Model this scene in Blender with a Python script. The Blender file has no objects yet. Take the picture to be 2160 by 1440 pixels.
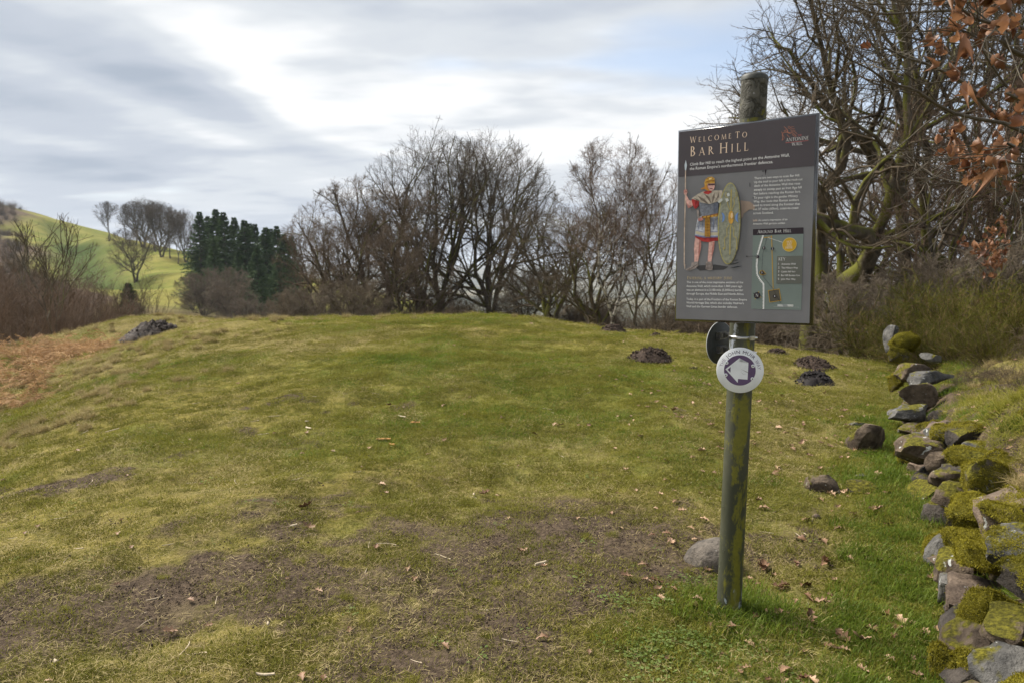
import bpy, bmesh, math, random
import numpy as np
from mathutils import Vector, Matrix, noise as mnoise

random.seed(7)
rng = np.random.default_rng(7)
SC = bpy.context.scene
COL = SC.collection

# ------------------------------------------------------------------ camera
F_PX, HORIZON, EYE = 1600.0, 560.0, 1.6          # focal length in photo pixels (2160 wide)
PITCH = math.atan((720 - HORIZON) / F_PX)
cam_data = bpy.data.cameras.new('camera')
cam_data.lens = 36.0 * F_PX / 2160.0
cam_data.sensor_width = 36.0
cam_data.clip_start = 0.05
cam_data.clip_end = 30000
cam_data.dof.use_dof = True
cam_data.dof.focus_distance = 3.5
cam_data.dof.aperture_fstop = 4.5
cam = bpy.data.objects.new('camera', cam_data)
cam.location = (0, 0, EYE)
cam.rotation_euler = (math.pi / 2 - PITCH, 0, 0)
COL.objects.link(cam)
SC.camera = cam

# ------------------------------------------------------------------ light
SUN_EL, SUN_AZ = math.radians(46), math.radians(-58)      # azimuth measured from the view direction, left negative
sun_dir = Vector((math.sin(SUN_AZ) * math.cos(SUN_EL), math.cos(SUN_AZ) * math.cos(SUN_EL), math.sin(SUN_EL)))
sd = bpy.data.lights.new('sun', 'SUN')
sd.energy = 3.6
sd.angle = math.radians(20)
sd.color = (1.0, 0.94, 0.84)
sun = bpy.data.objects.new('sun', sd)
sun.rotation_euler = (-sun_dir).to_track_quat('-Z', 'Y').to_euler()
sun.location = (0, 0, 30)
COL.objects.link(sun)

SC.view_settings.view_transform = 'Standard'
SC.view_settings.look = 'None'
SC.view_settings.gamma = 1.0
SC.view_settings.use_curve_mapping = False
SC.view_settings.exposure = 1.27
SC.render.engine = 'CYCLES'
SC.cycles.max_bounces = 6
SC.cycles.diffuse_bounces = 3
SC.cycles.transparent_max_bounces = 8
SC.cycles.use_denoising = True


# ------------------------------------------------------------------ node helper
class NT:
    def __init__(self, tree):
        self.t = tree
        self.n = tree.nodes
        self.l = tree.links

    def new(self, typ, **kw):
        nd = self.n.new(typ)
        for k, v in kw.items():
            setattr(nd, k, v)
        return nd

    def put(self, sock, val):
        if isinstance(val, bpy.types.NodeSocket):
            self.l.new(val, sock)
        elif val is not None:
            sock.default_value = val

    def math(self, op, a, b=None, c=None, clamp=False):
        nd = self.new('ShaderNodeMath', operation=op, use_clamp=clamp)
        for i, v in enumerate((a, b, c)):
            if v is not None:
                self.put(nd.inputs[i], v)
        return nd.outputs[0]

    def vmath(self, op, a, b=None):
        nd = self.new('ShaderNodeVectorMath', operation=op)
        self.put(nd.inputs[0], a)
        if b is not None:
            self.put(nd.inputs[1], b)
        return nd.outputs[1] if op in ('DOT_PRODUCT', 'LENGTH', 'DISTANCE') else nd.outputs[0]

    def mix(self, f, a, b, typ='MIX'):
        nd = self.new('ShaderNodeMix', data_type='RGBA', blend_type=typ)
        self.put(nd.inputs[0], f)
        for s, v in ((nd.inputs[6], a), (nd.inputs[7], b)):
            if isinstance(v, tuple) and len(v) == 3:
                v = (*v, 1)
            self.put(s, v)
        return nd.outputs[2]

    def noise(self, vec, scale, detail=3.0, rough=0.55, dist=0.0, dim='3D'):
        nd = self.new('ShaderNodeTexNoise', noise_dimensions=dim)
        if vec is not None:
            self.l.new(vec, nd.inputs['Vector'])
        nd.inputs['Scale'].default_value = scale
        nd.inputs['Detail'].default_value = detail
        nd.inputs['Roughness'].default_value = rough
        nd.inputs['Distortion'].default_value = dist
        return nd.outputs[0]

    def ramp(self, f, lo, hi, smooth=True):
        nd = self.new('ShaderNodeMapRange', interpolation_type='SMOOTHSTEP' if smooth else 'LINEAR', clamp=True)
        self.put(nd.inputs[0], f)
        self.put(nd.inputs[1], lo)
        self.put(nd.inputs[2], hi)
        return nd.outputs[0]

    def attr(self, name):
        nd = self.new('ShaderNodeAttribute', attribute_name=name)
        return nd

    def mapping(self, vec, scale=(1, 1, 1), rot=(0, 0, 0), loc=(0, 0, 0)):
        nd = self.new('ShaderNodeMapping')
        self.l.new(vec, nd.inputs[0])
        nd.inputs[1].default_value = loc
        nd.inputs[2].default_value = rot
        nd.inputs[3].default_value = scale
        return nd.outputs[0]


# ------------------------------------------------------------------ sky: thin daylight blue with layered cloud
def pix_dir(px, py):
    u, v = (px - 1080) / F_PX, (720 - py) / F_PX
    d = Vector((u, math.cos(PITCH) + v * math.sin(PITCH), -math.sin(PITCH) + v * math.cos(PITCH)))
    return d


world = bpy.data.worlds.new('World')
SC.world = world
world.use_nodes = True
wt = NT(world.node_tree)
wt.n.clear()
w_out = wt.new('ShaderNodeOutputWorld')
w_bg = wt.new('ShaderNodeBackground')
w_bg.inputs[1].default_value = 0.087
sky = wt.new('ShaderNodeTexSky', sky_type='NISHITA', sun_disc=False)
sky.sun_elevation = SUN_EL
sky.sun_rotation = SUN_AZ
sky.altitude = 100
sky.air_density = 1.0
sky.dust_density = 1.5
tc = wt.new('ShaderNodeTexCoord')
dirv = tc.outputs['Generated']
sep = wt.new('ShaderNodeSeparateXYZ')
wt.l.new(dirv, sep.inputs[0])
zc = wt.math('MAXIMUM', sep.outputs[2], 0.0)
den = wt.math('ADD', zc, 0.13)
comb = wt.new('ShaderNodeCombineXYZ')
wt.l.new(wt.math('DIVIDE', sep.outputs[0], den), comb.inputs[0])
wt.l.new(wt.math('DIVIDE', sep.outputs[1], den), comb.inputs[1])
cl = comb.outputs[0]
cl_m = wt.mapping(cl, scale=(0.62, 1.0, 1.0), rot=(0, 0, math.radians(24)), loc=(2.3, 0.7, 0.0))
n1 = wt.noise(cl_m, 0.85, 5.0, 0.60)
n2 = wt.noise(cl_m, 2.4, 2.0, 0.5)
n3 = wt.noise(wt.mapping(cl, scale=(0.35, 1.2, 1.0), rot=(0, 0, math.radians(14)), loc=(5.1, 3.3, 1.0)), 1.6, 2.0, 0.5)


def blob(px, py, sx, sy, rot, amt, acc):
    """soft patch of cloud around one direction of the sky, added to acc"""
    d = pix_dir(px, py).normalized()
    right = Vector((d.y, -d.x, 0)).normalized()
    up = right.cross(d).normalized()
    r2 = (right * math.cos(rot) + up * math.sin(rot)) * (F_PX / sx)
    u2 = (up * math.cos(rot) - right * math.sin(rot)) * (F_PX / sy)
    a = wt.vmath('DOT_PRODUCT', dirv, tuple(r2))
    b = wt.vmath('DOT_PRODUCT', dirv, tuple(u2))
    q = wt.math('MULTIPLY_ADD', a, a, wt.math('MULTIPLY', b, b))
    return wt.math('MULTIPLY_ADD', wt.math('POWER', 0.3679, q), amt, acc)


# brightness of the cloud deck
bright = wt.math('ADD', wt.math('MULTIPLY', n1, 0.75), wt.math('MULTIPLY', n2, 0.25))
bright = wt.math('ADD', bright, wt.math('MULTIPLY', wt.math('SUBTRACT', n3, 0.5), 0.30))
for (px, py, sx, sy, r, amt) in (
        (180, 130, 420, 55, -0.30, -0.10), (560, 268, 170, 38, -0.38, -0.12), (60, 230, 300, 40, -0.25, -0.08), (260, 210, 300, 26, -0.3, 0.10),
        (330, 390, 520, 26, -0.12, -0.10), (200, 455, 600, 30, -0.05, -0.06),
        (820, 225, 330, 80, -0.06, 0.20), (560, 190, 160, 60, -0.6, 0.15), (1330, 330, 420, 90, 0.05, 0.16),
        (480, 60, 420, 50, -0.1, 0.12), (1100, 20, 400, 60, 0.0, -0.10), (300, 330, 420, 18, -0.1, 0.07),
        (500, 425, 420, 14, -0.07, 0.06)):
    bright = blob(px, py, sx, sy, r, amt, bright)
bfac = wt.ramp(bright, 0.29, 0.66, False)
cr = wt.new('ShaderNodeValToRGB')
cr.color_ramp.interpolation = 'EASE'
els = cr.color_ramp.elements
els[0].position, els[0].color = 0.0, (2.05, 2.35, 2.8, 1)
els[1].position, els[1].color = 1.0, (4.9, 4.95, 5.0, 1)
e = els.new(0.38)
e.color = (2.75, 3.0, 3.4, 1)
e = els.new(0.68)
e.color = (3.5, 3.7, 3.95, 1)
wt.l.new(bfac, cr.inputs[0])
# gaps in the deck
gap = wt.math('ADD', wt.math('MULTIPLY', n3, 0.5), wt.math('MULTIPLY', n2, 0.5))
for (px, py, sx, sy, r, amt) in ((1830, 150, 300, 150, -0.2, 0.26), (1540, 60, 170, 190, 0.3, 0.05), (860, 140, 320, 24, 0.05, 0.12),
                                (1290, 150, 260, 60, 0.2, 0.06), (760, 280, 90, 24, -0.3, 0.06)):
    gap = blob(px, py, sx, sy, r, amt, gap)
gfac = wt.ramp(gap, 0.56, 0.80)
gfac = wt.math('MULTIPLY', gfac, 0.8)
blue = wt.mix(1.0, sky.outputs[0], (0.8, 0.85, 0.9), 'MULTIPLY')
blue = wt.mix(0.30, blue, (3.4, 3.7, 4.2))
skyc = wt.mix(gfac, cr.outputs[0], blue)
wt.l.new(skyc, w_bg.inputs[0])
wt.l.new(w_bg.outputs[0], w_out.inputs[0])


# ------------------------------------------------------------------ helpers: scene objects
def tag(o, label=None, cat=None, group=None, kind=None):
    if label:
        o['label'] = label
    if cat:
        o['category'] = cat
    if group:
        o['group'] = group
    if kind:
        o['kind'] = kind
    return o


def empty(name, loc=(0, 0, 0), rz=0.0, scale=1.0):
    o = bpy.data.objects.new(name, None)
    o.location = loc
    o.rotation_euler = (0, 0, rz)
    o.scale = (scale,) * 3 if not isinstance(scale, tuple) else scale
    o.empty_display_size = 0.1
    COL.objects.link(o)
    return o


def mesh_np(name, V, faces_list, smooth=False):
    """faces_list: list of int arrays (m,k) with k = 3 or 4"""
    me = bpy.data.meshes.new(name)
    V = np.asarray(V, dtype=np.float32).reshape(-1, 3)
    me.vertices.add(len(V))
    me.vertices.foreach_set('co', V.ravel())
    idx, start, tot, cur = [], [], [], 0
    for f in faces_list:
        f = np.asarray(f, dtype=np.int32)
        if len(f) == 0:
            continue
        k = f.shape[1]
        idx.append(f.ravel())
        start.append(cur + np.arange(len(f), dtype=np.int32) * k)
        tot.append(np.full(len(f), k, dtype=np.int32))
        cur += f.size
    idx, start, tot = np.concatenate(idx), np.concatenate(start), np.concatenate(tot)
    me.loops.add(len(idx))
    me.loops.foreach_set('vertex_index', idx)
    me.polygons.add(len(start))
    me.polygons.foreach_set('loop_start', start)
    me.polygons.foreach_set('loop_total', tot)
    if smooth:
        me.polygons.foreach_set('use_smooth', np.ones(len(start), dtype=bool))
    me.update(calc_edges=True)
    me.validate()
    return me


def set_attr(me, name, arr):
    a = me.attributes.new(name, 'FLOAT', 'POINT')
    a.data.foreach_set('value', np.asarray(arr, dtype=np.float32).ravel())


def obj(name, me, mat=None, parent=None):
    o = bpy.data.objects.new(name, me)
    if mat is not None and len(me.materials) == 0:
        me.materials.append(mat)
    if parent is not None:
        o.parent = parent
    COL.objects.link(o)
    return o


def bm_obj(name, bm, mat=None, parent=None, smooth=False):
    me = bpy.data.meshes.new(name)
    bm.normal_update()
    bm.to_mesh(me)
    bm.free()
    if smooth:
        for p in me.polygons:
            p.use_smooth = True
    return obj(name, me, mat, parent)


# ------------------------------------------------------------------ numpy noise
_perm = np.random.default_rng(11).random((256, 256))


def vnoise(x, y):
    xi, yi = np.floor(x).astype(int), np.floor(y).astype(int)
    fx, fy = x - xi, y - yi
    fx, fy = fx * fx * (3 - 2 * fx), fy * fy * (3 - 2 * fy)
    a = _perm[xi & 255, yi & 255]
    b = _perm[(xi + 1) & 255, yi & 255]
    c = _perm[xi & 255, (yi + 1) & 255]
    d = _perm[(xi + 1) & 255, (yi + 1) & 255]
    return (a * (1 - fx) + b * fx) * (1 - fy) + (c * (1 - fx) + d * fx) * fy


def fbm(x, y, sc, octv=4, rough=0.5):
    t, amp, tot = 0, 1.0, 0
    for i in range(octv):
        t = t + amp * vnoise(x * sc + 17.3 * i, y * sc - 9.1 * i)
        tot += amp
        amp *= rough
        sc *= 2.03
    return t / tot


def sstep(x, a, b):
    t = np.clip((x - a) / (b - a), 0, 1)
    return t * t * (3 - 2 * t)


# ------------------------------------------------------------------ terrain
def at(px, py, Y):
    d = pix_dir(px, py)
    t = Y / d.y
    return (d.x * t, Y, EYE + d.z * t)


class TPS:
    def __init__(self, pts, reg=1e-3):
        P = np.array(pts, float)
        self.c = P[:, :2]
        n = len(P)
        self.s = np.abs(self.c).max()
        c = self.c / self.s
        r2 = ((c[:, None] - c[None]) ** 2).sum(-1)
        K = 0.5 * r2 * np.log(r2 + 1e-12) + reg * np.eye(n)
        A = np.zeros((n + 3, n + 3))
        A[:n, :n] = K
        A[:n, n] = 1
        A[:n, n + 1:] = c
        A[n, :n] = 1
        A[n + 1:, :n] = c.T
        b = np.zeros(n + 3)
        b[:n] = P[:, 2]
        self.w = np.linalg.solve(A, b)
        self.cs = c

    def __call__(self, x, y):
        x = np.asarray(x, float)
        q = np.stack([x.ravel(), np.asarray(y, float).ravel()], 1) / self.s
        out = np.zeros(len(q))
        n = len(self.cs)
        for i in range(0, len(q), 40000):
            s = q[i:i + 40000]
            r2 = ((s[:, None] - self.cs[None]) ** 2).sum(-1)
            out[i:i + 40000] = (0.5 * r2 * np.log(r2 + 1e-12)) @ self.w[:n] + self.w[n] + s @ self.w[n + 1:]
        return out.reshape(x.shape)


crest = [(270, 702, 17), (460, 682, 18), (620, 675, 17), (800, 668, 16), (950, 669, 15.5), (1100, 676, 15),
         (1300, 697, 13.5), (1500, 713, 12.6), (1650, 742, 12.2), (1780, 762, 12.0)]
near_pts = [at(*c) for c in crest]
near_pts += [at(120, 706, 15.5), at(0, 712, 15), at(390, 665, 22), at(310, 662, 22.5), at(230, 672, 22)]
for c in crest:
    X, Y, Z = at(*c)
    near_pts.append((X * 1.12, Y * 1.12, Z - 0.22))
    near_pts.append((X * 1.45, Y * 1.45, Z - 1.15))
    near_pts.append((X * 2.1, Y * 2.1, Z - 2.1))
near_pts += [(0, 0, 0), (0, 2.5, 0), (-2, 2.5, 0), (1, 3.4, 0), (1.7, 2.6, 0), (2.4, 4.0, 0.0), (3.3, 6.2, 0.02), (4.0, 7.6, .05),
             (-3, 4.5, 0.03), (-4.5, 6.5, 0.06), (0, 6, 0.12), (-2, 8.5, 0.26), (1.5, 8.5, 0.22), (-5.5, 10, 0.16),
             (0, -4, -0.1), (-8, 0, -0.2), (8, 0, -0.1), (-9, 8, -0.1), (8, 8, 0.0), (8, 14, -0.2), (12, 10, 0.0),
             (-12, 13, -0.3), (14, 20, -1.2), (16, 14, -0.6), (-17, 19, -1.6)]
tps_near = TPS(near_pts, 2e-4)

far_pts = [at(240, 503, 225), at(50, 443, 300), at(130, 474, 265), at(330, 522, 215), at(0, 430, 310), at(290, 580, 150),
           at(395, 655, 85), at(170, 610, 130), at(90, 560, 180), at(60, 500, 235), at(500, 668, 105), at(620, 672, 105),
           at(420, 590, 140), at(400, 540, 200), at(330, 640, 95), at(240, 640, 95), at(0, 600, 120),
           (-320, 250, 34), (-150, 400, -14), (-60, 330, -24), (-215, 380, 8), (-110, 280, 0), at(360, 545, 260), (0, 42, -1.9), (-14, 38, -2.4), (14, 44, -3.2), (22, 30, -2.2),
           (30, 20, -0.6), (-22, 28, -2.6), (-34, 50, -4.2), (0, 90, -8), (60, 100, -14), (100, 300, -42), (0, 300, -36), (300, 300, -55),
           (450, 600, -60), (-450, 600, -20), (0, 800, -62), (120, 40, -6), (30, -30, 0), (-60, -30, -1), (-60, 40, -3), (0, -100, 0), (200, -60, -10), (-300, 0, 8)]
tps_far = TPS(far_pts, 1e-4)

# line of the dry stone wall (foot of its face), near to far
WALL = np.array([(0.95, 0.6), (1.38, 1.8), (1.66, 2.55), (2.02, 3.3), (2.42, 4.1), (2.82, 5.0), (3.2, 5.9), (3.75, 7.0), (4.6, 8.5), (5.5, 10.0), (6.4, 11.6)])


def wall_dist(x, y):
    """signed distance to the wall line, positive on the bank side"""
    x, y = np.asarray(x, float), np.asarray(y, float)
    best = np.full(x.shape, 1e9)
    sgn = np.zeros(x.shape)
    for (a, b) in zip(WALL[:-1], WALL[1:]):
        d = b - a
        L2 = d @ d
        t = np.clip(((x - a[0]) * d[0] + (y - a[1]) * d[1]) / L2, 0, 1)
        dx, dy = x - a[0] - t * d[0], y - a[1] - t * d[1]
        dist = np.hypot(dx, dy)
        s = np.sign(dx * d[1] - dy * d[0])
        m = dist < best
        best = np.where(m, dist, best)
        sgn = np.where(m, s, sgn)
    return best * sgn


def ditch(x, y, a, b, wdt, dep):
    a, b = np.array(a[:2]), np.array(b[:2])
    d = b - a
    t = ((x - a[0]) * d[0] + (y - a[1]) * d[1]) / (d @ d)
    tc_ = np.clip(t, 0, 1)
    dist = np.hypot(x - a[0] - tc_ * d[0], y - a[1] - tc_ * d[1])
    return np.exp(-(dist / wdt) ** 2) * dep


D_A, D_B, D_C = at(120, 470, 262), at(165, 520, 215), at(235, 610, 135)


def height(x, y):
    x, y = np.asarray(x, float), np.asarray(y, float)
    r = np.hypot(x, y)
    k = sstep(r, 24, 40)
    zn = tps_near(np.clip(x, -45, 45), np.clip(y, -30, 45))
    zf = tps_far(np.clip(x, -600, 600), np.clip(y, -300, 900))
    zf = zf - ditch(x, y, D_A, D_B, 4.0, 2.2) - ditch(x, y, D_B, D_C, 6.5, 3.6)
    zf = zf + (fbm(x, y, 0.06, 3) - 0.5) * 2.4 * sstep(r, 60, 140)
    z = zn * (1 - k) + zf * k
    kk = sstep(r, 500, 950)
    dist_h = -62 + 78 * sstep(r, 2500, 5600) * (0.55 + 0.75 * fbm(x, y, 0.0006, 4)) - 30 * sstep(r, 6500, 9000)
    z = z * (1 - kk) + dist_h * kk
    # bank behind the dry stone wall
    wd = wall_dist(x, y)
    bank = sstep(wd, 0.02, 0.36) * (0.42 - 0.14 * sstep(y, 5, 7)) + sstep(wd, 0.3, 1.8) * 0.50 + sstep(wd, 1.0, 3.2) * 0.22 + sstep(wd, 0.2, 0.8) * (fbm(x + 3, y, 1.6, 3) - 0.5) * 0.30
    bank = bank * (1 - 0.30 * sstep(y, 5.5, 11.5)) * (1 - sstep(y, 12.5, 17)) * (1 - sstep(wd, 5, 11)) * sstep(y, -4, 0)
    z = z + bank + 0.34 * np.exp(-(((x - 3.62) / 0.62) ** 2 + ((y - 4.6) / 0.8) ** 2))
    # the mound rounds off towards the left
    sl = -(x + 5.2) - 0.30 * (y - 8.0)
    z = z - 0.42 * sstep(sl, -1.6, 1.4) * sstep(y, 3, 6) * (1 - sstep(y, 17, 24)) * (1 - 0.75 * sstep(sl, 2.2, 4.5))
    # trodden lumps
    nearf = 1 - sstep(r, 14, 26)
    z = z + nearf * ((fbm(x, y, 0.55, 3) - 0.5) * 0.20 * sstep(r, 1.5, 5) + (fbm(x, y, 2.6, 3) - 0.5) * 0.070 + (fbm(x + 31, y, 14.0, 3, .65) - 0.5) * 0.024)
    return z


def hz(x, y):
    return float(height(np.array([x]), np.array([y]))[0])


def ground_hit(px, py, y0=1.2, y1=30.0):
    """where a sight line through the photograph meets the ground"""
    d = pix_dir(px, py)
    ys = np.concatenate([np.arange(y0, 8, 0.02), np.arange(8, y1, 0.06)])
    t = ys / d.y
    X, Z = d.x * t, EYE + d.z * t
    g = height(X, ys)
    below = np.nonzero(Z <= g)[0]
    i = below[0] if len(below) else len(ys) - 1
    return Vector((X[i], ys[i], g[i]))


def slope_normal(x, y, e=0.15):
    x, y = np.asarray(x, float), np.asarray(y, float)
    nx = (height(x - e, y) - height(x + e, y)) / (2 * e)
    ny = (height(x, y - e) - height(x, y + e)) / (2 * e)
    L = np.sqrt(nx * nx + ny * ny + 1)
    return nx / L, ny / L, 1 / L


# how the turf is worn: 0..1 fields shared by the soil colour and by the blades that grow on it
mud_c = ground_hit(1180, 1165)
lush_c = [(ground_hit(1080, 880), 1.6, .8), (ground_hit(1280, 790), 2.2, 1.3), (ground_hit(1000, 760), 2.0, 1.2), (ground_hit(1600, 1290), .5, .35), (ground_hit(1500, 1380), .6, .45)]


def fields(x, y):
    x, y = np.asarray(x, float), np.asarray(y, float)
    r = np.hypot(x, y)
    xr, yr = x * 0.82 + y * 0.57, -x * 0.57 + y * 0.82
    streak = fbm(xr * 0.7, yr * 1.7, 0.75, 4, 0.55)
    fine = fbm(x + 40, y, 3.0, 4, 0.6)
    mud = sstep(streak * 0.55 + fine * 0.5 - 0.035 * np.clip(r - 3.0, 0, 8), 0.46, 0.66)
    q = ((x - mud_c.x) / 0.80) ** 2 + ((y - mud_c.y) / 0.85) ** 2
    mud = np.maximum(mud, np.exp(-q * 0.75) * (0.75 + 1.0 * fine))
    left = (1 - sstep(y - 0.5 * x, 3.6, 8.0)) * (1 - sstep(x, 0.6, 1.3))
    worn = sstep(streak * 0.75 + fine * 0.4, 0.46, 0.68)
    mott = fbm(x - 7, y + 9, 7.0, 3, 0.6)
    mud = np.clip(np.maximum(mud, left * (0.20 + 0.52 * worn + 1.0 * (mott - 0.5))), 0, 1)
    wd = wall_dist(x, y)
    byw = np.exp(-((wd + 0.28) / 0.30) ** 2) * sstep(y, 1, 2) * (1 - sstep(y, 7, 9))
    lush = sstep(fbm(x - 11, y + 5, 0.8, 4, 0.6), 0.47, 0.64) * 0.6 * (1 - 0.7 * left)
    for c, sx, sy in lush_c:
        lush = np.maximum(lush, np.exp(-(((x - c.x) / sx) ** 2 + ((y - c.y) / sy) ** 2)) * (0.70 + 0.75 * fine))
    lush = np.maximum(lush, byw * 1.1)
    mud = np.clip(mud * (1 - 0.8 * np.clip(lush, 0, 1)) * (1 - byw), 0, 1)
    straw = sstep(fbm(x + 3, y - 20, 0.9, 4, 0.6), 0.42, 0.66) * 0.7
    straw = np.maximum(straw, left * (0.10 + 0.75 * fbm(x + 1, y + 2, 4.5, 3)))
    straw = np.maximum(straw, sstep(x / np.maximum(y, 1), 0.13, 0.36) * (1 - sstep(wd, -0.7, -0.3)) * (0.35 + 0.8 * fbm(x + 8, y, 2.3, 3)))
    straw = np.maximum(straw, sstep(-x - 3.4, 0, 2.5) * sstep(y, 4, 8) * (0.35 + 0.65 * fbm(x, y, 1.6, 3)))
    straw = np.maximum(straw, sstep(wd, 0.1, 1.0) * (1 - sstep(wd, 6, 8)) * sstep(y, 3, 6) * 0.6 * sstep(fine, .3, .6))
    mud = np.maximum(mud, sstep(wd, 0.15, 0.5) * (1 - sstep(wd, 4, 6)) * sstep(fbm(x + 9, y, 1.7, 4, .6), .46, .62) * (y > 0) * (y < 13))
    face = sstep(wd, -0.04, 0.04) * (1 - sstep(wd, 0.34, 0.5)) * (y > 0) * (y < 9)
    mud = np.maximum(mud, face)
    return mud, np.clip(lush, 0, 1), np.clip(straw, 0, 1)
# ------------------------------------------------------------------ materials
MATS = {}


def material(name):
    m = bpy.data.materials.new(name)
    m.use_nodes = True
    t = NT(m.node_tree)
    t.n.clear()
    out = t.new('ShaderNodeOutputMaterial')
    MATS[name] = m
    return m, t, out


def principled(t, out, color, rough=0.9, spec=0.25, metal=0.0, normal=None):
    b = t.new('ShaderNodeBsdfPrincipled')
    if isinstance(color, tuple):
        color = (*color[:3], 1)
    t.put(b.inputs['Base Color'], color)
    t.put(b.inputs['Roughness'], rough)
    b.inputs['Specular IOR Level'].default_value = spec
    t.put(b.inputs['Metallic'], metal)
    if normal is not None:
        t.l.new(normal, b.inputs['Normal'])
    t.l.new(b.outputs[0], out.inputs[0])
    return b


def bump(t, h, strength, dist):
    b = t.new('ShaderNodeBump')
    b.inputs['Strength'].default_value = strength
    b.inputs['Distance'].default_value = dist
    t.l.new(h, b.inputs['Height'])
    return b.outputs[0]


def simple(name, col, rough=0.8, spec=0.25, metal=0.0, var=0.0, vscale=8.0):
    m, t, out = material(name)
    c = (*col, 1)
    if var:
        tcn = t.new('ShaderNodeTexCoord')
        n = t.noise(tcn.outputs['Object'], vscale, 4, 0.6)
        c = t.mix(t.ramp(n, 0.3, 0.7), tuple(v * (1 - var) for v in col), tuple(min(1, v * (1 + var)) for v in col))
    principled(t, out, c, rough, spec, metal)
    return m


# ground: soil, worn turf, hill pasture
m_ground, t, out = material('turf_and_soil')
geo = t.new('ShaderNodeNewGeometry')
pos = geo.outputs['Position']
f1 = t.noise(pos, 38.0, 5, 0.7)
f2 = t.noise(pos, 9.0, 4, 0.6)
f3 = t.noise(pos, 2.2, 4, 0.6)
f4 = t.noise(pos, 0.10, 5, 0.6)
f5 = t.noise(t.mapping(pos, scale=(1, 1, 2.5)), 0.55, 4, 0.65)
soil = t.mix(t.ramp(f1, 0.3, 0.7), (0.040, 0.029, 0.021), (0.125, 0.092, 0.064))
soil = t.mix(t.ramp(f3, 0.5, 0.8), soil, (0.165, 0.130, 0.070))
turf = t.mix(t.ramp(f2, 0.35, 0.65), (0.110, 0.100, 0.021), (0.225, 0.185, 0.050))
turf = t.mix(t.ramp(f1, 0.55, 0.8), turf, (0.33, 0.27, 0.12))
a_mud, a_lush, a_straw = t.attr('mud').outputs[2], t.attr('lush').outputs[2], t.attr('straw').outputs[2]
turf = t.mix(t.math('MULTIPLY', a_lush, 0.7), turf, (0.090, 0.135, 0.018))
turf = t.mix(t.math('MULTIPLY', a_straw, 0.55), turf, (0.215, 0.175, 0.078))
turf = t.mix(t.math('MULTIPLY', t.ramp(t.noise(pos, 5.0, 5, 0.75), 0.52, 0.72), 0.6), turf, (0.070, 0.055, 0.030))
nearc = t.mix(t.ramp(t.math('ADD', a_mud, t.math('MULTIPLY', t.math('SUBTRACT', f2, 0.5), 0.7)), 0.22, 0.62), turf, soil)
# pasture on the hill
past = t.mix(t.ramp(f4, 0.35, 0.65), (0.135, 0.145, 0.024), (0.225, 0.200, 0.050))
past = t.mix(t.ramp(f5, 0.5, 0.8), past, (0.085, 0.110, 0.020))
past = t.mix(t.math('MULTIPLY', t.ramp(t.noise(pos, 0.17, 5, 0.7), 0.56, 0.68), 0.55), past, (0.105, 0.078, 0.034))
past = t.mix(t.attr('ditch').outputs[2], past, (0.050, 0.075, 0.014))
heath = t.mix(t.ramp(f5, 0.3, 0.7), (0.045, 0.032, 0.026), (0.125, 0.085, 0.055))
past = t.mix(t.attr('heath').outputs[2], past, heath)
moor = t.mix(t.ramp(t.noise(pos, 0.004, 5, 0.6), 0.35, 0.65), (0.045, 0.050, 0.030), (0.15, 0.13, 0.075))
past = t.mix(t.attr('far').outputs[2], past, moor)
gc = t.mix(t.attr('hill').outputs[2], nearc, past)
hmix = t.math('ADD', t.math('MULTIPLY', f1, 0.5), f2)
principled(t, out, gc, 0.95, 0.05, normal=bump(t, hmix, 1.0, 0.045))

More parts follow.
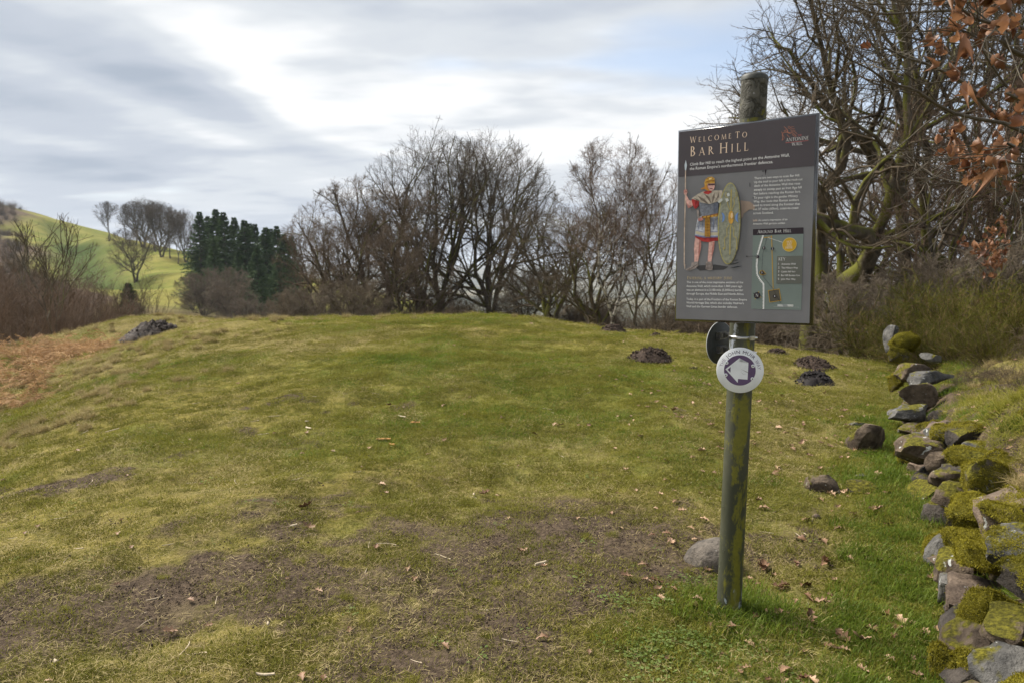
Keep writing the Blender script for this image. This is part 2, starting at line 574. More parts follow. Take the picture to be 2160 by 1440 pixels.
# ground mesh: rings about the viewer so that detail follows distance
def ground_mesh():
    rr = [0.25]
    while rr[-1] < 9500:
        r = rr[-1]
        step = r * (0.0075 if 1.9 < r < 22 else (0.012 if r < 420 else 0.03)) if r > 1.2 else 0.1
        rr.append(r + max(step, 0.012))
    rr = np.array(rr)
    fr = np.linspace(math.radians(-46), math.radians(46), 300)
    bk = np.linspace(math.radians(46), math.radians(314), 50)[1:-1]
    th = np.concatenate([fr, bk])
    R, T = np.meshgrid(rr, th, indexing='ij')
    X, Y = R * np.sin(T), R * np.cos(T)
    Z = height(X, Y)
    nR, nT = R.shape
    V = np.stack([X, Y, Z], -1).reshape(-1, 3)
    i, j = np.meshgrid(np.arange(nR - 1), np.arange(nT), indexing='ij')
    j2 = (j + 1) % nT
    q = np.stack([i * nT + j, (i + 1) * nT + j, (i + 1) * nT + j2, i * nT + j2], -1).reshape(-1, 4)
    c0 = len(V)
    V = np.concatenate([V, [[0, 0, hz(0, 0)]]])
    fan = np.stack([np.full(nT, c0), np.arange(nT), (np.arange(nT) + 1) % nT], -1)
    me = mesh_np('ground', V, [q[:, ::-1], fan[:, ::-1]], True)
    # make sure faces look up
    nrm = np.zeros(len(me.polygons) * 3, np.float32)
    me.polygons.foreach_get('normal', nrm)
    if nrm[2::3].mean() < 0:
        me.flip_normals()
    x, y = V[:, 0], V[:, 1]
    r = np.hypot(x, y)
    mud, lush, straw = fields(x, y)
    set_attr(me, 'mud', mud)
    set_attr(me, 'lush', lush)
    set_attr(me, 'straw', straw)
    set_attr(me, 'hill', sstep(r, 30, 60))
    set_attr(me, 'far', sstep(r, 420, 700))
    dd = ditch(x, y, D_A, D_B, 5.0, .7) + ditch(x, y, D_B, D_C, 8.0, 1.0)
    set_attr(me, 'ditch', np.clip(dd, 0, 1))
    # bracken and heath on the upper left of the hill and under the trees on its right flank
    az = x / np.maximum(y, 1)
    hn = fbm(x, y, 0.05, 4)
    heath = sstep(-az + (hn - 0.5) * 0.14 + 0.10 * (1 - sstep(r, 110, 190)), 0.61, 0.655) * sstep(r, 50, 90)
    hx, hy, _ = at(400, 560, 165)
    h2 = np.exp(-(((x - hx) / 26) ** 2 + ((y - hy) / 50) ** 2)) * 1.6
    h3 = np.exp(-(((x + 20) / 30) ** 2 + ((y - 60) / 40) ** 2)) * 1.3
    h4 = sstep(x, -14, 4) * sstep(r, 22, 34)
    set_attr(me, 'heath', np.clip(np.maximum.reduce([heath, h2 * sstep(hn, .3, .55) * sstep(x + 0.42 * y, 0, 12), h3, h4]), 0, 1))
    return me


g = obj('ground', ground_mesh(), m_ground)
tag(g, 'worn grassy mound in front, falling away to pasture and far moorland', 'ground', kind='structure')
# ------------------------------------------------------------------ woody plants
def bark_material(name, dark, light, moss=None, moss_amt=0.5, white=None):
    m, t, out = material(name)
    tcn = t.new('ShaderNodeTexCoord')
    p = tcn.outputs['Object']
    n = t.noise(t.mapping(p, scale=(1, 1, 0.35)), 6.0, 5, 0.65)
    c = t.mix(t.ramp(n, 0.3, 0.7), dark, light)
    if white:
        nb = t.noise(t.mapping(p, scale=(1, 1, 2.2)), 2.2, 4, 0.6)
        c = t.mix(t.ramp(nb, 0.42, 0.56), white, c)
    if moss:
        g_ = t.new('ShaderNodeNewGeometry')
        s_ = t.new('ShaderNodeSeparateXYZ')
        t.l.new(g_.outputs['Normal'], s_.inputs[0])
        n2_ = t.noise(p, 1.1, 4, 0.65)
        side = t.math('MULTIPLY_ADD', s_.outputs[2], 0.22, 0.06)
        side = t.math('SUBTRACT', side, t.math('MULTIPLY', s_.outputs[0], 0.12))
        f = t.ramp(t.math('ADD', n2_, side), 0.62 - moss_amt * 0.25, 0.74 - moss_amt * 0.2)
        c = t.mix(f, c, t.mix(n, tuple(v * 0.6 for v in moss), tuple(v * 1.35 for v in moss)))
    principled(t, out, c, 0.92, 0.15, normal=bump(t, n, 0.6, 0.03))
    return m


MOSS = (0.095, 0.095, 0.016)
m_bark_moss = bark_material('mossy_bark', (0.045, 0.037, 0.028), (0.135, 0.110, 0.078), MOSS, 0.30)
m_bark_grey = bark_material('grey_bark', (0.055, 0.047, 0.038), (0.16, 0.135, 0.105), MOSS, 0.15)
m_bark_birch = bark_material('birch_bark', (0.045, 0.036, 0.030), (0.11, 0.09, 0.075), None, 0, (0.42, 0.39, 0.34))
m_twig_grey = simple('grey_brown_twigs', (0.098, 0.075, 0.050), 0.9, 0.15, var=0.35, vscale=0.5)
m_twig_red = simple('reddish_brown_twigs', (0.135, 0.100, 0.070), 0.9, 0.15, var=0.3, vscale=0.4)
m_twig_dark = simple('dark_twigs', (0.074, 0.056, 0.038), 0.9, 0.15, var=0.35, vscale=0.5)
m_twig_pale = simple('pale_grey_twigs', (0.150, 0.120, 0.088), 0.9, 0.15, var=0.3, vscale=0.5)
m_twig_purple = simple('purple_brown_twigs', (0.135, 0.092, 0.066), 0.9, 0.15, var=0.3, vscale=0.8)


def norm(v):
    return v / np.maximum(np.linalg.norm(v, axis=-1, keepdims=True), 1e-9)


class Wood:
    """grows branches level by level and turns them into tapered tubes"""

    def __init__(self, seed):
        self.r = np.random.default_rng(seed)

    def grow(self, P0, D0, L, R0, R1, seg, wander=0.2, up=0.05, env=None, floor_z=None):
        N = len(P0)
        pts = np.zeros((N, seg + 1, 3))
        pts[:, 0] = P0
        d = norm(D0)
        if env is not None:
            cx, cy, cz, ax, ay, az = env
            s = np.array([ax, ay, az])
            p = (P0 - np.array([cx, cy, cz])) / s
            q = d / s
            A = (q * q).sum(1)
            B = (p * q).sum(1)
            C = (p * p).sum(1) - 1
            disc = np.sqrt(np.maximum(B * B - A * C, 0))
            ex = np.maximum((-B + disc) / A, 0)
            L = np.minimum(L, ex * self.r.uniform(0.8, 1.12, N) + 0.12 * L)
        st = (L / seg)[:, None]
        bend = self.r.normal(0, 1, (N, 3)) * wander * 0.5
        for k in range(seg):
            d = norm(d + bend * 0.5 + self.r.normal(0, 1, (N, 3)) * wander + np.array([0, 0, up]))
            pts[:, k + 1] = pts[:, k] + d * st
        tt = np.linspace(0, 1, seg + 1)[None]
        rad = R0[:, None] * (1 - tt) + R1[:, None] * tt
        return dict(p=pts, r=rad, L=L)

    def kids(self, par, n, t0, t1, ang, ang_sd, ratio, rratio, seg, wander, up, env=None, rmin=0.004, taper=0.35, shape=0.5, flat=0.0, jitter=0.25):
        P, R, L = par['p'], par['r'], par['L']
        N, K, _ = P.shape
        if np.isscalar(n):
            cnt = np.full(N, n)
        else:
            cnt = n
        ip = np.repeat(np.arange(N), cnt)
        j = np.concatenate([np.arange(c) for c in cnt]) if len(cnt) else np.zeros(0)
        M = len(ip)
        t = t0 + (t1 - t0) * (j + self.r.uniform(0.05, 0.95, M)) / np.repeat(cnt, cnt)
        f = t * (K - 1)
        i0 = np.minimum(f.astype(int), K - 2)
        fr = (f - i0)[:, None]
        pos_ = P[ip, i0] * (1 - fr) + P[ip, i0 + 1] * fr
        tan = norm(P[ip, i0 + 1] - P[ip, i0])
        rr = R[ip, i0] * (1 - fr[:, 0]) + R[ip, i0 + 1] * fr[:, 0]
        ref = np.where(np.abs(tan[:, 2:3]) > 0.9, np.array([[1.0, 0, 0]]), np.array([[0, 0, 1.0]]))
        a = norm(np.cross(tan, ref))
        b = np.cross(tan, a)
        az = j * 2.4 + np.repeat(self.r.uniform(0, 6.28, N), cnt) + self.r.normal(0, 0.5, M)
        th = np.clip(self.r.normal(ang, ang_sd, M), 0.15, 1.7)[:, None]
        side = a * np.cos(az)[:, None] + b * np.sin(az)[:, None]
        side[:, 2] *= (1 - flat)
        side = norm(side)
        d = tan * np.cos(th) + side * np.sin(th)
        Lc = L[ip] * ratio * (1 - shape * t) * self.r.uniform(1 - jitter, 1 + jitter, M)
        R0 = np.maximum(rr * rratio * self.r.uniform(0.75, 1.0, M), rmin)
        return self.grow(pos_, d, Lc, R0, np.maximum(R0 * taper, rmin * 0.6), seg, wander, up, env)


def tubes(groups):
    """list of (branch dict, sides) -> V, quads"""
    Vs, Fs, base = [], [], 0
    for g_, S in groups:
        P, R = g_['p'], g_['r']
        N, K, _ = P.shape
        if N == 0:
            continue
        tan = np.empty_like(P)
        tan[:, 1:-1] = P[:, 2:] - P[:, :-2]
        tan[:, 0] = P[:, 1] - P[:, 0]
        tan[:, -1] = P[:, -1] - P[:, -2]
        tan = norm(tan)
        mean = norm(P[:, -1] - P[:, 0])
        ref = np.where(np.abs(mean[:, 2:3]) > 0.8, np.array([[1.0, 0.1, 0]]), np.array([[0.05, 0, 1.0]]))[:, None]
        a = norm(np.cross(tan, np.broadcast_to(ref, tan.shape)))
        b = np.cross(tan, a)
        ang = np.arange(S) * 2 * math.pi / S
        ring = P[:, :, None] + R[:, :, None, None] * (a[:, :, None] * np.cos(ang)[None, None, :, None] + b[:, :, None] * np.sin(ang)[None, None, :, None])
        Vs.append(ring.reshape(-1, 3))
        n, k, s = np.meshgrid(np.arange(N), np.arange(K - 1), np.arange(S), indexing='ij')
        s2 = (s + 1) % S
        o = base + n * K * S
        Fs.append(np.stack([o + k * S + s, o + k * S + s2, o + (k + 1) * S + s2, o + (k + 1) * S + s], -1).reshape(-1, 4))
        base += N * K * S
    return np.concatenate(Vs), np.concatenate(Fs)


def wood_mesh(name, groups, mat, smooth=True):
    V, Fq = tubes(groups)
    me = mesh_np(name, V, [Fq], smooth)
    me.materials.append(mat)
    return me


def one(p, r):
    p = np.array(p, float)
    L = np.linalg.norm(np.diff(p, axis=0), axis=1).sum()
    return dict(p=p[None], r=np.array(r, float)[None], L=np.array([L]))


def smooth_path(pts, n=14, wob=0.0, rg=None):
    pts = np.array(pts, float)
    t = np.linspace(0, len(pts) - 1, n)
    out = []
    for s in t:
        i = min(int(s), len(pts) - 2)
        f = s - i
        p0, p1, p2, p3 = pts[max(i - 1, 0)], pts[i], pts[i + 1], pts[min(i + 2, len(pts) - 1)]
        out.append(0.5 * ((2 * p1) + (-p0 + p2) * f + (2 * p0 - 5 * p1 + 4 * p2 - p3) * f * f + (-p0 + 3 * p1 - 3 * p2 + p3) * f ** 3))
    out = np.array(out)
    if wob and rg is not None:
        out[1:] += rg.normal(0, wob, out[1:].shape)
    return out


def merge(ds):
    return dict(p=np.concatenate([d['p'] for d in ds]), r=np.concatenate([d['r'] for d in ds]), L=np.concatenate([d['L'] for d in ds]))


def broadleaf(seed, H, spread, stems=3, fork=0.25, trunk_r=0.3, tilt=0.22, limbs=9, b2=8, b3=6, b4=5, crown_low=0.22, wander=0.13, up=0.10,
              twig=0.006, ang=0.75, stem_pts=None, drop=0.0, bark=None, twigmat=None, top_flat=1.0, lat=0.62, shape=0.45):
    """bare tree: returns (trunk mesh, crown mesh), base at the origin"""
    w = Wood(seed)
    rg = w.r
    env = (0, 0, H * (crown_low + 1) / 2 * 0.98, spread, spread, H * (1 - crown_low) / 2 * 1.06)
    st = []
    if stem_pts is None:
        a0 = rg.uniform(0, 6.28)
        for s in range(stems):
            a = a0 + s * 2 * math.pi / max(stems, 1) + rg.normal(0, 0.35)
            tl = tilt * rg.uniform(0.6, 1.3)
            hgt = H * rg.uniform(0.74, 0.9)
            base = np.array([math.cos(a), math.sin(a), 0]) * trunk_r * (0.35 if stems > 1 else 0)
            pts = [base + [0, 0, -0.3]]
            for q in (0.2, 0.45, 0.72, 1.0):
                o = tl * hgt * (q ** 1.15)
                pts.append(base + [math.cos(a) * o + rg.normal(0, 0.02) * H, math.sin(a) * o + rg.normal(0, 0.02) * H, hgt * q])
            st.append(smooth_path(pts, 14, 0.006 * H, rg))
    else:
        for sp in stem_pts:
            st.append(smooth_path(sp, 14, 0.004 * H, rg))
    stems_d = []
    for p in st:
        k = np.linspace(0, 1, len(p))
        r = trunk_r * (0.62 if len(st) > 1 else 1.0) * (1 - 0.86 * k ** 0.85)
        r[0] *= 1.45
        r[1] *= 1.12
        stems_d.append(one(p, r))
    lv0 = merge(stems_d)
    lv1 = w.kids(lv0, limbs, fork, 0.97, ang, 0.2, lat, 0.70, 8, wander, up, env, 0.02, 0.25, shape)
    lv2 = w.kids(lv1, b2, 0.18, 0.98, 0.72, 0.25, 0.55, 0.72, 6, wander * 1.25, up - drop * 0.3, env, 0.010, 0.3, 0.4, flat=0.15)
    tip2 = w.kids(lv0, 6, 0.75, 1.0, 0.6, 0.2, 0.22, 0.7, 6, wander, up, env, 0.010, 0.3, 0.2)
    lv2 = merge([lv2, tip2])
    lv3 = w.kids(lv2, b3, 0.15, 1.0, 0.72, 0.25, 0.55, 0.6, 4, wander * 1.3, up * 0.9 - drop, env, twig * 1.4, 0.4, 0.35)
    lv4 = w.kids(lv3, b4, 0.12, 1.0, 0.68, 0.25, 0.62, 0.6, 3, wander * 1.2, up * 0.8 - drop * 1.5, None, twig, 0.5, 0.3)
    trunk = wood_mesh('trunk', [(lv0, 9), (lv1, 6)], bark)
    crown = wood_mesh('crown', [(lv2, 4), (lv3, 3), (lv4, 3)], twigmat)
    return trunk, crown


def place_tree(name, meshes, loc, rz, scale, label, cat='tree', group=None, parts=('trunk', 'crown')):
    root = empty(name, loc, rz, scale)
    tag(root, label, cat, group)
    for nm, me in zip(parts, meshes):
        o = bpy.data.objects.new(nm, me)
        o.parent = root
        COL.objects.link(o)
    return root


def foot(px, Y, sink=0.15):
    x = pix_dir(px, 640).x / pix_dir(px, 640).y * Y
    return Vector((x, Y, hz(x, Y) - sink))


def span(px_h, Y):
    """metres covered by a length in photo pixels at that distance"""
    return px_h * Y / F_PX


# --- big trees in the middle, beyond the brow of the mound
def tall(top_py, px, Y, base_z):
    return at(px, top_py, Y)[2] - base_z


def tree_at(name, meshes, H0, px, Y, top_py, rz, label, group=None, wide=1.0, parts=('trunk', 'crown'), cat='tree'):
    b = foot(px, Y)
    s = tall(top_py, px, Y, b.z) / H0
    return place_tree(name, meshes, b, rz, (s * wide, s * wide, s), label, cat, group, parts)


MID = 'bare trees beyond the brow of the mound'
be_a = broadleaf(21, 12.5, 5.4, stems=3, fork=0.18, trunk_r=0.46, tilt=0.26, limbs=13, b2=8, b3=6, b4=5, crown_low=0.10, bark=m_bark_moss, twigmat=m_twig_dark, up=0.06, wander=0.12, ang=0.70, twig=.006, lat=0.85, shape=0.35)
be_b = broadleaf(34, 12.3, 5.4, stems=3, fork=0.16, trunk_r=0.42, tilt=0.30, limbs=13, b2=8, b3=6, b4=5, crown_low=0.08, bark=m_bark_moss, twigmat=m_twig_grey, up=0.05, wander=0.13, ang=0.78, twig=.006, lat=0.85, shape=0.35)
oak_m = broadleaf(47, 8.5, 5.0, stems=3, fork=0.15, trunk_r=0.34, tilt=0.34, limbs=9, b2=8, b3=6, b4=5, crown_low=0.06, bark=m_bark_moss, twigmat=m_twig_red, up=0.05, wander=0.15, ang=0.85, twig=.007)
oak_g = broadleaf(53, 8.0, 4.6, stems=3, fork=0.16, trunk_r=0.30, tilt=0.38, limbs=8, b2=8, b3=6, b4=6, crown_low=0.08, bark=m_bark_moss, twigmat=m_twig_grey, up=0.06, wander=0.15, ang=0.8, twig=.006)
birch = broadleaf(61, 11.5, 3.0, stems=2, fork=0.32, trunk_r=0.18, tilt=0.15, limbs=10, b2=8, b3=7, b4=7, crown_low=0.2, bark=m_bark_birch, twigmat=m_twig_purple, up=0.10, wander=0.10, ang=0.55, drop=0.05, twig=.005)
slim = broadleaf(67, 10.0, 2.2, stems=1, fork=0.25, trunk_r=0.13, tilt=0.06, limbs=16, b2=7, b3=6, b4=5, crown_low=0.2, bark=m_bark_grey, twigmat=m_twig_purple, up=0.08, wander=0.12, ang=0.65, twig=.005)
thorn = broadleaf(71, 4.2, 3.2, stems=5, fork=0.1, trunk_r=0.16, tilt=0.5, limbs=8, b2=7, b3=6, b4=5, crown_low=-0.1, bark=m_bark_grey, twigmat=m_twig_pale, up=0.03, wander=0.17, ang=0.85, twig=.006)

tree_at('beech_tree', be_a, 12.5, 915, 44, 283, 0.4, 'tall dark bare beech with many rising stems, tallest in the middle', MID, 0.92)
tree_at('beech_tree', be_b, 12.3, 1030, 43, 292, 2.0, 'broad bare tree with mossy stems just right of the tallest one', MID, 0.86)
tree_at('oak_tree', oak_m, 8.5, 800, 42, 372, 1.0, 'brown twiggy tree on the left shoulder of the tall central pair', MID, 0.95)
tree_at('oak_tree', oak_m, 8.5, 725, 40, 420, 3.2, 'low brown tree with a dark trunk showing just above the brow', MID, 0.85)
tree_at('oak_tree', oak_m, 8.5, 680, 50, 450, 5.0, 'outermost brown tree next to the dark conifers', MID, 0.65)
tree_at('oak_tree', oak_m, 8.5, 860, 38, 470, 4.3, 'lower brown tree filling the space left of the tallest beech', MID, 1.0)
tree_at('oak_tree', oak_g, 8.0, 1165, 37, 415, 0.3, 'low spreading mossy tree right of the broad central tree', MID)
tree_at('oak_tree', oak_g, 8.0, 1245, 33, 428, 2.3, 'mossy crooked tree just left of the white stemmed birch', MID)
tree_at('birch_tree', birch, 11.5, 1290, 30, 292, 1.2, 'tall slender birch with whitish leaning stem left of the board', MID)
tree_at('slim_tree', slim, 10.0, 1385, 34, 335, 1.0, 'thin bare tree close against the left edge of the board', MID)
tree_at('slim_tree', slim, 10.0, 1345, 40, 400, 3.4, 'thin faint tree between the birch and the board', MID)
tree_at('hawthorn_bush', thorn, 4.2, 640, 34, 605, 0.2, 'pale grey twiggy bush at the left foot of the brown trees', 'bushes beyond the brow', cat='bush')
tree_at('hawthorn_bush', thorn, 4.2, 745, 33, 585, 2.2, 'pale brown bush under the low brown tree', 'bushes beyond the brow', cat='bush')
tree_at('hawthorn_bush', thorn, 4.2, 1110, 40, 560, 4.0, 'low dense bush behind the trunk of the broad central tree', 'bushes beyond the brow', cat='bush')

# --- oaks on the right, behind the board
RT = 'bare oaks on the right'
def limb_pts(lst):
    return [np.array(p) for p in lst]


OY = 20.0
ob = foot(1725, OY, 0.2)


def rel(px, py, dy=0.0, b=ob, Y=OY):
    p = Vector(at(px, py, Y + dy)) - b
    return (p.x, p.y, p.z)


oak_r1 = broadleaf(83, 13.0, 8.0, trunk_r=0.38, limbs=10, b2=7, b3=5, b4=4, fork=0.22, crown_low=0.0, wander=0.17, up=0.05, ang=0.8, twig=.0055, lat=0.42,
                   bark=m_bark_moss, twigmat=m_twig_grey,
                   stem_pts=[[(0, 0, -.3), rel(1700, 700), rel(1735, 590, .5), rel(1725, 430, .8), rel(1790, 330, .4), rel(1760, 210), rel(1730, 90, -.6), rel(1690, -60, -1)],
                             [(0, 0, -.3), rel(1745, 690, -.2), rel(1790, 600, -.8), rel(1850, 480, -1.2), rel(1905, 330, -1.4), rel(1915, 190, -1.2), rel(1890, 60, -1), rel(1850, -120, -.6)],
                             [rel(1790, 600, -.8), rel(1850, 520, -1.6), rel(1780, 478, -2.0), rel(1715, 462, -2.4), rel(1660, 455, -2.6), rel(1610, 400, -2.6), rel(1560, 300, -2.6)]])
r = place_tree('oak_tree', oak_r1, ob, 0, 1.0, 'large crooked bare oak with mossy forked trunk right of the board', 'tree', RT)
ob2 = foot(1915, 24, 0.2)


def rel2(px, py, dy=0.0):
    return rel(px, py, dy, ob2, 24.0)


oak_r2 = broadleaf(91, 15.0, 9.0, trunk_r=0.38, limbs=11, b2=7, b3=5, b4=4, fork=0.25, crown_low=0.05, wander=0.16, up=0.05, ang=0.8, twig=.006, lat=0.45,
                   bark=m_bark_grey, twigmat=m_twig_dark,
                   stem_pts=[[(0, 0, -.3), rel2(1912, 560), rel2(1900, 420), rel2(1908, 290), rel2(1930, 200), rel2(1915, 90), rel2(1880, -40), rel2(1850, -150)],
                             [rel2(1900, 420), rel2(1850, 330, -1), rel2(1780, 270, -1.5), rel2(1720, 190, -2), rel2(1640, 90, -2)],
                             [rel2(1908, 290), rel2(1980, 180, 1), rel2(2050, 60, 1), rel2(2080, -80, 1)]])
place_tree('oak_tree', oak_r2, ob2, 0, 1.0, 'large bare oak with pale straight trunk above the green broom', 'tree', RT)
tree_at('oak_tree', be_b, 12.3, 2055, 22, -140, 1.1, 'bare oak with thick dark trunk behind the brown beech leaves', RT)
tree_at('slim_tree', slim, 10.0, 1985, 18, 150, 0.6, 'thin bare sapling rising out of the green broom', RT)
tree_at('slim_tree', slim, 10.0, 2120, 17, 60, 2.6, 'thin bare sapling at the right edge behind the beech leaves', RT)
tree_at('slim_tree', slim, 10.0, 1640, 27, 170, 4.4, 'thin bare tree rising behind the top corner of the board', RT)
tree_at('oak_tree', oak_g, 8.0, 1800, 30, 330, 3.0, 'low bare oak seen through the gap right of the board', RT)
tree_at('oak_tree', oak_m, 8.5, 1985, 30, 330, 0.9, 'brown twiggy oak behind the broom on the right', RT)
tree_at('oak_tree', oak_g, 8.0, 1570, 31, 400, 1.9, 'bare tree mostly hidden behind the board', RT)
tree_at('slim_tree', birch, 11.5, 1540, 34, 250, 2.9, 'bare tree whose trunk shows under the board beside the post', RT)
# brown tangle at the foot of the oaks
BT = 'tangled bushes under the oaks'
tree_at('thorn_bush', thorn, 4.2, 1800, 15.5, 575, 0.5, 'purple brown tangle of twigs between oak trunk and broom', BT, cat='bush')
tree_at('thorn_bush', thorn, 4.2, 1870, 18, 545, 2.5, 'brown tangle of twigs standing behind the left end of broom', BT, cat='bush')
tree_at('thorn_bush', thorn, 4.2, 2050, 16, 520, 3.9, 'brown tangle of twigs rising behind the middle of the broom', BT, cat='bush')
tree_at('thorn_bush', thorn, 4.2, 2190, 15, 490, 1.3, 'brown tangle of twigs at the right edge behind the broom', BT, cat='bush')

# --- hill: row of trees on its shoulder, lone tree, conifers
hill_a = broadleaf(103, 12, 5.0, stems=2, fork=0.34, trunk_r=0.26, tilt=0.20, limbs=10, b2=7, b3=5, b4=4, crown_low=0.22, bark=m_bark_grey, twigmat=m_twig_dark, up=0.1, wander=0.1, ang=0.6, twig=.013)
hill_b = broadleaf(107, 12, 4.6, stems=1, fork=0.34, trunk_r=0.24, tilt=0.05, limbs=15, b2=7, b3=5, b4=4, crown_low=0.26, bark=m_bark_grey, twigmat=m_twig_grey, up=0.12, wander=0.11, ang=0.62, twig=.013)
HG = 'bare trees along the shoulder of the hill'
hill_lbl = ['leftmost bare tree of the row on the hill', 'second bare tree from the left in the hill row', 'third bare tree from the left in the hill row', 'tallest dark bare tree in the hill row',
            'bare tree just right of the tallest in the hill row', 'bare tree in the right half of the hill row', 'slim bare tree in the right half of the hill row', 'bare tree near the conifer end of the hill row',
            'last bare tree of the hill row beside the conifers']
for k, (px, Y, bp, tp, v, rz, wd_) in enumerate([(237, 222, 500, 427, 0, 0.3, 1.0), (272, 222, 505, 432, 1, 1.5, 0.95), (292, 216, 508, 426, 0, 2.2, 0.95), (308, 214, 510, 423, 1, 4.1, 1.0),
                                                 (333, 205, 515, 430, 1, 0.6, .95), (346, 190, 535, 431, 0, 5.2, .85), (362, 186, 558, 438, 1, 3.0, .75), (380, 180, 575, 446, 0, 1.1, .75), (396, 185, 545, 448, 1, 2.0, .7)]):
    b = foot(px, Y, 0.3)
    s = tall(tp, px, Y, b.z) / 12
    place_tree('hill_tree', (hill_a, hill_b, be_a)[(v + k // 2) % 3], b, rz + k, (s * wd_, s * wd_, s), hill_lbl[k], 'tree', HG)
b = foot(290, 150, 0.2)
s = tall(482, 290, 150, b.z) / 8.0
place_tree('oak_tree', oak_g, b, 0.7, (s, s, s), 'lone bare tree standing on the green slope of the hill', 'tree')

m_needle, t, out = material('dark_conifer_needles')
tcn = t.new('ShaderNodeTexCoord')
n = t.noise(tcn.outputs['Object'], 1.2, 4, 0.65)
ri = t.new('ShaderNodeObjectInfo')
c = t.mix(t.ramp(n, 0.3, 0.7), (0.042, 0.084, 0.032), (0.112, 0.172, 0.060))
principled(t, out, c, 0.8, 0.2)


def conifer(seed, H, W):
    rg = np.random.default_rng(seed)
    w = Wood(seed)
    trunk = one(smooth_path([(0, 0, -.3), (0, 0, H * .3), (rg.normal(0, .1), 0, H * .7), (0, rg.normal(0, .1), H)], 10), np.linspace(0.26, 0.02, 10))
    n = 400
    tz = np.sort(rg.uniform(0.04, 0.985, n))
    L = W * (1 - tz) ** 1.0 * rg.uniform(0.65, 1.2, n) + 0.18
    az = np.arange(n) * 2.4 + rg.normal(0, 0.3, n)
    P0 = np.stack([0 * tz, 0 * tz, tz * H], 1)
    el = 0.15 + 0.55 * tz - 0.25
    D = np.stack([np.cos(az) * np.cos(el), np.sin(az) * np.cos(el), np.sin(el)], 1)
    br = w.grow(P0, D, L, np.full(n, 0.035), np.full(n, 0.010), 5, 0.07, -0.03)
    # needle sprays: narrow drooping leaves along each branch
    Vs, Fs = [], []
    per = 40
    ip = np.repeat(np.arange(n), per)
    t_ = rg.uniform(0.12, 1.0, n * per)
    f = t_ * 5
    i0 = np.minimum(f.astype(int), 4)
    fr = (f - i0)[:, None]
    p = br['p'][ip, i0] * (1 - fr) + br['p'][ip, i0 + 1] * fr
    tan = norm(br['p'][ip, i0 + 1] - br['p'][ip, i0])
    side = norm(np.cross(tan, np.array([[0, 0, 1.0]]))) * rg.choice([-1, 1], n * per)[:, None]
    d = norm(tan * 0.8 + side * rg.uniform(0.3, 1.0, n * per)[:, None] + np.stack([0 * t_, 0 * t_, rg.uniform(-0.55, 0.25, n * per)], 1))
    ln = (0.30 + 0.36 * (1 - t_)) * rg.uniform(0.6, 1.3, n * per) * (0.5 + 0.5 * np.minimum(L[ip], 2) / 2)
    wv = norm(np.cross(d, rg.normal(0, 1, d.shape))) * (0.075 * rg.uniform(0.6, 1.4, n * per))[:, None]
    tip = p + d * ln[:, None] + np.stack([0 * t_, 0 * t_, -0.1 * ln], 1)
    mid = p + d * ln[:, None] * 0.5
    V = np.stack([p, mid + wv, tip, mid - wv], 1).reshape(-1, 3)
    Fq = np.arange(len(V)).reshape(-1, 4)
    fol = mesh_np('foliage', V, [Fq])
    fol.materials.append(m_needle)
    tr = wood_mesh('trunk', [(trunk, 7), (br, 3)], m_bark_grey)
    return tr, fol


con = [conifer(5, 16, 4.6), conifer(6, 15, 4.9)]
CG = 'dark conifers left of the middle'
clbl = ['leftmost dark conifer beside the row of hill trees', 'second dark conifer from the left', 'tall dark conifer left of the middle of the clump', 'pointed dark conifer in the middle of the clump', 'dark conifer right of the middle of the clump',
        'broad dark conifer in the right half of the clump', 'dark conifer near the right end of the clump', 'rightmost dark conifer beside the brown trees', 'shorter dark conifer in front of the right half of the clump', 'shorter dark conifer in front of the left half of the clump',
        'small dark conifer low at the right foot of the clump', 'dark conifer standing behind the two leftmost conifers', 'dark conifer behind the middle of the clump', 'dark conifer at the back right of the clump', 'dark conifer filling the back of the right half',
        'dark conifer one in from the right end of the clump', 'short dark conifer at the foot of the middle of the clump', 'short dark conifer at the right front of the clump']
for k, (px, Y, tp, v, rz) in enumerate([(428, 118, 446, 0, 0.2), (462, 122, 440, 1, 1.9), (478, 112, 447, 0, 3.0), (521, 112, 463, 1, 0.9), (543, 118, 472, 0, 4.0), (565, 110, 478, 1, 5.0), (588, 112, 476, 0, 2.0), (618, 116, 497, 1, 0.1), (545, 98, 520, 1, 2.8), (455, 106, 505, 0, 5.5), (552, 88, 585, 0, 1.0),
                                        (445, 126, 455, 1, 2.4), (500, 118, 458, 0, 1.2), (532, 124, 470, 1, 3.3), (576, 120, 482, 0, 0.4), (603, 108, 492, 1, 4.4), (505, 100, 530, 0, 3.7), (590, 96, 540, 1, 5.2)]):
    b = foot(px, Y, 0.3)
    s = tall(tp, px, Y, b.z) / (16 if v == 0 else 15)
    place_tree('conifer', con[v], b, rz, (s * 1.1, s * 1.1, s), clbl[k], 'conifer', CG, ('trunk', 'foliage'))
# pale bushes at the foot of the conifers
PB = 'pale bushes below the conifers'
for k, (px, Y, tp, rz, lb) in enumerate([(430, 82, 575, 0.3, 'grey brown round bush at the left foot of the conifers'), (490, 76, 592, 2.0, 'pale grey brown bush in front of the conifers'), (405, 90, 610, 4.0, 'small grey bush where the green slope meets the conifers'),
                                         (470, 92, 562, 5.1, 'grey bush close under the conifers'), (525, 70, 628, 1.0, 'pale bush in front of the right conifers'), (605, 60, 622, 3.1, 'grey bush between conifers and brown trees')]):
    b = foot(px, Y, 0.2)
    s = tall(tp, px, Y, b.z) / 4.2
    place_tree('hawthorn_bush', thorn, b, rz, (s, s, s), lb, 'bush', PB)

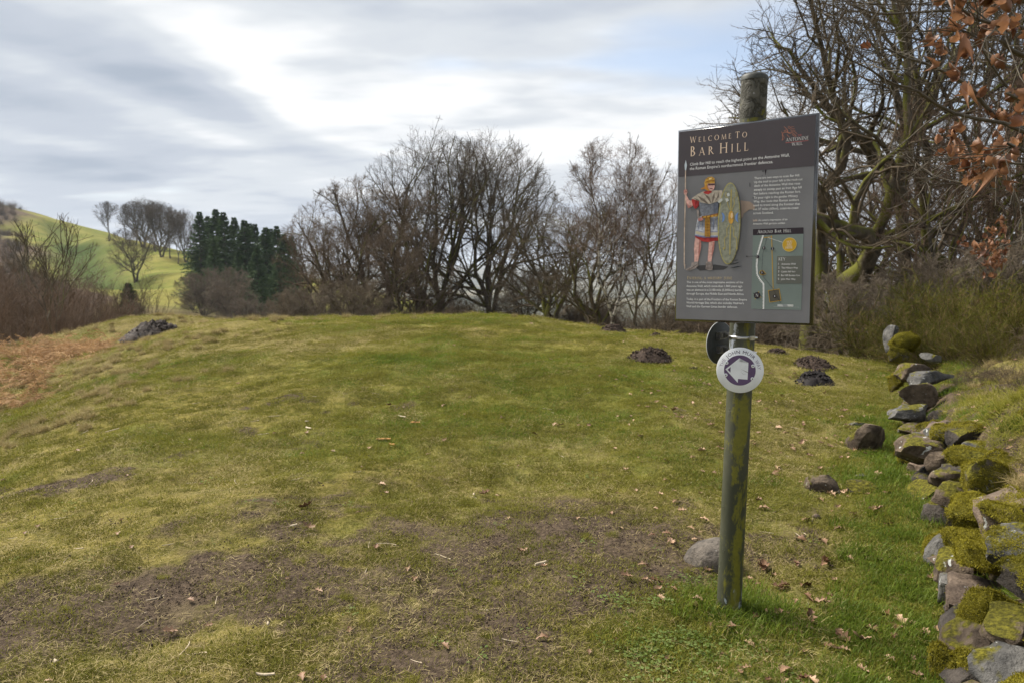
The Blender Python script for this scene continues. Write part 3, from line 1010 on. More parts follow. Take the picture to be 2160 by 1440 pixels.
# --- scrub on the left
def scrub(seed, H, W, n, mat, lean=0.25, r0=0.012):
    w = Wood(seed)
    rg = w.r
    a = rg.uniform(0, 6.28, n)
    q = np.sqrt(rg.uniform(0, 1, n)) * W
    P0 = np.stack([np.cos(a) * q, np.sin(a) * q, np.full(n, -0.15)], 1)
    D = np.stack([np.cos(a) * lean * q / W + rg.normal(0, .08, n), np.sin(a) * lean * q / W + rg.normal(0, .08, n), np.ones(n)], 1)
    st = w.grow(P0, D, H * rg.uniform(0.55, 1.0, n), np.full(n, r0), np.full(n, r0 * .35), 7, 0.07, 0.06)
    k1 = w.kids(st, 8, 0.25, 0.98, 0.5, 0.15, 0.36, 0.6, 4, 0.12, 0.08, None, r0 * .35, 0.5, 0.4)
    k2 = w.kids(k1, 6, 0.2, 1.0, 0.55, 0.2, 0.5, 0.6, 3, 0.12, 0.05, None, r0 * .28, 0.5, 0.3)
    return wood_mesh('stems', [(st, 4), (k1, 3)], mat), wood_mesh('twigs', [(k2, 3)], mat)


scrub_a = scrub(201, 3.2, 1.3, 34, m_twig_purple)
scrub_b = scrub(203, 3.0, 0.9, 60, m_twig_grey, 0.45)
sapl = broadleaf(207, 5.0, 1.7, stems=2, fork=0.25, trunk_r=0.05, tilt=0.14, limbs=9, b2=4, b3=2, b4=2, crown_low=0.1, bark=m_bark_grey, twigmat=m_twig_grey, up=0.10, wander=0.12, ang=0.55, twig=.0045)
SG = 'reddish scrub at the left edge'
slb = ['reddish scrub bush at the far left edge above bracken', 'reddish scrub bush left of the pale sapling', 'reddish scrub bush under the pale sapling', 'reddish scrub bush right of the pale sapling', 'scrub bush at the back behind the pale sapling', 'scrub bush on the left edge higher up', 'low scrub bush beside the grey upright bush', 'low reddish scrub just above the bracken edge', 'scrub bush far left nearest to the viewer']
for k, (px, Y, tp, rz, wd_) in enumerate([(8, 24, 545, 0.2, 1.3), (60, 27, 560, 1.2, 1.3), (115, 26, 590, 2.0, 1.3), (165, 29, 600, 3.0, 1.3), (95, 36, 560, 4.0, 1.5), (20, 40, 520, 5.0, 1.6), (200, 34, 618, 2.7, 1.2), (140, 22, 640, 0.9, 1.1), (-20, 20, 560, 2.2, 1.1)]):
    b = foot(px, Y, 0.1)
    s = tall(tp, px, Y, b.z) / 3.2
    place_tree('scrub_bush', scrub_a, b, rz, (s * wd_, s * wd_, s), slb[k], 'bush', SG, ('stems', 'twigs'))
b = foot(248, 40, 0.1)
s = tall(585, 248, 40, b.z) / 3.0
place_tree('upright_bush', scrub_b, b, 0.4, (s * 1.15, s * 1.15, s), 'dense grey upright bush at the foot of the green hill', 'bush', None, ('stems', 'twigs'))
b = foot(272, 44, 0.1)
s = tall(596, 272, 44, b.z) / 15
place_tree('conifer', con[1], b, 1.4, (s * 1.5, s * 1.5, s), 'small dark conifer behind the grey upright bush', 'conifer', None, ('trunk', 'foliage'))
b = foot(118, 23, 0.1)
s = tall(455, 118, 23, b.z) / 5.0
place_tree('birch_sapling', sapl, b, 2.2, (s, s, s), 'pale bare sapling with open branches on the left', 'tree')
b = foot(72, 30, 0.1)
s = tall(478, 72, 30, b.z) / 5.0
place_tree('birch_sapling', sapl, b, 4.6, (s * .8, s * .8, s), 'thin dark bare sapling left of the pale one', 'tree')
# ------------------------------------------------------------------ flat drawing and lettering on the board
def poly_mesh(polys):
    """polys: list of (list of (x,z)), drawn in the local xz plane"""
    bm = bmesh.new()
    for pl in polys:
        vs = [bm.verts.new((x, 0, z)) for x, z in pl]
        try:
            bm.faces.new(vs)
        except ValueError:
            pass
    bmesh.ops.triangulate(bm, faces=bm.faces[:])
    for f in bm.faces:
        f.normal_update()
        if f.normal.y > 0:
            f.normal_flip()
    me = bpy.data.meshes.new('print')
    bm.to_mesh(me)
    bm.free()
    return me


def ribbon(pts, w, closed=False):
    """quads along a polyline; w a width or a list of widths"""
    pts = [Vector(p) for p in pts]
    n = len(pts)
    ws = [w] * n if np.isscalar(w) else list(w)
    L, Rr = [], []
    for i in range(n):
        if closed:
            d = pts[(i + 1) % n] - pts[i - 1]
        else:
            d = pts[min(i + 1, n - 1)] - pts[max(i - 1, 0)]
        d = d.normalized() if d.length > 0 else Vector((1, 0))
        nn = Vector((-d.y, d.x))
        L.append(pts[i] + nn * ws[i] / 2)
        Rr.append(pts[i] - nn * ws[i] / 2)
    out = []
    for i in range(n if closed else n - 1):
        j = (i + 1) % n
        out.append([tuple(L[i]), tuple(L[j]), tuple(Rr[j]), tuple(Rr[i])])
    return out


def disc(cx, cy, r, n=24, ry=None):
    ry = r if ry is None else ry
    return [(cx + r * math.cos(2 * math.pi * i / n), cy + ry * math.sin(2 * math.pi * i / n)) for i in range(n)]


def ell_arc(cx, cy, rx, ry, a0, a1, wx, wy, n=16):
    """arc whose stroke is wx thick at its sides and wy thick at top and bottom"""
    out = []
    for i in range(n):
        q = []
        for k in (i, i + 1):
            a = math.radians(a0 + (a1 - a0) * k / n)
            c_, s_ = math.cos(a), math.sin(a)
            q.append(((cx + rx * c_, cy + ry * s_), (cx + (rx - wx) * c_, cy + (ry - wy) * s_)))
        out.append([q[0][0], q[1][0], q[1][1], q[0][1]])
    return out


TK, TN = 0.105, 0.045


def st_(x0, y0, x1, y1, w):
    if abs(x1 - x0) < 1e-6:
        return [[(x0 - w / 2, y0), (x0 + w / 2, y0), (x0 + w / 2, y1), (x0 - w / 2, y1)]]
    return [[(x0 - w / 2, y0), (x0 + w / 2, y0), (x1 + w / 2, y1), (x1 - w / 2, y1)]]


def bar(x0, x1, y, w=TN):
    return [[(x0, y - w / 2), (x1, y - w / 2), (x1, y + w / 2), (x0, y + w / 2)]]


def sf(x, y, h=0.11):
    y = y + (0.02 if y < 0.5 else -0.02)
    return bar(x - h, x + h, y, 0.04)


def glyph(ch):
    """capital letters of an inscriptional serif, cap height 1: (polygons, advance)"""
    G = {
        'A': (st_(0.08, 0, .40, 1, TN) + st_(.72, 0, .40, 1, TK) + bar(.2, .62, .36, .05) + sf(.08, 0, .09) + sf(.72, 0, .1), .82),
        'B': (st_(.14, 0, .14, 1, TK) + ell_arc(.2, .75, .27, .25, -90, 90, .12, .05) + ell_arc(.2, .26, .36, .26, -90, 90, .13, .05) + bar(.08, .22, .975, .05) + bar(.08, .22, .025, .05) + bar(.14, .24, .505, .05), .64),
        'C': (ell_arc(.5, .5, .46, .52, 52, 308, .13, .05) + [[(.76, .8), (.81, .8), (.81, 1.0), (.76, 1.0)]], .88),
        'D': (st_(.14, 0, .14, 1, TK) + ell_arc(.26, .5, .52, .5, -90, 90, .13, .05) + bar(.05, .28, .975, .05) + bar(.05, .28, .025, .05), .84),
        'E': (st_(.14, 0, .14, 1, TK) + bar(.05, .50, .975, .05) + bar(.14, .44, .52, .05) + bar(.05, .54, .025, .05) + [[(.46, .8), (.5, .8), (.5, 1), (.46, 1)], [(.5, 0), (.54, 0), (.56, .2), (.52, .2)]], .60),
        'G': (ell_arc(.5, .5, .46, .52, 50, 318, .13, .05) + st_(.80, .02, .80, .42, .11) + sf(.80, .44, .1), .96),
        'H': (st_(.14, 0, .14, 1, TK) + st_(.72, 0, .72, 1, TK) + bar(.14, .72, .52, .05) + sf(.14, 0) + sf(.14, 1) + sf(.72, 0) + sf(.72, 1), .88),
        'I': (st_(.16, 0, .16, 1, TK) + sf(.16, 0) + sf(.16, 1), .34),
        'K': (st_(.14, 0, .14, 1, TK) + st_(.2, .5, .56, 1, TN) + st_(.66, 0, .24, .56, TK) + sf(.14, 0) + sf(.14, 1) + sf(.56, 1, .08) + sf(.68, 0, .08), .74),
        'L': (st_(.14, 0, .14, 1, TK) + bar(.05, .52, .025, .05) + sf(.14, 1) + [[(.48, 0), (.52, 0), (.55, .22), (.51, .22)]], .57),
        'M': (st_(.12, 0, .18, 1, TN) + st_(.52, 0, .18, 1, TK) + st_(.52, 0, .88, 1, TN) + st_(.96, 0, .88, 1, TK) + sf(.12, 0, .09) + sf(.96, 0, .1), 1.06),
        'N': (st_(.14, 0, .14, 1, TN) + st_(.76, 0, .14, 1, TK) + st_(.76, 0, .76, 1, TN) + sf(.14, 0, .09) + sf(.76, 1, .09) + sf(.1, 1, .06), .90),
        'O': (ell_arc(.5, .5, .47, .52, 0, 360, .13, .05, 26), 1.0),
        'R': (st_(.14, 0, .14, 1, TK) + ell_arc(.2, .74, .32, .26, -90, 90, .13, .05) + bar(.06, .22, .975, .05) + bar(.14, .28, .505, .05) + st_(.68, 0, .30, .5, TK) + sf(.14, 0) + sf(.70, 0, .07), .74),
        'T': (st_(.34, 0, .34, 1, TK) + bar(.02, .66, .975, .05) + sf(.34, 0) + [[(.02, .8), (.06, .8), (.06, 1), (.02, 1)], [(.62, .8), (.66, .8), (.66, 1), (.62, 1)]], .68),
        'U': (st_(.14, .3, .14, 1, TK) + st_(.68, .3, .68, 1, TN) + ell_arc(.41, .32, .33, .34, 180, 360, .11, .06) + sf(.14, 1) + sf(.68, 1, .09), .82),
        'W': (st_(.30, 0, .08, 1, TK) + st_(.30, 0, .54, .96, TN) + st_(.78, 0, .54, .96, TK) + st_(.78, 0, 1.02, 1, TN) + sf(.08, 1, .1) + sf(1.02, 1, .09), 1.12),
        'Y': (st_(.36, .45, .08, 1, TK) + st_(.36, .45, .66, 1, TN) + st_(.36, 0, .36, .48, TK) + sf(.36, 0) + sf(.08, 1, .09) + sf(.66, 1, .09), .72),
        'Z': (bar(.06, .62, .97, .06) + st_(.08, 0, .58, 1, TK) + bar(.04, .64, .03, .06), .68),
        ' ': ([], .42),
    }
    return G[ch]


def serif_line(text, small=0.78, track=0.09):
    """returns polygons with cap height 1 and total width; lower-case input letters become small capitals"""
    x, out = 0.0, []
    for ch in text:
        s = small if ch.islower() else 1.0
        g_, adv = glyph(ch.upper())
        for pl in g_:
            out.append([(x + a * s, b * s) for a, b in pl])
        x += adv * s + track
    return out, x - track


def sans_mesh(text, spacing=1.0):
    cu = bpy.data.curves.new('text', 'FONT')
    cu.body = text
    cu.size = 1.0
    cu.resolution_u = 2
    cu.space_character = spacing
    o = bpy.data.objects.new('text', cu)
    COL.objects.link(o)
    dg = bpy.context.evaluated_depsgraph_get()
    me = bpy.data.meshes.new_from_object(o.evaluated_get(dg))
    bpy.data.objects.remove(o)
    bpy.data.curves.remove(cu)
    n = len(me.vertices)
    co = np.zeros(n * 3, np.float32)
    me.vertices.foreach_get('co', co)
    co = co.reshape(-1, 3)
    polys = [list(p.vertices) for p in me.polygons]
    bpy.data.meshes.remove(me)
    return co[:, :2].astype(float), polys


# ------------------------------------------------------------------ the post
m_post, t, out = material('weathered_olive_paint')
tcn = t.new('ShaderNodeTexCoord')
p = tcn.outputs['Object']
sp_ = t.new('ShaderNodeSeparateXYZ')
t.l.new(p, sp_.inputs[0])
n_s = t.noise(t.mapping(p, scale=(1, 1, 0.45)), 14.0, 5, 0.65, 0.4)
n_f = t.noise(p, 60.0, 4, 0.7)
n_b = t.noise(t.mapping(p, scale=(1, 1, 0.5)), 5.0, 4, 0.6, 0.3)
c = t.mix(t.ramp(n_b, 0.35, 0.65), (0.042, 0.045, 0.026), (0.070, 0.072, 0.046))
c = t.mix(t.math('MULTIPLY', t.ramp(n_f, 0.55, 0.75), 0.5), c, (0.06, 0.058, 0.042))
# bare galvanised flakes
top_ = t.ramp(sp_.outputs[2], 1.45, 1.75)
mid_ = t.math('MULTIPLY', t.ramp(sp_.outputs[2], 1.05, 1.25), t.math('SUBTRACT', 1.0, t.ramp(sp_.outputs[2], 1.45, 1.6)))
low_ = t.math('SUBTRACT', 1.0, t.ramp(sp_.outputs[2], 0.06, 0.26))
fl = t.math('ADD', n_s, t.math('MULTIPLY', t.math('MAXIMUM', mid_, low_), 0.13))
c = t.mix(t.ramp(fl, 0.665, 0.69), c, (0.30, 0.33, 0.37))
# yellow-green algae on the right flank and in streaks
nm_ = t.new('ShaderNodeSeparateXYZ')
t.l.new(tcn.outputs['Normal'], nm_.inputs[0])
n_m = t.noise(t.mapping(p, scale=(1, 1, 0.5), loc=(3, 1, 7)), 11.0, 5, 0.72, 0.3)
fm = t.math('SUBTRACT', n_m, t.math('MULTIPLY', t.math('ABSOLUTE', t.math('SUBTRACT', nm_.outputs[0], 0.12)), 0.15))
c = t.mix(t.math('MULTIPLY', t.ramp(fm, 0.415, 0.51), 0.9), c, t.mix(n_f, (0.095, 0.095, 0.010), (0.23, 0.21, 0.020)))
bb = t.math('ADD', t.math('MULTIPLY', t.ramp(n_s, 0.60, 0.66), 0.6), t.math('MULTIPLY', n_f, 0.3))
principled(t, out, c, 0.6, 0.35, normal=bump(t, bb, 0.5, 0.004))

m_flake, t, out = material('peeling_grey_paint')
tcn = t.new('ShaderNodeTexCoord')
p = tcn.outputs['Object']
n_s = t.noise(t.mapping(p, scale=(1, 1, 0.8)), 26.0, 5, 0.7, 0.8)
c = t.mix(t.ramp(n_s, 0.45, 0.5), (0.050, 0.048, 0.036), (0.115, 0.110, 0.092))
c = t.mix(t.ramp(n_s, 0.66, 0.69), c, (0.34, 0.34, 0.34))
c = t.mix(t.ramp(t.noise(p, 11, 4, .6), 0.58, 0.64), c, (0.16, 0.15, 0.02))
principled(t, out, c, 0.75, 0.3, normal=bump(t, t.ramp(n_s, 0.42, 0.56), 0.9, 0.006))

m_black = simple('black_frame_edge', (0.014, 0.014, 0.015), 0.22, 0.9)
for nd_ in m_black.node_tree.nodes:
    if nd_.type == 'BSDF_PRINCIPLED':
        nd_.inputs['Coat Weight'].default_value = 1.0
        nd_.inputs['Coat Roughness'].default_value = 0.1
m_steel = simple('stainless_band', (0.55, 0.55, 0.54), 0.28, 0.5, 0.95, var=0.15, vscale=40)
m_alu = simple('dull_aluminium', (0.20, 0.20, 0.195), 0.42, 0.5, 0.8, var=0.25, vscale=30)

pb = ground_hit(1537, 1289)
ptop = Vector(at(1592, 160, pb.y + 0.03))
axis = (ptop - pb)
PH = axis.length
PR = 0.0555


def lathe(profile, seg=40):
    V, Fq = [], []
    for (r_, z_) in profile:
        for i in range(seg):
            a = 2 * math.pi * i / seg
            V.append((r_ * math.cos(a), r_ * math.sin(a), z_))
    for k in range(len(profile) - 1):
        for i in range(seg):
            j = (i + 1) % seg
            Fq.append((k * seg + i, k * seg + j, (k + 1) * seg + j, (k + 1) * seg + i))
    return V, Fq


def lathe_obj(name, profile, mat, parent, seg=40, smooth=True):
    V, Fq = lathe(profile, seg)
    me = mesh_np(name, V, [np.array(Fq)], smooth)
    return obj(name, me, mat, parent)


post = empty('sign_post', pb)
post.rotation_euler = axis.to_track_quat('Z', 'Y').to_euler()
# keep the local x axis pointing to the viewer's right
q_ = Vector((0, 0, 1)).rotation_difference(axis.normalized())
post.rotation_euler = q_.to_euler()
tag(post, 'tall round olive green metal post with algae and flaking paint', 'post')
lathe_obj('tube', [(PR, -0.35), (PR, 0.4), (PR, 0.8), (PR, 1.2), (PR, 1.6), (PR, PH - 0.19)], m_post, post)
lathe_obj('sleeve', [(PR + 0.0005, PH - 0.19), (PR + 0.0012, PH - 0.185), (PR + 0.0012, PH - 0.022)], m_flake, post)
lathe_obj('cap', [(PR + 0.0028, PH - 0.024), (PR + 0.0030, PH - 0.010), (PR - 0.001, PH - 0.002), (PR - 0.010, PH + 0.004), (0.02, PH + 0.006), (0.0005, PH + 0.0065)], simple('dark_post_cap', (0.05, 0.052, 0.045), 0.6, 0.4, var=.4, vscale=30), post)


def on_post(zz):
    """point of the post axis at that height above its foot"""
    return pb + axis.normalized() * zz


# ------------------------------------------------------------------ the information board
def R3(a, b, c):
    return Matrix.Rotation(a, 3, 'Z') @ Matrix.Rotation(b, 3, 'X') @ Matrix.Rotation(c, 3, 'Y')


B_R = R3(math.radians(-37.255), math.radians(-0.85), math.radians(-0.665))
B_C = Vector((0.990, 3.3085, 1.7795))
B_N = B_R @ Vector((0, -1, 0))


def bp(px, py):
    """board coordinates (x right, z up, metres) of a point of the printed face"""
    d = pix_dir(px, py)
    o = Vector((0, 0, EYE))
    tt = (B_C - o).dot(B_N) / d.dot(B_N)
    l = B_R.transposed() @ (o + d * tt - B_C)
    return (l.x, l.z)


def Z1(x, y):
    return bp(1400 + x / 5.537, 220 + y / 5.537)


def Z2(x, y):
    return bp(1400 + x / 5.537, 460 + y / 5.537)


board = empty('information_board', B_C)
board.rotation_euler = B_R.to_euler()
tag(board, 'dark grey information board with Roman soldier picture, map and text on the post', 'sign')
HW, HH = 0.297, 0.4205
ink = {}


def pm(name, rgb, rough=0.38, var=0.07, vs=5.0):
    """printing ink, sRGB 0-255 as seen on the board"""
    if name not in ink:
        lin = [((v / 255 + 0.055) / 1.055) ** 2.4 if v > 10 else v / 255 / 12.92 for v in rgb]
        m, t, out = material('ink_' + name)
        tcn = t.new('ShaderNodeTexCoord')
        nn = t.noise(tcn.outputs['Object'], vs, 4, 0.6)
        cc = t.mix(t.ramp(nn, 0.3, 0.7), tuple(v * (0.88 - var) for v in lin), tuple(min(v * (0.88 + var), 1) for v in lin))
        principled(t, out, cc, rough, 0.3)
        ink[name] = m
    return ink[name]


# panel and bevelled edge
bev, dep = 0.010, 0.013
V = []
for (hx, hy, y_) in ((HW, HH, 0.0), (HW + bev, HH + bev, dep), (HW + bev, HH + bev, dep + 0.010), (HW - .01, HH - .01, dep + 0.010)):
    V += [(-hx, y_, -hy), (hx, y_, -hy), (hx, y_, hy), (-hx, y_, hy)]
Fq = [(k * 4 + i, k * 4 + (i + 1) % 4, (k + 1) * 4 + (i + 1) % 4, (k + 1) * 4 + i) for k in range(3) for i in range(4)]
Fq.append((12, 13, 14, 15))
me = mesh_np('frame', V, [np.array(Fq)[:, ::-1]])
obj('frame', me, m_black, board)
LAY = 0.0006


def sheet(name, polys, mat, layer, parent=None, split=False):
    if split:                                # pieces apart from each other are parts of their own
        return [sheet(name, [pl], mat, layer, parent) for pl in polys]
    o = obj(name, poly_mesh(polys), mat, parent or board)
    o.location = (0, -LAY * layer, 0)
    return o


m_face = pm('panel_grey', (118, 118, 121), 0.34)
sheet('panel', [[(-HW, -HH), (HW, -HH), (HW, HH), (-HW, HH)]], m_face, 0)
hl, hr = bp(1430.7, 374)[1], bp(1716, 350.4)[1]
hd = sheet('header_band', [[(-HW, hl), (HW, hr), (HW, HH), (-HW, HH)]], pm('header', (76, 70, 74), 0.34), 1)
# map sheet
mp = sheet('map', [[Z2(1043, 205), Z2(1633, 187), Z2(1607, 1075), Z2(1022, 1062)]], pm('map_green', (118, 130, 126)), 1)
mh = sheet('map_header', [[Z2(1043, 133), Z2(1633, 112), Z2(1633, 187), Z2(1043, 205)]], pm('map_head', (44, 34, 42)), 1)
key = sheet('map_key', [[Z2(1325, 448), Z2(1622, 443), Z2(1613, 768), Z2(1316, 768)]], pm('key_grey', (100, 102, 96)), 2)


def serif(name, text, pl, pr, mat, layer, parent=None, small=0.80, cap=None):
    tr_ = 0.07
    if cap:                                  # letter spacing that gives this cap height
        _, w0 = serif_line(text, small, 0.0)
        tr_ = max(0.0, ((pr[0] - pl[0]) / cap - w0) / (len(text) - 1))
    polys, w = serif_line(text, small, tr_)
    (x0, z0), (x1, z1) = pl, pr
    s = (x1 - x0) / w
    k = (z1 - z0) / (x1 - x0) * 0.5
    return sheet(name, [[(x0 + a * s, z0 + b * s + a * s * k) for a, b in pg] for pg in polys], mat, layer, parent)


def sans(name, lines, mat, layer, parent=None, bold=0.0):
    Vs, Ps, base = [], [], 0
    for text, pl, pr in lines:
        co, polys = sans_mesh(text)
        x0 = co[:, 0].min()
        s = (pr[0] - pl[0]) / (co[:, 0].max() - x0)
        k = (pr[1] - pl[1]) / (pr[0] - pl[0])
        if len(text) == 1:                   # figures keep the size of the text
            s, k = 0.0112, 0.0
        for a, b in co:
            xx = (a - x0) * s
            Vs.append((pl[0] + xx, 0, pl[1] + b * s * 1.06 + xx * k))
        Ps += [[i + base for i in p_] for p_ in polys]
        base += len(co)
    me = bpy.data.meshes.new(name)
    me.from_pydata(Vs, [], Ps)
    me.update()
    if len(me.polygons) and sum(p_.normal.y for p_ in me.polygons) > 0:
        me.flip_normals()
    o = obj(name, me, mat, parent or board)
    o.location = (0, -LAY * layer, 0)
    return o


cream, white_, pink = pm('cream', (240, 214, 190)), pm('white', (238, 238, 238)), pm('pink', (206, 112, 112))
serif('title_word', 'Welcome', Z1(308, 456), Z1(792, 405), cream, 2, cap=0.0272)
serif('title_word', 'To', Z1(838, 400), Z1(975, 387), cream, 2, cap=0.0272)
serif('title_word', 'Bar', Z1(308, 613), Z1(585, 585), cream, 2, cap=0.0435)
serif('title_word', 'Hill', Z1(652, 578), Z1(990, 546), cream, 2, cap=0.0435)
sans('subtitle_lettering', [("Climb Bar Hill to reach the highest point on the Antonine Wall,", Z1(308, 722), Z1(1470, 612)),
                            ("the Roman Empire's northernmost frontier defences.", Z1(305, 773), Z1(1278, 691))], white_, 2)
sans('body_lettering', [("There are two ways to scale Bar Hill.", Z1(1060, 880), Z1(1592, 844)), ("Up the trail to your left is the rock-cut", Z1(1057, 925), Z1(1622, 890)),
                        ("ditch of the Antonine Wall that rises", Z1(1057, 970), Z1(1595, 939)), ("steeply to sweep past an Iron Age hill", Z1(1055, 1015), Z1(1612, 985)),
                        ("fort before reaching the Roman fort.", Z1(1053, 1061), Z1(1600, 1035)), ("To your right is the gentler Military", Z1(1053, 1108), Z1(1568, 1085)),
                        ("Way, the route that Roman soldiers", Z1(1052, 1152), Z1(1578, 1131)), ("used to travel along the frontier that", Z1(1050, 1196), Z1(1593, 1178)),
                        ("ran 37 miles (60km), coast-to-coast", Z1(1050, 1242), Z1(1575, 1224)), ("across Scotland.", Z1(1048, 1288), Z1(1283, 1281))], white_, 3)
sans('caption_lettering', [("Left:", Z1(1046, 1370), Z1(1098, 1368))], cream, 3)
sans('caption_lettering', [("An artist's impression of an", Z1(1107, 1368), Z1(1445, 1357)), ("Antonine Wall garrison soldier.", Z1(1045, 1410), Z1(1425, 1400))], white_, 3)
serif('map_title_lettering', 'Around Bar Hill', Z2(1097, 182), Z2(1490, 169), white_, 2)
serif('heading_lettering', 'Entering a military zone', Z2(275, 718), Z2(800, 719), pm('sand', (214, 190, 140)), 2)
sans('body_lettering', [("This is one of the most impressive sections of the", Z2(270, 763), Z2(930, 765)), ("Antonine Wall, which more than 1,800 years ago", Z2(268, 808), Z2(918, 810)),
                        ("was an element in a 3,100-mile (5,000km) border", Z2(268, 852), Z2(928, 856)), ("through Europe, the Middle East and North Africa.", Z2(268, 896), Z2(940, 902)),
                        ("Today, it is part of the Frontiers of the Roman Empire", Z2(267, 959), Z2(973, 967)), ("World Heritage Site, which also includes Hadrian's", Z2(267, 1001), Z2(938, 1009)),
                        ("Wall and the German Limes border defences.", Z2(266, 1044), Z2(865, 1053))], white_, 3)
serif('key_lettering', 'KEY', Z2(1343, 499), Z2(1422, 498), white_, 3)
sans('key_lettering', [("1", Z2(1340, 549), Z2(1347, 549)), ("Antonine Wall", Z2(1377, 549), Z2(1540, 547)), ("2", Z2(1339, 593), Z2(1354, 593)), ("The Military Way", Z2(1377, 593), Z2(1568, 592)),
                       ("3", Z2(1338, 638), Z2(1353, 638)), ("Castle Hill fort", Z2(1374, 638), Z2(1538, 637)), ("4", Z2(1336, 681), Z2(1352, 681)), ("Bar Hill Roman fort", Z2(1373, 681), Z2(1593, 681)),
                       ("5", Z2(1336, 725), Z2(1351, 725)), ("John Muir Way", Z2(1370, 725), Z2(1540, 725))], white_, 3)
# map drawing
wl = [Z2(1165, 205), Z2(1130, 320), Z2(1100, 430), Z2(1089, 560), Z2(1095, 660), Z2(1125, 715), Z2(1170, 770), Z2(1171, 900), Z2(1169, 1065)]
U = 1 / 5.537 * 3.3 / 1600 * 1.05          # metres on the board per pixel of the enlarged view
sheet('map_wall_line', ribbon(wl, 10 * U), white_, 2)
teeth = []
for a, b in zip(wl[:-1], wl[1:]):
    a, b = Vector(a), Vector(b)
    d = (b - a)
    nt = max(2, int(d.length / (15 * U)))
    dn = d.normalized()
    nn = Vector((-dn.y, dn.x))
    for k in range(nt):
        o_ = a + d * (k + 0.3) / nt - nn * 5 * U
        teeth.append([tuple(o_), tuple(o_ + dn * 7 * U), tuple(o_ + dn * 7 * U - nn * 9 * U), tuple(o_ - nn * 9 * U)])
sheet('map_wall_teeth', teeth, white_, 2)
gold, dark_ = pm('gold', (196, 156, 40)), pm('dark', (40, 32, 40))
sheet('map_road', ribbon([Z2(1170, 232), Z2(1262, 222)], 7 * U) + ribbon([Z2(1262, 205), Z2(1270, 560), Z2(1280, 835)], 7 * U), gold, 2)


def dots(pts, mat, name, step=14, size=6.5):
    out = []
    for a, b in zip(pts[:-1], pts[1:]):
        a, b = Vector(a), Vector(b)
        n = max(1, int((b - a).length / (step * U)))
        for k in range(n):
            p_ = a.lerp(b, k / n)
            h_ = size * U / 2
            out.append([(p_.x - h_, p_.y - h_), (p_.x + h_, p_.y - h_), (p_.x + h_, p_.y + h_), (p_.x - h_, p_.y + h_)])
    sheet(name, out, mat, 4)


sheet('map_fort', [[Z2(1222, 850), Z2(1350, 830), Z2(1372, 965), Z2(1240, 985)]], pm('fort', (88, 84, 74)), 2)
sheet('map_fort_edge', ribbon([Z2(1222, 850), Z2(1350, 830), Z2(1372, 965), Z2(1240, 985)], 7 * U, True), gold, 3)
sheet('map_castle', [[Z2(1120, 640), Z2(1135, 616), Z2(1160, 614), Z2(1198, 655), Z2(1165, 668), Z2(1135, 665)]], pm('fort', (88, 84, 74)), 2)
sheet('map_castle_edge', ribbon([Z2(1120, 640), Z2(1135, 616), Z2(1160, 614), Z2(1198, 655), Z2(1165, 668), Z2(1135, 665)], 5 * U, True), gold, 3)
dots([Z2(1205, 235), Z2(1160, 420), Z2(1150, 600), Z2(1165, 690), Z2(1280, 830), Z2(1370, 1000)], dark_, 'map_path')
dots([Z2(1225, 232), Z2(1400, 290)], white_, 'map_pointer')
for (x, y, ch) in ((1098, 455, '1'), (1172, 352, '5'), (1273, 360, '2'), (1150, 640, '3'), (1298, 915, '4')):
    q = Z2(x, y)
    dd_ = sheet('map_number', [disc(q[0], q[1], 18 * U, 16)], dark_, 5)
    sans('digit', [(ch, (q[0] - 6 * U, q[1] - 10 * U), (q[0] + 6 * U, q[1] - 10 * U))], white_, 1, dd_)
q = Z2(1470, 313)
yc = sheet('map_marker', [disc(q[0], q[1], 74 * U, 32)], gold, 2)
sheet('marker_ring', ribbon([(q[0] + (72 * U) * math.cos(a), q[1] + (72 * U) * math.sin(a)) for a in np.linspace(0, 6.28, 33)[:-1]], 4 * U, True), pm('pale_gold', (226, 200, 110)), 3)
for tx, a, b in (('YOU', (1435, 293), (1502, 291)), ('ARE', (1435, 327), (1498, 325)), ('HERE', (1425, 361), (1508, 358))):
    serif('marker_lettering', tx, Z2(*a), Z2(*b), white_, 3)
q = Z2(1092, 905)
sheet('compass_points', [[Z2(1075, 890), Z2(1117, 856), Z2(1108, 895)], [Z2(1105, 890), Z2(1142, 934), Z2(1100, 920)], [Z2(1110, 915), Z2(1063, 953), Z2(1080, 910)]], gold, 2, split=True)
sheet('compass_arrow', [[Z2(1042, 876), Z2(1085, 890), Z2(1075, 915)]], dark_, 2)
sheet('compass_disc', [disc(q[0], q[1], 36 * U, 24)], dark_, 3)
serif('compass_letter', 'N', Z2(1076, 922), Z2(1108, 922), white_, 4)
sheet('scale_bar', [[Z2(1330, 1012), Z2(1385, 1013), Z2(1385, 1018), Z2(1330, 1017)], [Z2(1440, 1014), Z2(1515, 1015), Z2(1515, 1021), Z2(1440, 1020)], [Z2(1330, 1024), Z2(1392, 1026), Z2(1392, 1033), Z2(1330, 1031)], [Z2(1450, 1026), Z2(1515, 1027), Z2(1515, 1034), Z2(1450, 1033)]], white_, 2)
sheet('scale_line', ribbon([Z2(1285, 1038), Z2(1585, 1044)], 2.5 * U) + [[Z2(1385, 1013), Z2(1440, 1014), Z2(1440, 1020), Z2(1385, 1018)], [Z2(1392, 1026), Z2(1450, 1026), Z2(1450, 1033), Z2(1392, 1033)]], pm('grey_ink', (170, 172, 174)), 2)
sheet('wall_pointer', ribbon([Z2(970, 450), Z2(1084, 447)], 3 * U) + [disc(*Z2(972, 450), 7 * U, 10)], dark_, 4)
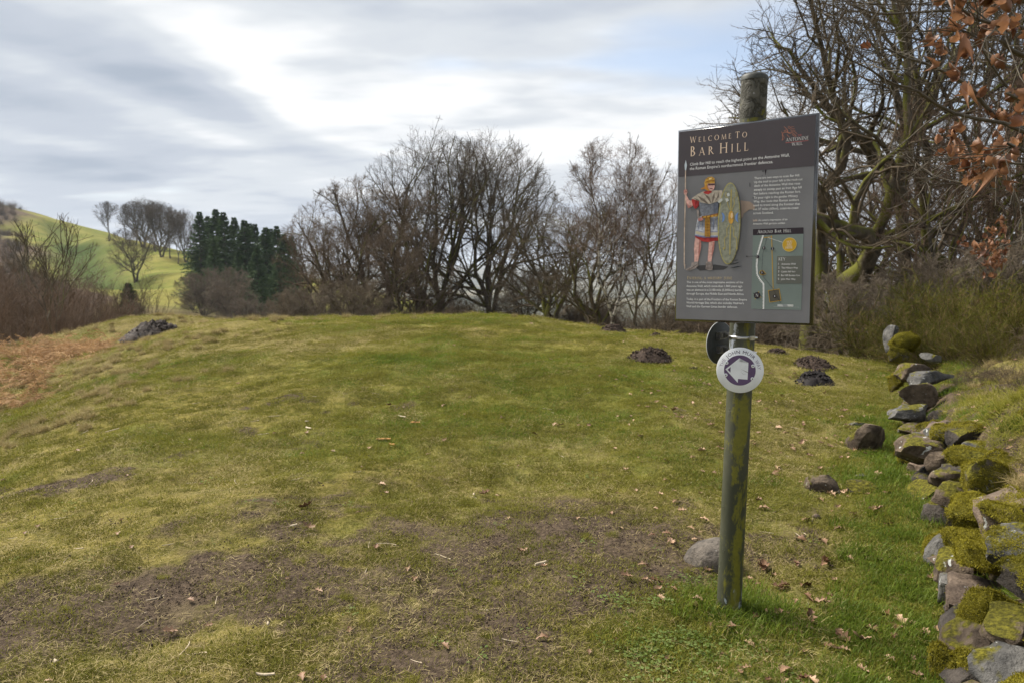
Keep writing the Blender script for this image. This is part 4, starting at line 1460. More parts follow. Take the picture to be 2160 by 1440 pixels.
# emblem of the wall
em = pm('emblem', (206, 132, 104))
emb = []
for ln, w in (([(1383, 425), (1392, 390), (1385, 360), (1400, 335), (1440, 330), (1470, 345), (1500, 335), (1525, 350), (1550, 378)], 8), ([(1378, 320), (1385, 345), (1398, 372)], 7), ([(1398, 372), (1410, 395), (1395, 418), (1383, 425)], 7),
              ([(1440, 355), (1462, 385), (1475, 384)], 7), ([(1500, 350), (1520, 372), (1540, 384)], 7), ([(1405, 262), (1425, 280), (1445, 300)], 7), ([(1445, 300), (1450, 330), (1480, 340)], 10), ([(1452, 268), (1468, 258), (1480, 272), (1470, 288), (1455, 285), (1452, 268)], 6),
              ([(1475, 285), (1500, 265), (1525, 268)], 6), ([(1478, 298), (1510, 285), (1533, 292)], 6), ([(1482, 312), (1515, 305), (1540, 318)], 6), ([(1485, 325), (1525, 322), (1560, 348)], 6), ([(1405, 310), (1430, 320), (1455, 318)], 8), ([(1408, 325), (1420, 305), (1440, 300)], 6)):
    emb += ribbon([Z1(*p_) for p_ in ln], w * U * 0.42)
sheet('emblem', emb, em, 2)
serif('emblem_lettering', 'THE', Z1(1565, 379), Z1(1615, 374), pink, 2)
serif('emblem_lettering', 'ANTONINE', Z1(1428, 441), Z1(1693, 413), white_, 2)
sheet('emblem_line', ribbon([Z1(1423, 454), Z1(1690, 427)], 4 * U), pink, 2)
serif('emblem_lettering', 'WALL', Z1(1497, 488), Z1(1620, 480), white_, 2)

# the painted soldier: flat print
skin, skin2 = pm('skin', (214, 168, 158), 0.4, 0.22, 70.0), pm('skin_shade', (178, 120, 112), 0.4, 0.22, 70.0)
red, red2 = pm('red', (172, 52, 50), 0.4, 0.22, 70.0), pm('red_shade', (130, 26, 30), 0.4, 0.22, 70.0)
steel, steel2 = pm('mail', (132, 136, 146), 0.4, 0.22, 70.0), pm('mail_shade', (92, 98, 114), 0.4, 0.22, 70.0)
cloak, cloak2 = pm('cloak', (178, 168, 154), 0.4, 0.22, 70.0), pm('cloak_shade', (112, 100, 90), 0.4, 0.22, 70.0)
brass, brass2 = pm('brass', (196, 150, 62), 0.4, 0.22, 70.0), pm('brass_shade', (140, 92, 30), 0.4, 0.22, 70.0)
tunic, tunic2 = pm('tunic', (188, 192, 202), 0.4, 0.22, 70.0), pm('tunic_shade', (122, 128, 150), 0.4, 0.22, 70.0)
shield, shield2 = pm('shield', (138, 140, 124), 0.4, 0.22, 70.0), pm('shield_edge', (166, 158, 96), 0.4, 0.22, 70.0)
bone, bootc = pm('spear_wood', (196, 176, 160), 0.4, 0.22, 70.0), pm('boot', (150, 140, 136), 0.4, 0.22, 70.0)


def z1(*pts):
    return [Z1(*p_) for p_ in pts]


def z2(*pts):
    return [Z2(*p_) for p_ in pts]


sheet('soldier_shadow', [z2((350, 560), (600, 545), (760, 570), (700, 605), (420, 615))], pm('shadow_ink', (62, 61, 63)), 1)
sheet('shadow_marks', [z2((805, 500), (875, 488), (860, 498)), z2((755, 543), (830, 530), (890, 512), (860, 532), (800, 546)), z2((760, 590), (860, 565), (925, 560), (850, 580))], pm('shadow_dark', (48, 52, 56)), 2)
sheet('soldier_cloak', [z1((898, 1125), (1010, 1140), (1070, 1190), (1060, 1235), (1000, 1232), (940, 1280), (905, 1250)), z1((902, 1250), (935, 1275), (930, 1310), (905, 1345))], pm('cloak_back', (150, 132, 118)), 2, split=True)
sheet('soldier_leg', [z2((372, 230), (438, 245), (440, 330), (428, 400), (405, 470), (402, 520), (358, 520), (360, 440), (355, 360), (362, 290)), z2((530, 270), (596, 270), (592, 350), (572, 430), (556, 520), (515, 520), (518, 440), (525, 360))], skin, 2, split=True)
sheet('leg_shade', [z2((415, 260), (438, 255), (440, 330), (428, 400), (410, 460), (405, 400), (415, 330)), z2((575, 285), (596, 280), (592, 350), (572, 430), (562, 460), (562, 380))], skin2, 3, split=True)
sheet('soldier_sandal', [z2((330, 520), (402, 508), (408, 560), (370, 590), (310, 615), (255, 610), (270, 592), (320, 565)), z2((495, 512), (562, 512), (575, 570), (570, 608), (530, 612), (490, 600), (495, 560))], bootc, 3, split=True)
sheet('sandal_strap', [r_ for k in range(5) for r_ in ribbon([Z2(280 + 22 * k, 606 - 12 * k), Z2(330 + 16 * k, 600 - 14 * k)], 4 * U)], pm('strap', (84, 70, 66)), 4)
sheet('sandal_strap', [r_ for k in range(5) for r_ in ribbon([Z2(494, 530 + 16 * k), Z2(572, 532 + 16 * k)], 4 * U)], pm('strap', (84, 70, 66)), 4)
sheet('soldier_red_hem', [z2((370, 205), (640, 215), (650, 265), (590, 270), (520, 285), (450, 275), (400, 245), (368, 225))], red, 3)
sheet('soldier_tunic', [z1((425, 1310), (640, 1290), (645, 1440), (385, 1440), (395, 1400)) + [], z2((402, 0), (640, 0), (642, 225), (560, 225), (480, 228), (368, 210), (372, 150), (388, 60))], tunic, 4)
sheet('tunic_fold', [r_ for k in range(6) for r_ in ribbon([Z2(430 + 38 * k, 10), Z2(405 + 44 * k, 140)], (7 if k % 2 else 10) * U)], tunic2, 5)
sheet('tunic_band', ribbon([Z2(378, 168), Z2(460, 190), Z2(640, 185)], 30 * U), pm('band', (196, 186, 160)), 5)
sheet('tunic_edge', ribbon([Z2(368, 205), Z2(470, 226), Z2(640, 222)], 14 * U) + ribbon([Z2(380, 145), Z2(460, 166), Z2(640, 162)], 5 * U), pm('violet', (112, 112, 150)), 6)
sheet('soldier_arm', [z1((262, 1050), (298, 1120), (320, 1130), (345, 1110), (370, 1150), (330, 1200), (290, 1218), (268, 1160), (258, 1110)), z1((240, 1010), (275, 995), (283, 1030), (270, 1060), (248, 1062), (238, 1040))], skin, 6)
sheet('arm_shade', [z1((270, 1150), (298, 1185), (330, 1185), (325, 1203), (290, 1218))], skin2, 7)
sheet('soldier_sleeve', [z1((330, 1120), (360, 1095), (420, 1130), (415, 1190), (375, 1228), (345, 1190))], red, 7)
sheet('sleeve_fold', [z1((375, 1140), (390, 1130), (385, 1210), (375, 1226)), z1((400, 1140), (415, 1150), (412, 1190), (400, 1205))], red2, 8)
sheet('soldier_mail', [z1((415, 1140), (640, 1130), (640, 1290), (560, 1300), (450, 1318), (428, 1250))], steel, 6)
sheet('mail_ring_row', [r_ for k in range(8) for r_ in ribbon([Z1(425 + k, 1165 + 18 * k), Z1(530, 1176 + 17 * k), Z1(640, 1158 + 16 * k)], 4 * U)], steel2, 7)
sheet('mail_shade', [z1((590, 1160), (640, 1150), (640, 1290), (585, 1296))], steel2, 8)
sheet('soldier_cape', [z1((330, 1105), (400, 1055), (460, 1025), (560, 1010), (690, 1010), (690, 1060), (660, 1130), (540, 1170), (440, 1150), (400, 1130))], cloak, 9)
sheet('cape_fold', [z1((400, 1070), (480, 1110), (530, 1165), (505, 1160), (440, 1120)), z1((470, 1040), (540, 1090), (560, 1160), (535, 1130)), z1((600, 1030), (600, 1090), (570, 1160), (575, 1090)), z1((650, 1030), (650, 1080), (600, 1150), (630, 1085)), z1((350, 1095), (420, 1120), (425, 1140), (400, 1130))], cloak2, 10)
sheet('soldier_scarf', [z1((465, 1030), (500, 1018), (560, 1012), (570, 1030), (530, 1055), (490, 1050))], red, 10)
sheet('soldier_face', [z1((520, 920), (600, 915), (603, 960), (592, 1000), (560, 1022), (525, 1010), (510, 970))], skin, 10)
sheet('face_shade', [z1((525, 935), (600, 930), (600, 948), (525, 952)), z1((545, 985), (580, 983), (575, 992), (550, 993))], pm('face_dark', (92, 62, 66)), 11)
sheet('helmet_bowl', [z1((480, 925), (495, 880), (530, 855), (570, 850), (598, 868), (604, 900), (604, 925), (520, 930), (512, 960), (490, 965))], brass, 12)
sheet('helmet_cheek', [z1((485, 955), (515, 945), (520, 975), (545, 1010), (530, 1018), (500, 1005), (482, 985)), z1((440, 990), (484, 970), (484, 990), (450, 998))], pm('brass_mid', (190, 130, 46)), 13)
sheet('helmet_band', ribbon([Z1(495, 915), Z1(540, 900), Z1(604, 898)], 9 * U) + ribbon([Z1(510, 880), Z1(545, 864), Z1(590, 868)], 5 * U), brass2, 13)
sheet('helmet_gleam', [z1((535, 868), (565, 860), (570, 876), (540, 888))], pm('gleam', (246, 220, 150)), 13)
sheet('soldier_belt', ribbon([Z1(450, 1325), Z1(530, 1315), Z1(640, 1290)], 28 * U), brass2, 9)
sheet('belt_plate', [z1((470 + 44 * k, 1312 - 5 * k), (500 + 44 * k, 1308 - 5 * k), (500 + 44 * k, 1330 - 5 * k), (470 + 44 * k, 1334 - 5 * k)) for k in range(4)], brass, 10, split=True)
sheet('soldier_apron', [z1((488, 1325), (545, 1318), (545, 1440), (486, 1440)), z2((486, 0), (548, 0), (550, 225), (520, 222), (482, 222))], brass2, 8)
sheet('apron_stud', [[Z2(490 + 15 * c, 10 + 18 * k), Z2(500 + 15 * c, 10 + 18 * k), Z2(500 + 15 * c, 22 + 18 * k), Z2(490 + 15 * c, 22 + 18 * k)] for c in range(4) for k in range(12)], brass, 9)
sheet('soldier_sword', [z1((390, 1240), (412, 1235), (420, 1262), (405, 1275), (425, 1320), (430, 1350), (410, 1350), (395, 1290))], bootc, 9)
sheet('soldier_hand', [z1((405, 1340), (450, 1320), (470, 1350), (440, 1370), (410, 1365))], skin2, 10)
sheet('soldier_spear', ribbon([Z1(258, 775), Z1(255, 1100), Z1(248, 1440)], 13 * U) + ribbon([Z2(248, 0), Z2(244, 300), Z2(243, 548)], 13 * U) + [z2((238, 545), (256, 545), (250, 605))], bone, 5)
sheet('spear_head', [z1((262, 655), (276, 715), (266, 775), (252, 775), (247, 715))], pm('spear_steel', (190, 202, 212)), 6)
sheet('spear_fingers', [z1((240, 1005), (278, 996), (278, 1008), (240, 1018)), z1((240, 1024), (278, 1016), (276, 1030), (242, 1038))], skin2, 8, split=True)


def ellipse_z(pts_center, rx, ry, tilt, n=36):
    out = []
    for i in range(n):
        a = 2 * math.pi * i / n
        x, y = rx * math.cos(a), ry * math.sin(a)
        out.append(Z1(pts_center[0] + x * math.cos(tilt) - y * math.sin(tilt), pts_center[1] + x * math.sin(tilt) + y * math.cos(tilt)))
    return out


sc_ = (772, 1396)
sheet('shield_rim', [ellipse_z(sc_, 132, 478, 0.035)], shield2, 14)
sheet('shield_face', [ellipse_z((sc_[0] + 2, sc_[1]), 122, 466, 0.035)], shield, 15)
sheet('shield_boss', [ellipse_z((797, 1325), 32, 78, 0.03, 20)], brass, 17)
sheet('boss_gleam', [ellipse_z((806, 1305), 14, 36, 0.03, 14)], pm('gleam2', (226, 196, 150)), 18)
yl = pm('shield_gold', (170, 156, 92))
rays = ribbon([Z1(800, 1000), Z1(796, 1120), Z1(795, 1245)], 14 * U) + ribbon([Z1(792, 1410), Z1(785, 1560), Z1(782, 1640 + 120)], 12 * U)
for sgn in (-1, 1):
    rays += ribbon([Z1(795 + 12 * sgn, 1240), Z1(795 + 40 * sgn, 1170), Z1(795 + 34 * sgn, 1100), Z1(795 + 62 * sgn, 1080), Z1(795 + 56 * sgn, 1030)], 8 * U)
    rays += ribbon([Z1(788 + 12 * sgn, 1410), Z1(788 + 42 * sgn, 1460), Z1(788 + 38 * sgn, 1540), Z1(788 + 72 * sgn, 1570), Z1(788 + 68 * sgn + 8, 1690)], 8 * U)
    rays += [[Z1(788 + 60 * sgn, 1680), Z1(788 + 88 * sgn, 1675), Z1(788 + 78 * sgn, 1710)]]
sheet('shield_ray', rays, yl, 16)
mo = []
for sgn, cx in ((1, 683), (-1, 885)):
    outer = [Z1(cx + sgn * 40 * math.sin(a), 1325 - 56 * math.cos(a)) for a in np.linspace(0, math.pi, 11)]
    inner = [Z1(cx + sgn * 16 * math.sin(a), 1325 - 56 * math.cos(a)) for a in np.linspace(math.pi, 0, 11)[1:-1]]
    mo.append(outer + inner)
sheet('shield_moon', mo, pm('blue', (112, 146, 206)), 16, split=True)
sheet('shield_scratch', [z1((745, 1050), (775, 1040), (785, 1070), (760, 1085)), z1((730, 1110), (760, 1100), (775, 1130), (745, 1150)), z1((640, 1140), (690, 1100), (700, 1130), (660, 1160))], pm('scratch', (196, 200, 196)), 19)
sheet('print_scratch', [z1((1150, 780), (1170, 775), (1165, 800)), z1((1180, 772), (1205, 768), (1190, 835)), z1((1145, 835), (1158, 828), (1152, 840)), z1((1005, 920), (1012, 918), (1013, 968), (1006, 966)), z1((1035, 1098), (1058, 1088), (1050, 1104))], dark_, 4)
# fixing rails behind the board
for zz in (0.27, -0.30):
    V = []
    for (y0, y1, h_) in ((dep + 0.0105, dep + 0.030, 0.022),):
        bm = bmesh.new()
        bmesh.ops.create_cube(bm, size=1.0)
        for v in bm.verts:
            v.co = Vector((v.co.x * 0.46, (y0 + y1) / 2 + v.co.y * (y1 - y0), zz + v.co.z * h_ * 2))
        bm_obj('rail', bm, m_alu, board)

# ------------------------------------------------------------------ waymarker discs
def band(parent, inv, zz, h, mat, name='band'):
    """strap round the post at a height, expressed in the parent's space"""
    V, Fq = lathe([(PR + 0.0006, -h / 2), (PR + 0.0024, -h / 2), (PR + 0.0024, h / 2), (PR + 0.0006, h / 2)], 40)
    Mx = inv @ (Matrix.Translation(on_post(zz)) @ q_.to_matrix().to_4x4())
    V = [Mx @ Vector(v) for v in V]
    me = mesh_np(name, [tuple(v) for v in V], [np.array(Fq)], True)
    return obj(name, me, mat, parent)


def box_bm(bm, c, s, rot=None):
    r_ = bmesh.ops.create_cube(bm, size=1.0)
    for v in r_['verts']:
        v.co = Vector((v.co.x * s[0], v.co.y * s[1], v.co.z * s[2]))
        if rot:
            v.co = rot @ v.co
        v.co += Vector(c)


def disc_plate(name, parent, R_, th, mat, seg=56):
    V, Fq = lathe([(0.0005, 0), (R_ - 0.0012, 0), (R_, 0.0012), (R_, th - 0.0008), (R_ - 0.0008, th), (0.0005, th)], seg)
    V = [(x, z, y) for x, y, z in V]
    me = mesh_np(name, V, [np.array(Fq)], False)
    return obj(name, me, mat, parent)


def height_on_post(py):
    """height along the post of the axis point seen at that image row"""
    lo, hi = 0.0, PH
    for _ in range(40):
        m_ = (lo + hi) / 2
        p_ = on_post(m_) - Vector((0, 0, EYE))
        fwd = Vector((0, math.cos(PITCH), -math.sin(PITCH)))
        up = Vector((0, math.sin(PITCH), math.cos(PITCH)))
        y_ = 720 - F_PX * p_.dot(up) / p_.dot(fwd)
        if y_ > py:
            lo = m_
        else:
            hi = m_
    return lo


h1 = height_on_post(776)
ax1 = on_post(h1)
n1_ = Vector((-0.27, -0.96, 0.02)).normalized()
c1 = ax1 + n1_ * 0.083
c1 = c1 + Vector((-0.004, 0, 0))
zax = Vector((0, 0, 1))
yax = -n1_
xax = yax.cross(zax).normalized()
zax = xax.cross(yax).normalized()
M1 = Matrix((xax, yax, zax)).transposed()
wm = empty('waymarker_disc', c1)
wm.rotation_euler = (M1 @ Matrix.Rotation(math.radians(1.5), 3, 'Y')).to_euler()
tag(wm, 'round white waymarker with purple ring and white arrow pointing left, clamped to the post', 'sign')
inv1 = (Matrix.Translation(c1) @ wm.rotation_euler.to_matrix().to_4x4()).inverted()
DR = 47.0 / F_PX * (c1.y + 0.1)
m_disc = simple('white_disc_paint', (0.78, 0.80, 0.82), 0.42, 0.35, var=0.06, vscale=18)
disc_plate('plate', wm, DR, 0.003, m_disc)
purple = pm('purple', (104, 84, 118))


def dsheet(name, polys, mat, layer, parent=wm):
    o = obj(name, poly_mesh(polys), mat, parent)
    o.location = (0, -0.0007 * layer, 0)
    return o


def dz(x, y):
    return ((x - 838) / 335 * DR, (836 - y) / 335 * DR)


dsheet('purple_ring', [disc(*dz(836, 836), DR * 0.668, 48)], purple, 1)
dsheet('arrow', [[dz(632, 830), dz(822, 655), dz(822, 712), dz(952, 716), dz(952, 965), dz(818, 962), dz(816, 1020)]], m_disc, 2)
dsheet('arrow_notch', [[dz(662, 835), dz(704, 793), dz(706, 874)]], purple, 3)
dsheet('scratch', ribbon([dz(845, 812), dz(930, 850), dz(1015, 892)], [1e-4, 0.0016, 1e-4]) + ribbon([dz(850, 855), dz(885, 885), dz(940, 890)], [1e-4, 0.0008, 1e-4]), pm('scratch_brown', (90, 84, 66)), 4)
for (x, y) in ((645, 737), (642, 918), (1018, 762), (1020, 950)):
    q = dz(x, y)
    V, Fq = lathe([(0.0078, 0), (0.0074, 0.0022), (0.0040, 0.0034), (0.0030, 0.0016), (0.0004, 0.0012)], 20)
    me = mesh_np('rivet', [(a, -c_, b) for a, b, c_ in V], [np.array(Fq)[:, ::-1]], True)
    rv = obj('rivet', me, m_disc, wm)
    rv.location = (q[0], 0, q[1])
    hole = obj('pin', poly_mesh([disc(0, 0, 0.0028, 12)]), m_black, rv)
    hole.location = (0, -0.0018, 0)


def curved(name, text, a0, a1, mat, hgt, radius=0.79, bold=1.0):
    co, polys = sans_mesh(text, 1.12)
    x0, x1 = co[:, 0].min(), co[:, 0].max()
    Vs = []
    for a, b in co:
        f_ = (a - x0) / (x1 - x0)
        an = math.radians(a0 + (a1 - a0) * f_)
        rr_ = DR * radius + b * hgt
        Vs.append((rr_ * math.cos(an), 0, rr_ * math.sin(an)))
    me = bpy.data.meshes.new(name)
    me.from_pydata(Vs, [], polys)
    me.update()
    if sum(p_.normal.y for p_ in me.polygons) > 0:
        me.flip_normals()
    o = obj(name, me, mat, wm)
    o.location = (0, -0.0007, 0)


curved('disc_lettering', 'THE', 171, 146, pm('mauve', (164, 152, 172)), DR * 0.21, 0.74)
curved('disc_lettering', 'JOHN MUIR', 138, 44, pm('plum', (62, 48, 72)), DR * 0.21, 0.74)
curved('disc_lettering', 'WAY', 36, 6, pm('mauve', (164, 152, 172)), DR * 0.21, 0.74)
zb = height_on_post(742)
band(wm, inv1, zb, 0.014, m_steel)
band(wm, inv1, h1 - 0.05, 0.014, m_steel)
bm = bmesh.new()
box_bm(bm, (0.0, 0.018, 0.06), (0.035, 0.026, 0.022))
box_bm(bm, (0.0, 0.018, -0.05), (0.035, 0.026, 0.022))
bm_obj('bracket', bm, m_alu, wm)

# second disc, seen from behind
h2_ = height_on_post(722)
ax2 = on_post(h2_)
nb = Vector((0.62, -0.785, 0.0)).normalized()        # its back looks this way
c2 = Vector(at(1519, 723, ax2.y + 0.10))
y2 = -nb
z2_ = Vector((0, 0, 1))
x2 = y2.cross(z2_).normalized()
M2 = Matrix((x2, y2, z2_)).transposed()
wr = empty('waymarker_disc', c2)
wr.rotation_euler = (M2 @ Matrix.Rotation(math.radians(-3), 3, 'Y')).to_euler()
tag(wr, 'round waymarker seen from its dark back, with metal clamps, left of the post', 'sign')
inv2 = (Matrix.Translation(c2) @ wr.rotation_euler.to_matrix().to_4x4()).inverted()
m_back = simple('dark_disc_back', (0.030, 0.034, 0.034), 0.5, 0.4, var=0.3, vscale=20)
DR2 = 43.0 / F_PX * (c2.y + 0.1)
disc_plate('plate', wr, DR2, 0.004, m_back)
rim = lathe_obj('rim', [(DR2 + 0.0002, 0.0016), (DR2 + 0.0013, 0.0018), (DR2 + 0.0013, 0.0044), (DR2 - 0.002, 0.0046)], simple('pale_disc_edge', (0.45, 0.47, 0.48), 0.45, 0.4), wr, 56)
rim.rotation_euler = (math.radians(-90), 0, 0)
m_dark_alu = simple('dark_channel', (0.055, 0.055, 0.052), 0.5, 0.4, 0.5, var=.3, vscale=30)
for k, (py_, zz) in enumerate(((711, 0.0), (741, 0.0))):
    hb = height_on_post(py_)
    a_ = inv2 @ on_post(hb)
    zl = a_.z
    bm = bmesh.new()                       # channel fixed to the back of the disc, open to the viewer
    L_ = 0.052
    box_bm(bm, (-0.006, -0.003, zl), (L_, 0.004, 0.032))
    box_bm(bm, (-0.006, -0.011, zl + 0.0155), (L_, 0.018, 0.0035))
    box_bm(bm, (-0.006, -0.011, zl - 0.0155), (L_, 0.018, 0.0035))
    box_bm(bm, (-0.006, -0.0205, zl + 0.0125), (L_, 0.003, 0.009))
    box_bm(bm, (-0.006, -0.0205, zl - 0.0125), (L_, 0.003, 0.009))
    ch = bm_obj('channel', bm, m_alu, wr)
    # arm from the channel to the post
    tgt = Vector((a_.x, a_.y, zl))
    st0 = Vector((0.012, -0.020, zl))
    dv = (tgt - st0)
    dl = dv.length - PR
    dn = dv.normalized()
    rot = dn.to_track_quat('X', 'Z').to_matrix()
    bm = bmesh.new()
    box_bm(bm, st0 + dn * dl * 0.5, (dl, 0.010, 0.012), rot)
    box_bm(bm, st0 + dn * (dl - 0.006), (0.012, 0.036, 0.034), rot)
    box_bm(bm, st0 + dn * 0.006, (0.012, 0.026, 0.022), rot)
    bm_obj('clamp_arm', bm, m_alu, wr)
    bnd = band(wr, inv2, hb, 0.013, m_steel)
    # worm-drive buckle on the viewer's side of the post
    ang_ = math.radians(-62)
    loc_w = on_post(hb) + Vector((math.cos(ang_), math.sin(ang_), 0)) * (PR + 0.006)
    lb_ = inv2 @ loc_w
    tw = inv2.to_3x3() @ Vector((-math.sin(ang_), math.cos(ang_), 0))
    rb_ = tw.to_track_quat('X', 'Z').to_matrix()
    bm = bmesh.new()
    box_bm(bm, lb_, (0.030, 0.010, 0.019), rb_)
    bmesh.ops.bevel(bm, geom=bm.edges[:], offset=0.003, segments=2, affect='EDGES')
    bk_ = bm_obj('buckle', bm, m_steel, bnd)
    bm = bmesh.new()
    r_ = bmesh.ops.create_cone(bm, cap_ends=True, segments=10, radius1=0.0048, radius2=0.0048, depth=0.016)
    rx = Matrix.Rotation(math.pi / 2, 3, 'Y')
    for v in bm.verts:
        v.co = rb_ @ (rx @ v.co) + lb_ + rb_ @ Vector((0.021, 0, 0))
    bm_obj('screw', bm, m_steel, bnd)
# ------------------------------------------------------------------ stones
def stone_material(name, c0, c1, lichen=0.3, moss=0.0):
    m, t, out = material(name)
    tcn = t.new('ShaderNodeTexCoord')
    p = tcn.outputs['Object']
    ri = t.new('ShaderNodeObjectInfo')
    pv = t.vmath('ADD', p, t.vmath('MULTIPLY', ri.outputs['Location'], (7.0, 3.0, 5.0)))
    n1_ = t.noise(pv, 9.0, 5, 0.65)
    n2_ = t.noise(pv, 45.0, 4, 0.7)
    n3_ = t.noise(pv, 14.0, 4, 0.6, 0.6)
    c = t.mix(t.ramp(n1_, 0.3, 0.7), c0, c1)
    c = t.mix(t.math('MULTIPLY', t.ramp(n2_, 0.5, 0.75), 0.55), c, tuple(v * 0.35 for v in c0))
    c = t.mix(t.ramp(n3_, 0.70 - 0.1 * lichen, 0.72 - 0.09 * lichen), c, (0.40, 0.41, 0.39))
    if moss > 0:
        g_ = t.new('ShaderNodeNewGeometry')
        s_ = t.new('ShaderNodeSeparateXYZ')
        t.l.new(g_.outputs['Normal'], s_.inputs[0])
        f = t.math('MULTIPLY_ADD', s_.outputs[2], 0.22, t.noise(pv, 5.0, 4, 0.65))
        f = t.ramp(f, 0.72 - moss * 0.5, 0.80 - moss * 0.5)
        c = t.mix(f, c, t.mix(t.ramp(n2_, .35, .7), (0.045, 0.042, 0.008), (0.150, 0.135, 0.018)))
    h = t.math('ADD', n1_, t.math('MULTIPLY', n2_, 0.5))
    principled(t, out, c, 0.9, 0.12, normal=bump(t, h, 0.9, 0.025))
    return m


m_st = {'brown': stone_material('brown_stone', (0.048, 0.036, 0.027), (0.150, 0.115, 0.084), 0.5, 0.18),
        'grey': stone_material('grey_stone', (0.048, 0.047, 0.046), (0.140, 0.134, 0.124), 0.6, 0.12),
        'dark': stone_material('dark_stone', (0.022, 0.020, 0.019), (0.075, 0.064, 0.055), 0.1, 0.1),
        'pink': stone_material('pinkish_stone', (0.075, 0.056, 0.044), (0.185, 0.140, 0.106), 0.3, 0.0),
        'moss': stone_material('mossy_stone', (0.050, 0.042, 0.034), (0.13, 0.11, 0.09), 0.4, 0.60),
        'post': stone_material('grey_brown_stone', (0.070, 0.063, 0.056), (0.175, 0.150, 0.125), 0.2, 0.0),
        'allmoss': stone_material('moss_covered_stone', (0.045, 0.036, 0.022), (0.10, 0.08, 0.05), 0.0, 0.95)}


def stone_mesh(seed, dx, dy, dz, cuts=9, sub=3, rough=0.075, squash=1.0):
    rg = np.random.default_rng(seed)
    bm = bmesh.new()
    bmesh.ops.create_icosphere(bm, subdivisions=sub, radius=1.0)
    me = bpy.data.meshes.new('stone')
    bm.to_mesh(me)
    bm.free()
    n = len(me.vertices)
    co = np.zeros(n * 3, np.float32)
    me.vertices.foreach_get('co', co)
    co = co.reshape(-1, 3).astype(float)
    if cuts > 6:                         # blocky rubble rather than a cobble
        co = np.sign(co) * np.abs(co) ** 0.74
    for _ in range(cuts):
        nv = norm(rg.normal(0, 1, 3))
        d = rg.uniform(0.48, 0.86)
        over = np.maximum(co @ nv - d, 0)
        co -= over[:, None] * nv * 0.94
    off = rg.uniform(-50, 50, 3)
    for i in range(n):
        v = Vector(co[i] * 1.7 + off)
        k = 1 + rough * 2.2 * mnoise.noise(v) + rough * mnoise.noise(v * 3.1) + rough * 0.6 * mnoise.noise(v * 7.0) + rough * 0.9 * abs(mnoise.noise(Vector((v.x, v.y, v.z * 4.0)) * 2.0))
        co[i] *= k
    ext = np.abs(co).max(0)
    co = co / ext * np.array([dx, dy, dz]) / 2
    me.vertices.foreach_set('co', co.astype(np.float32).ravel())
    me.polygons.foreach_set('use_smooth', np.ones(len(me.polygons), bool))
    me.update()
    if hasattr(me, 'set_sharp_from_angle'):
        me.set_sharp_from_angle(angle=math.radians(36))
    return me


MOSSY = []          # surfaces that carry moss sprigs: (object, density factor)


def stone_px(name, px, py, Y, w, h, kind, seed, parent=None, depth=None, rz=0.0, tilt=0.0, drop=0.0, cuts=9):
    """a stone seen at a photo position, built at its real distance and size"""
    p = Vector(at(px, py, Y))
    W_, H_ = span(w, Y) * 1.06, span(h, Y) * 1.08
    D_ = depth if depth else 0.5 * (W_ + H_) * 0.95
    me = stone_mesh(seed, W_, D_, H_ + drop, cuts)
    me.materials.append(m_st[kind])
    o = bpy.data.objects.new(name, me)
    COL.objects.link(o)
    if parent is not None:
        o.parent = parent
        p = p - parent.location
    o.location = p - Vector((0, 0, drop / 2))
    o.rotation_euler = (0, tilt, rz)
    return o


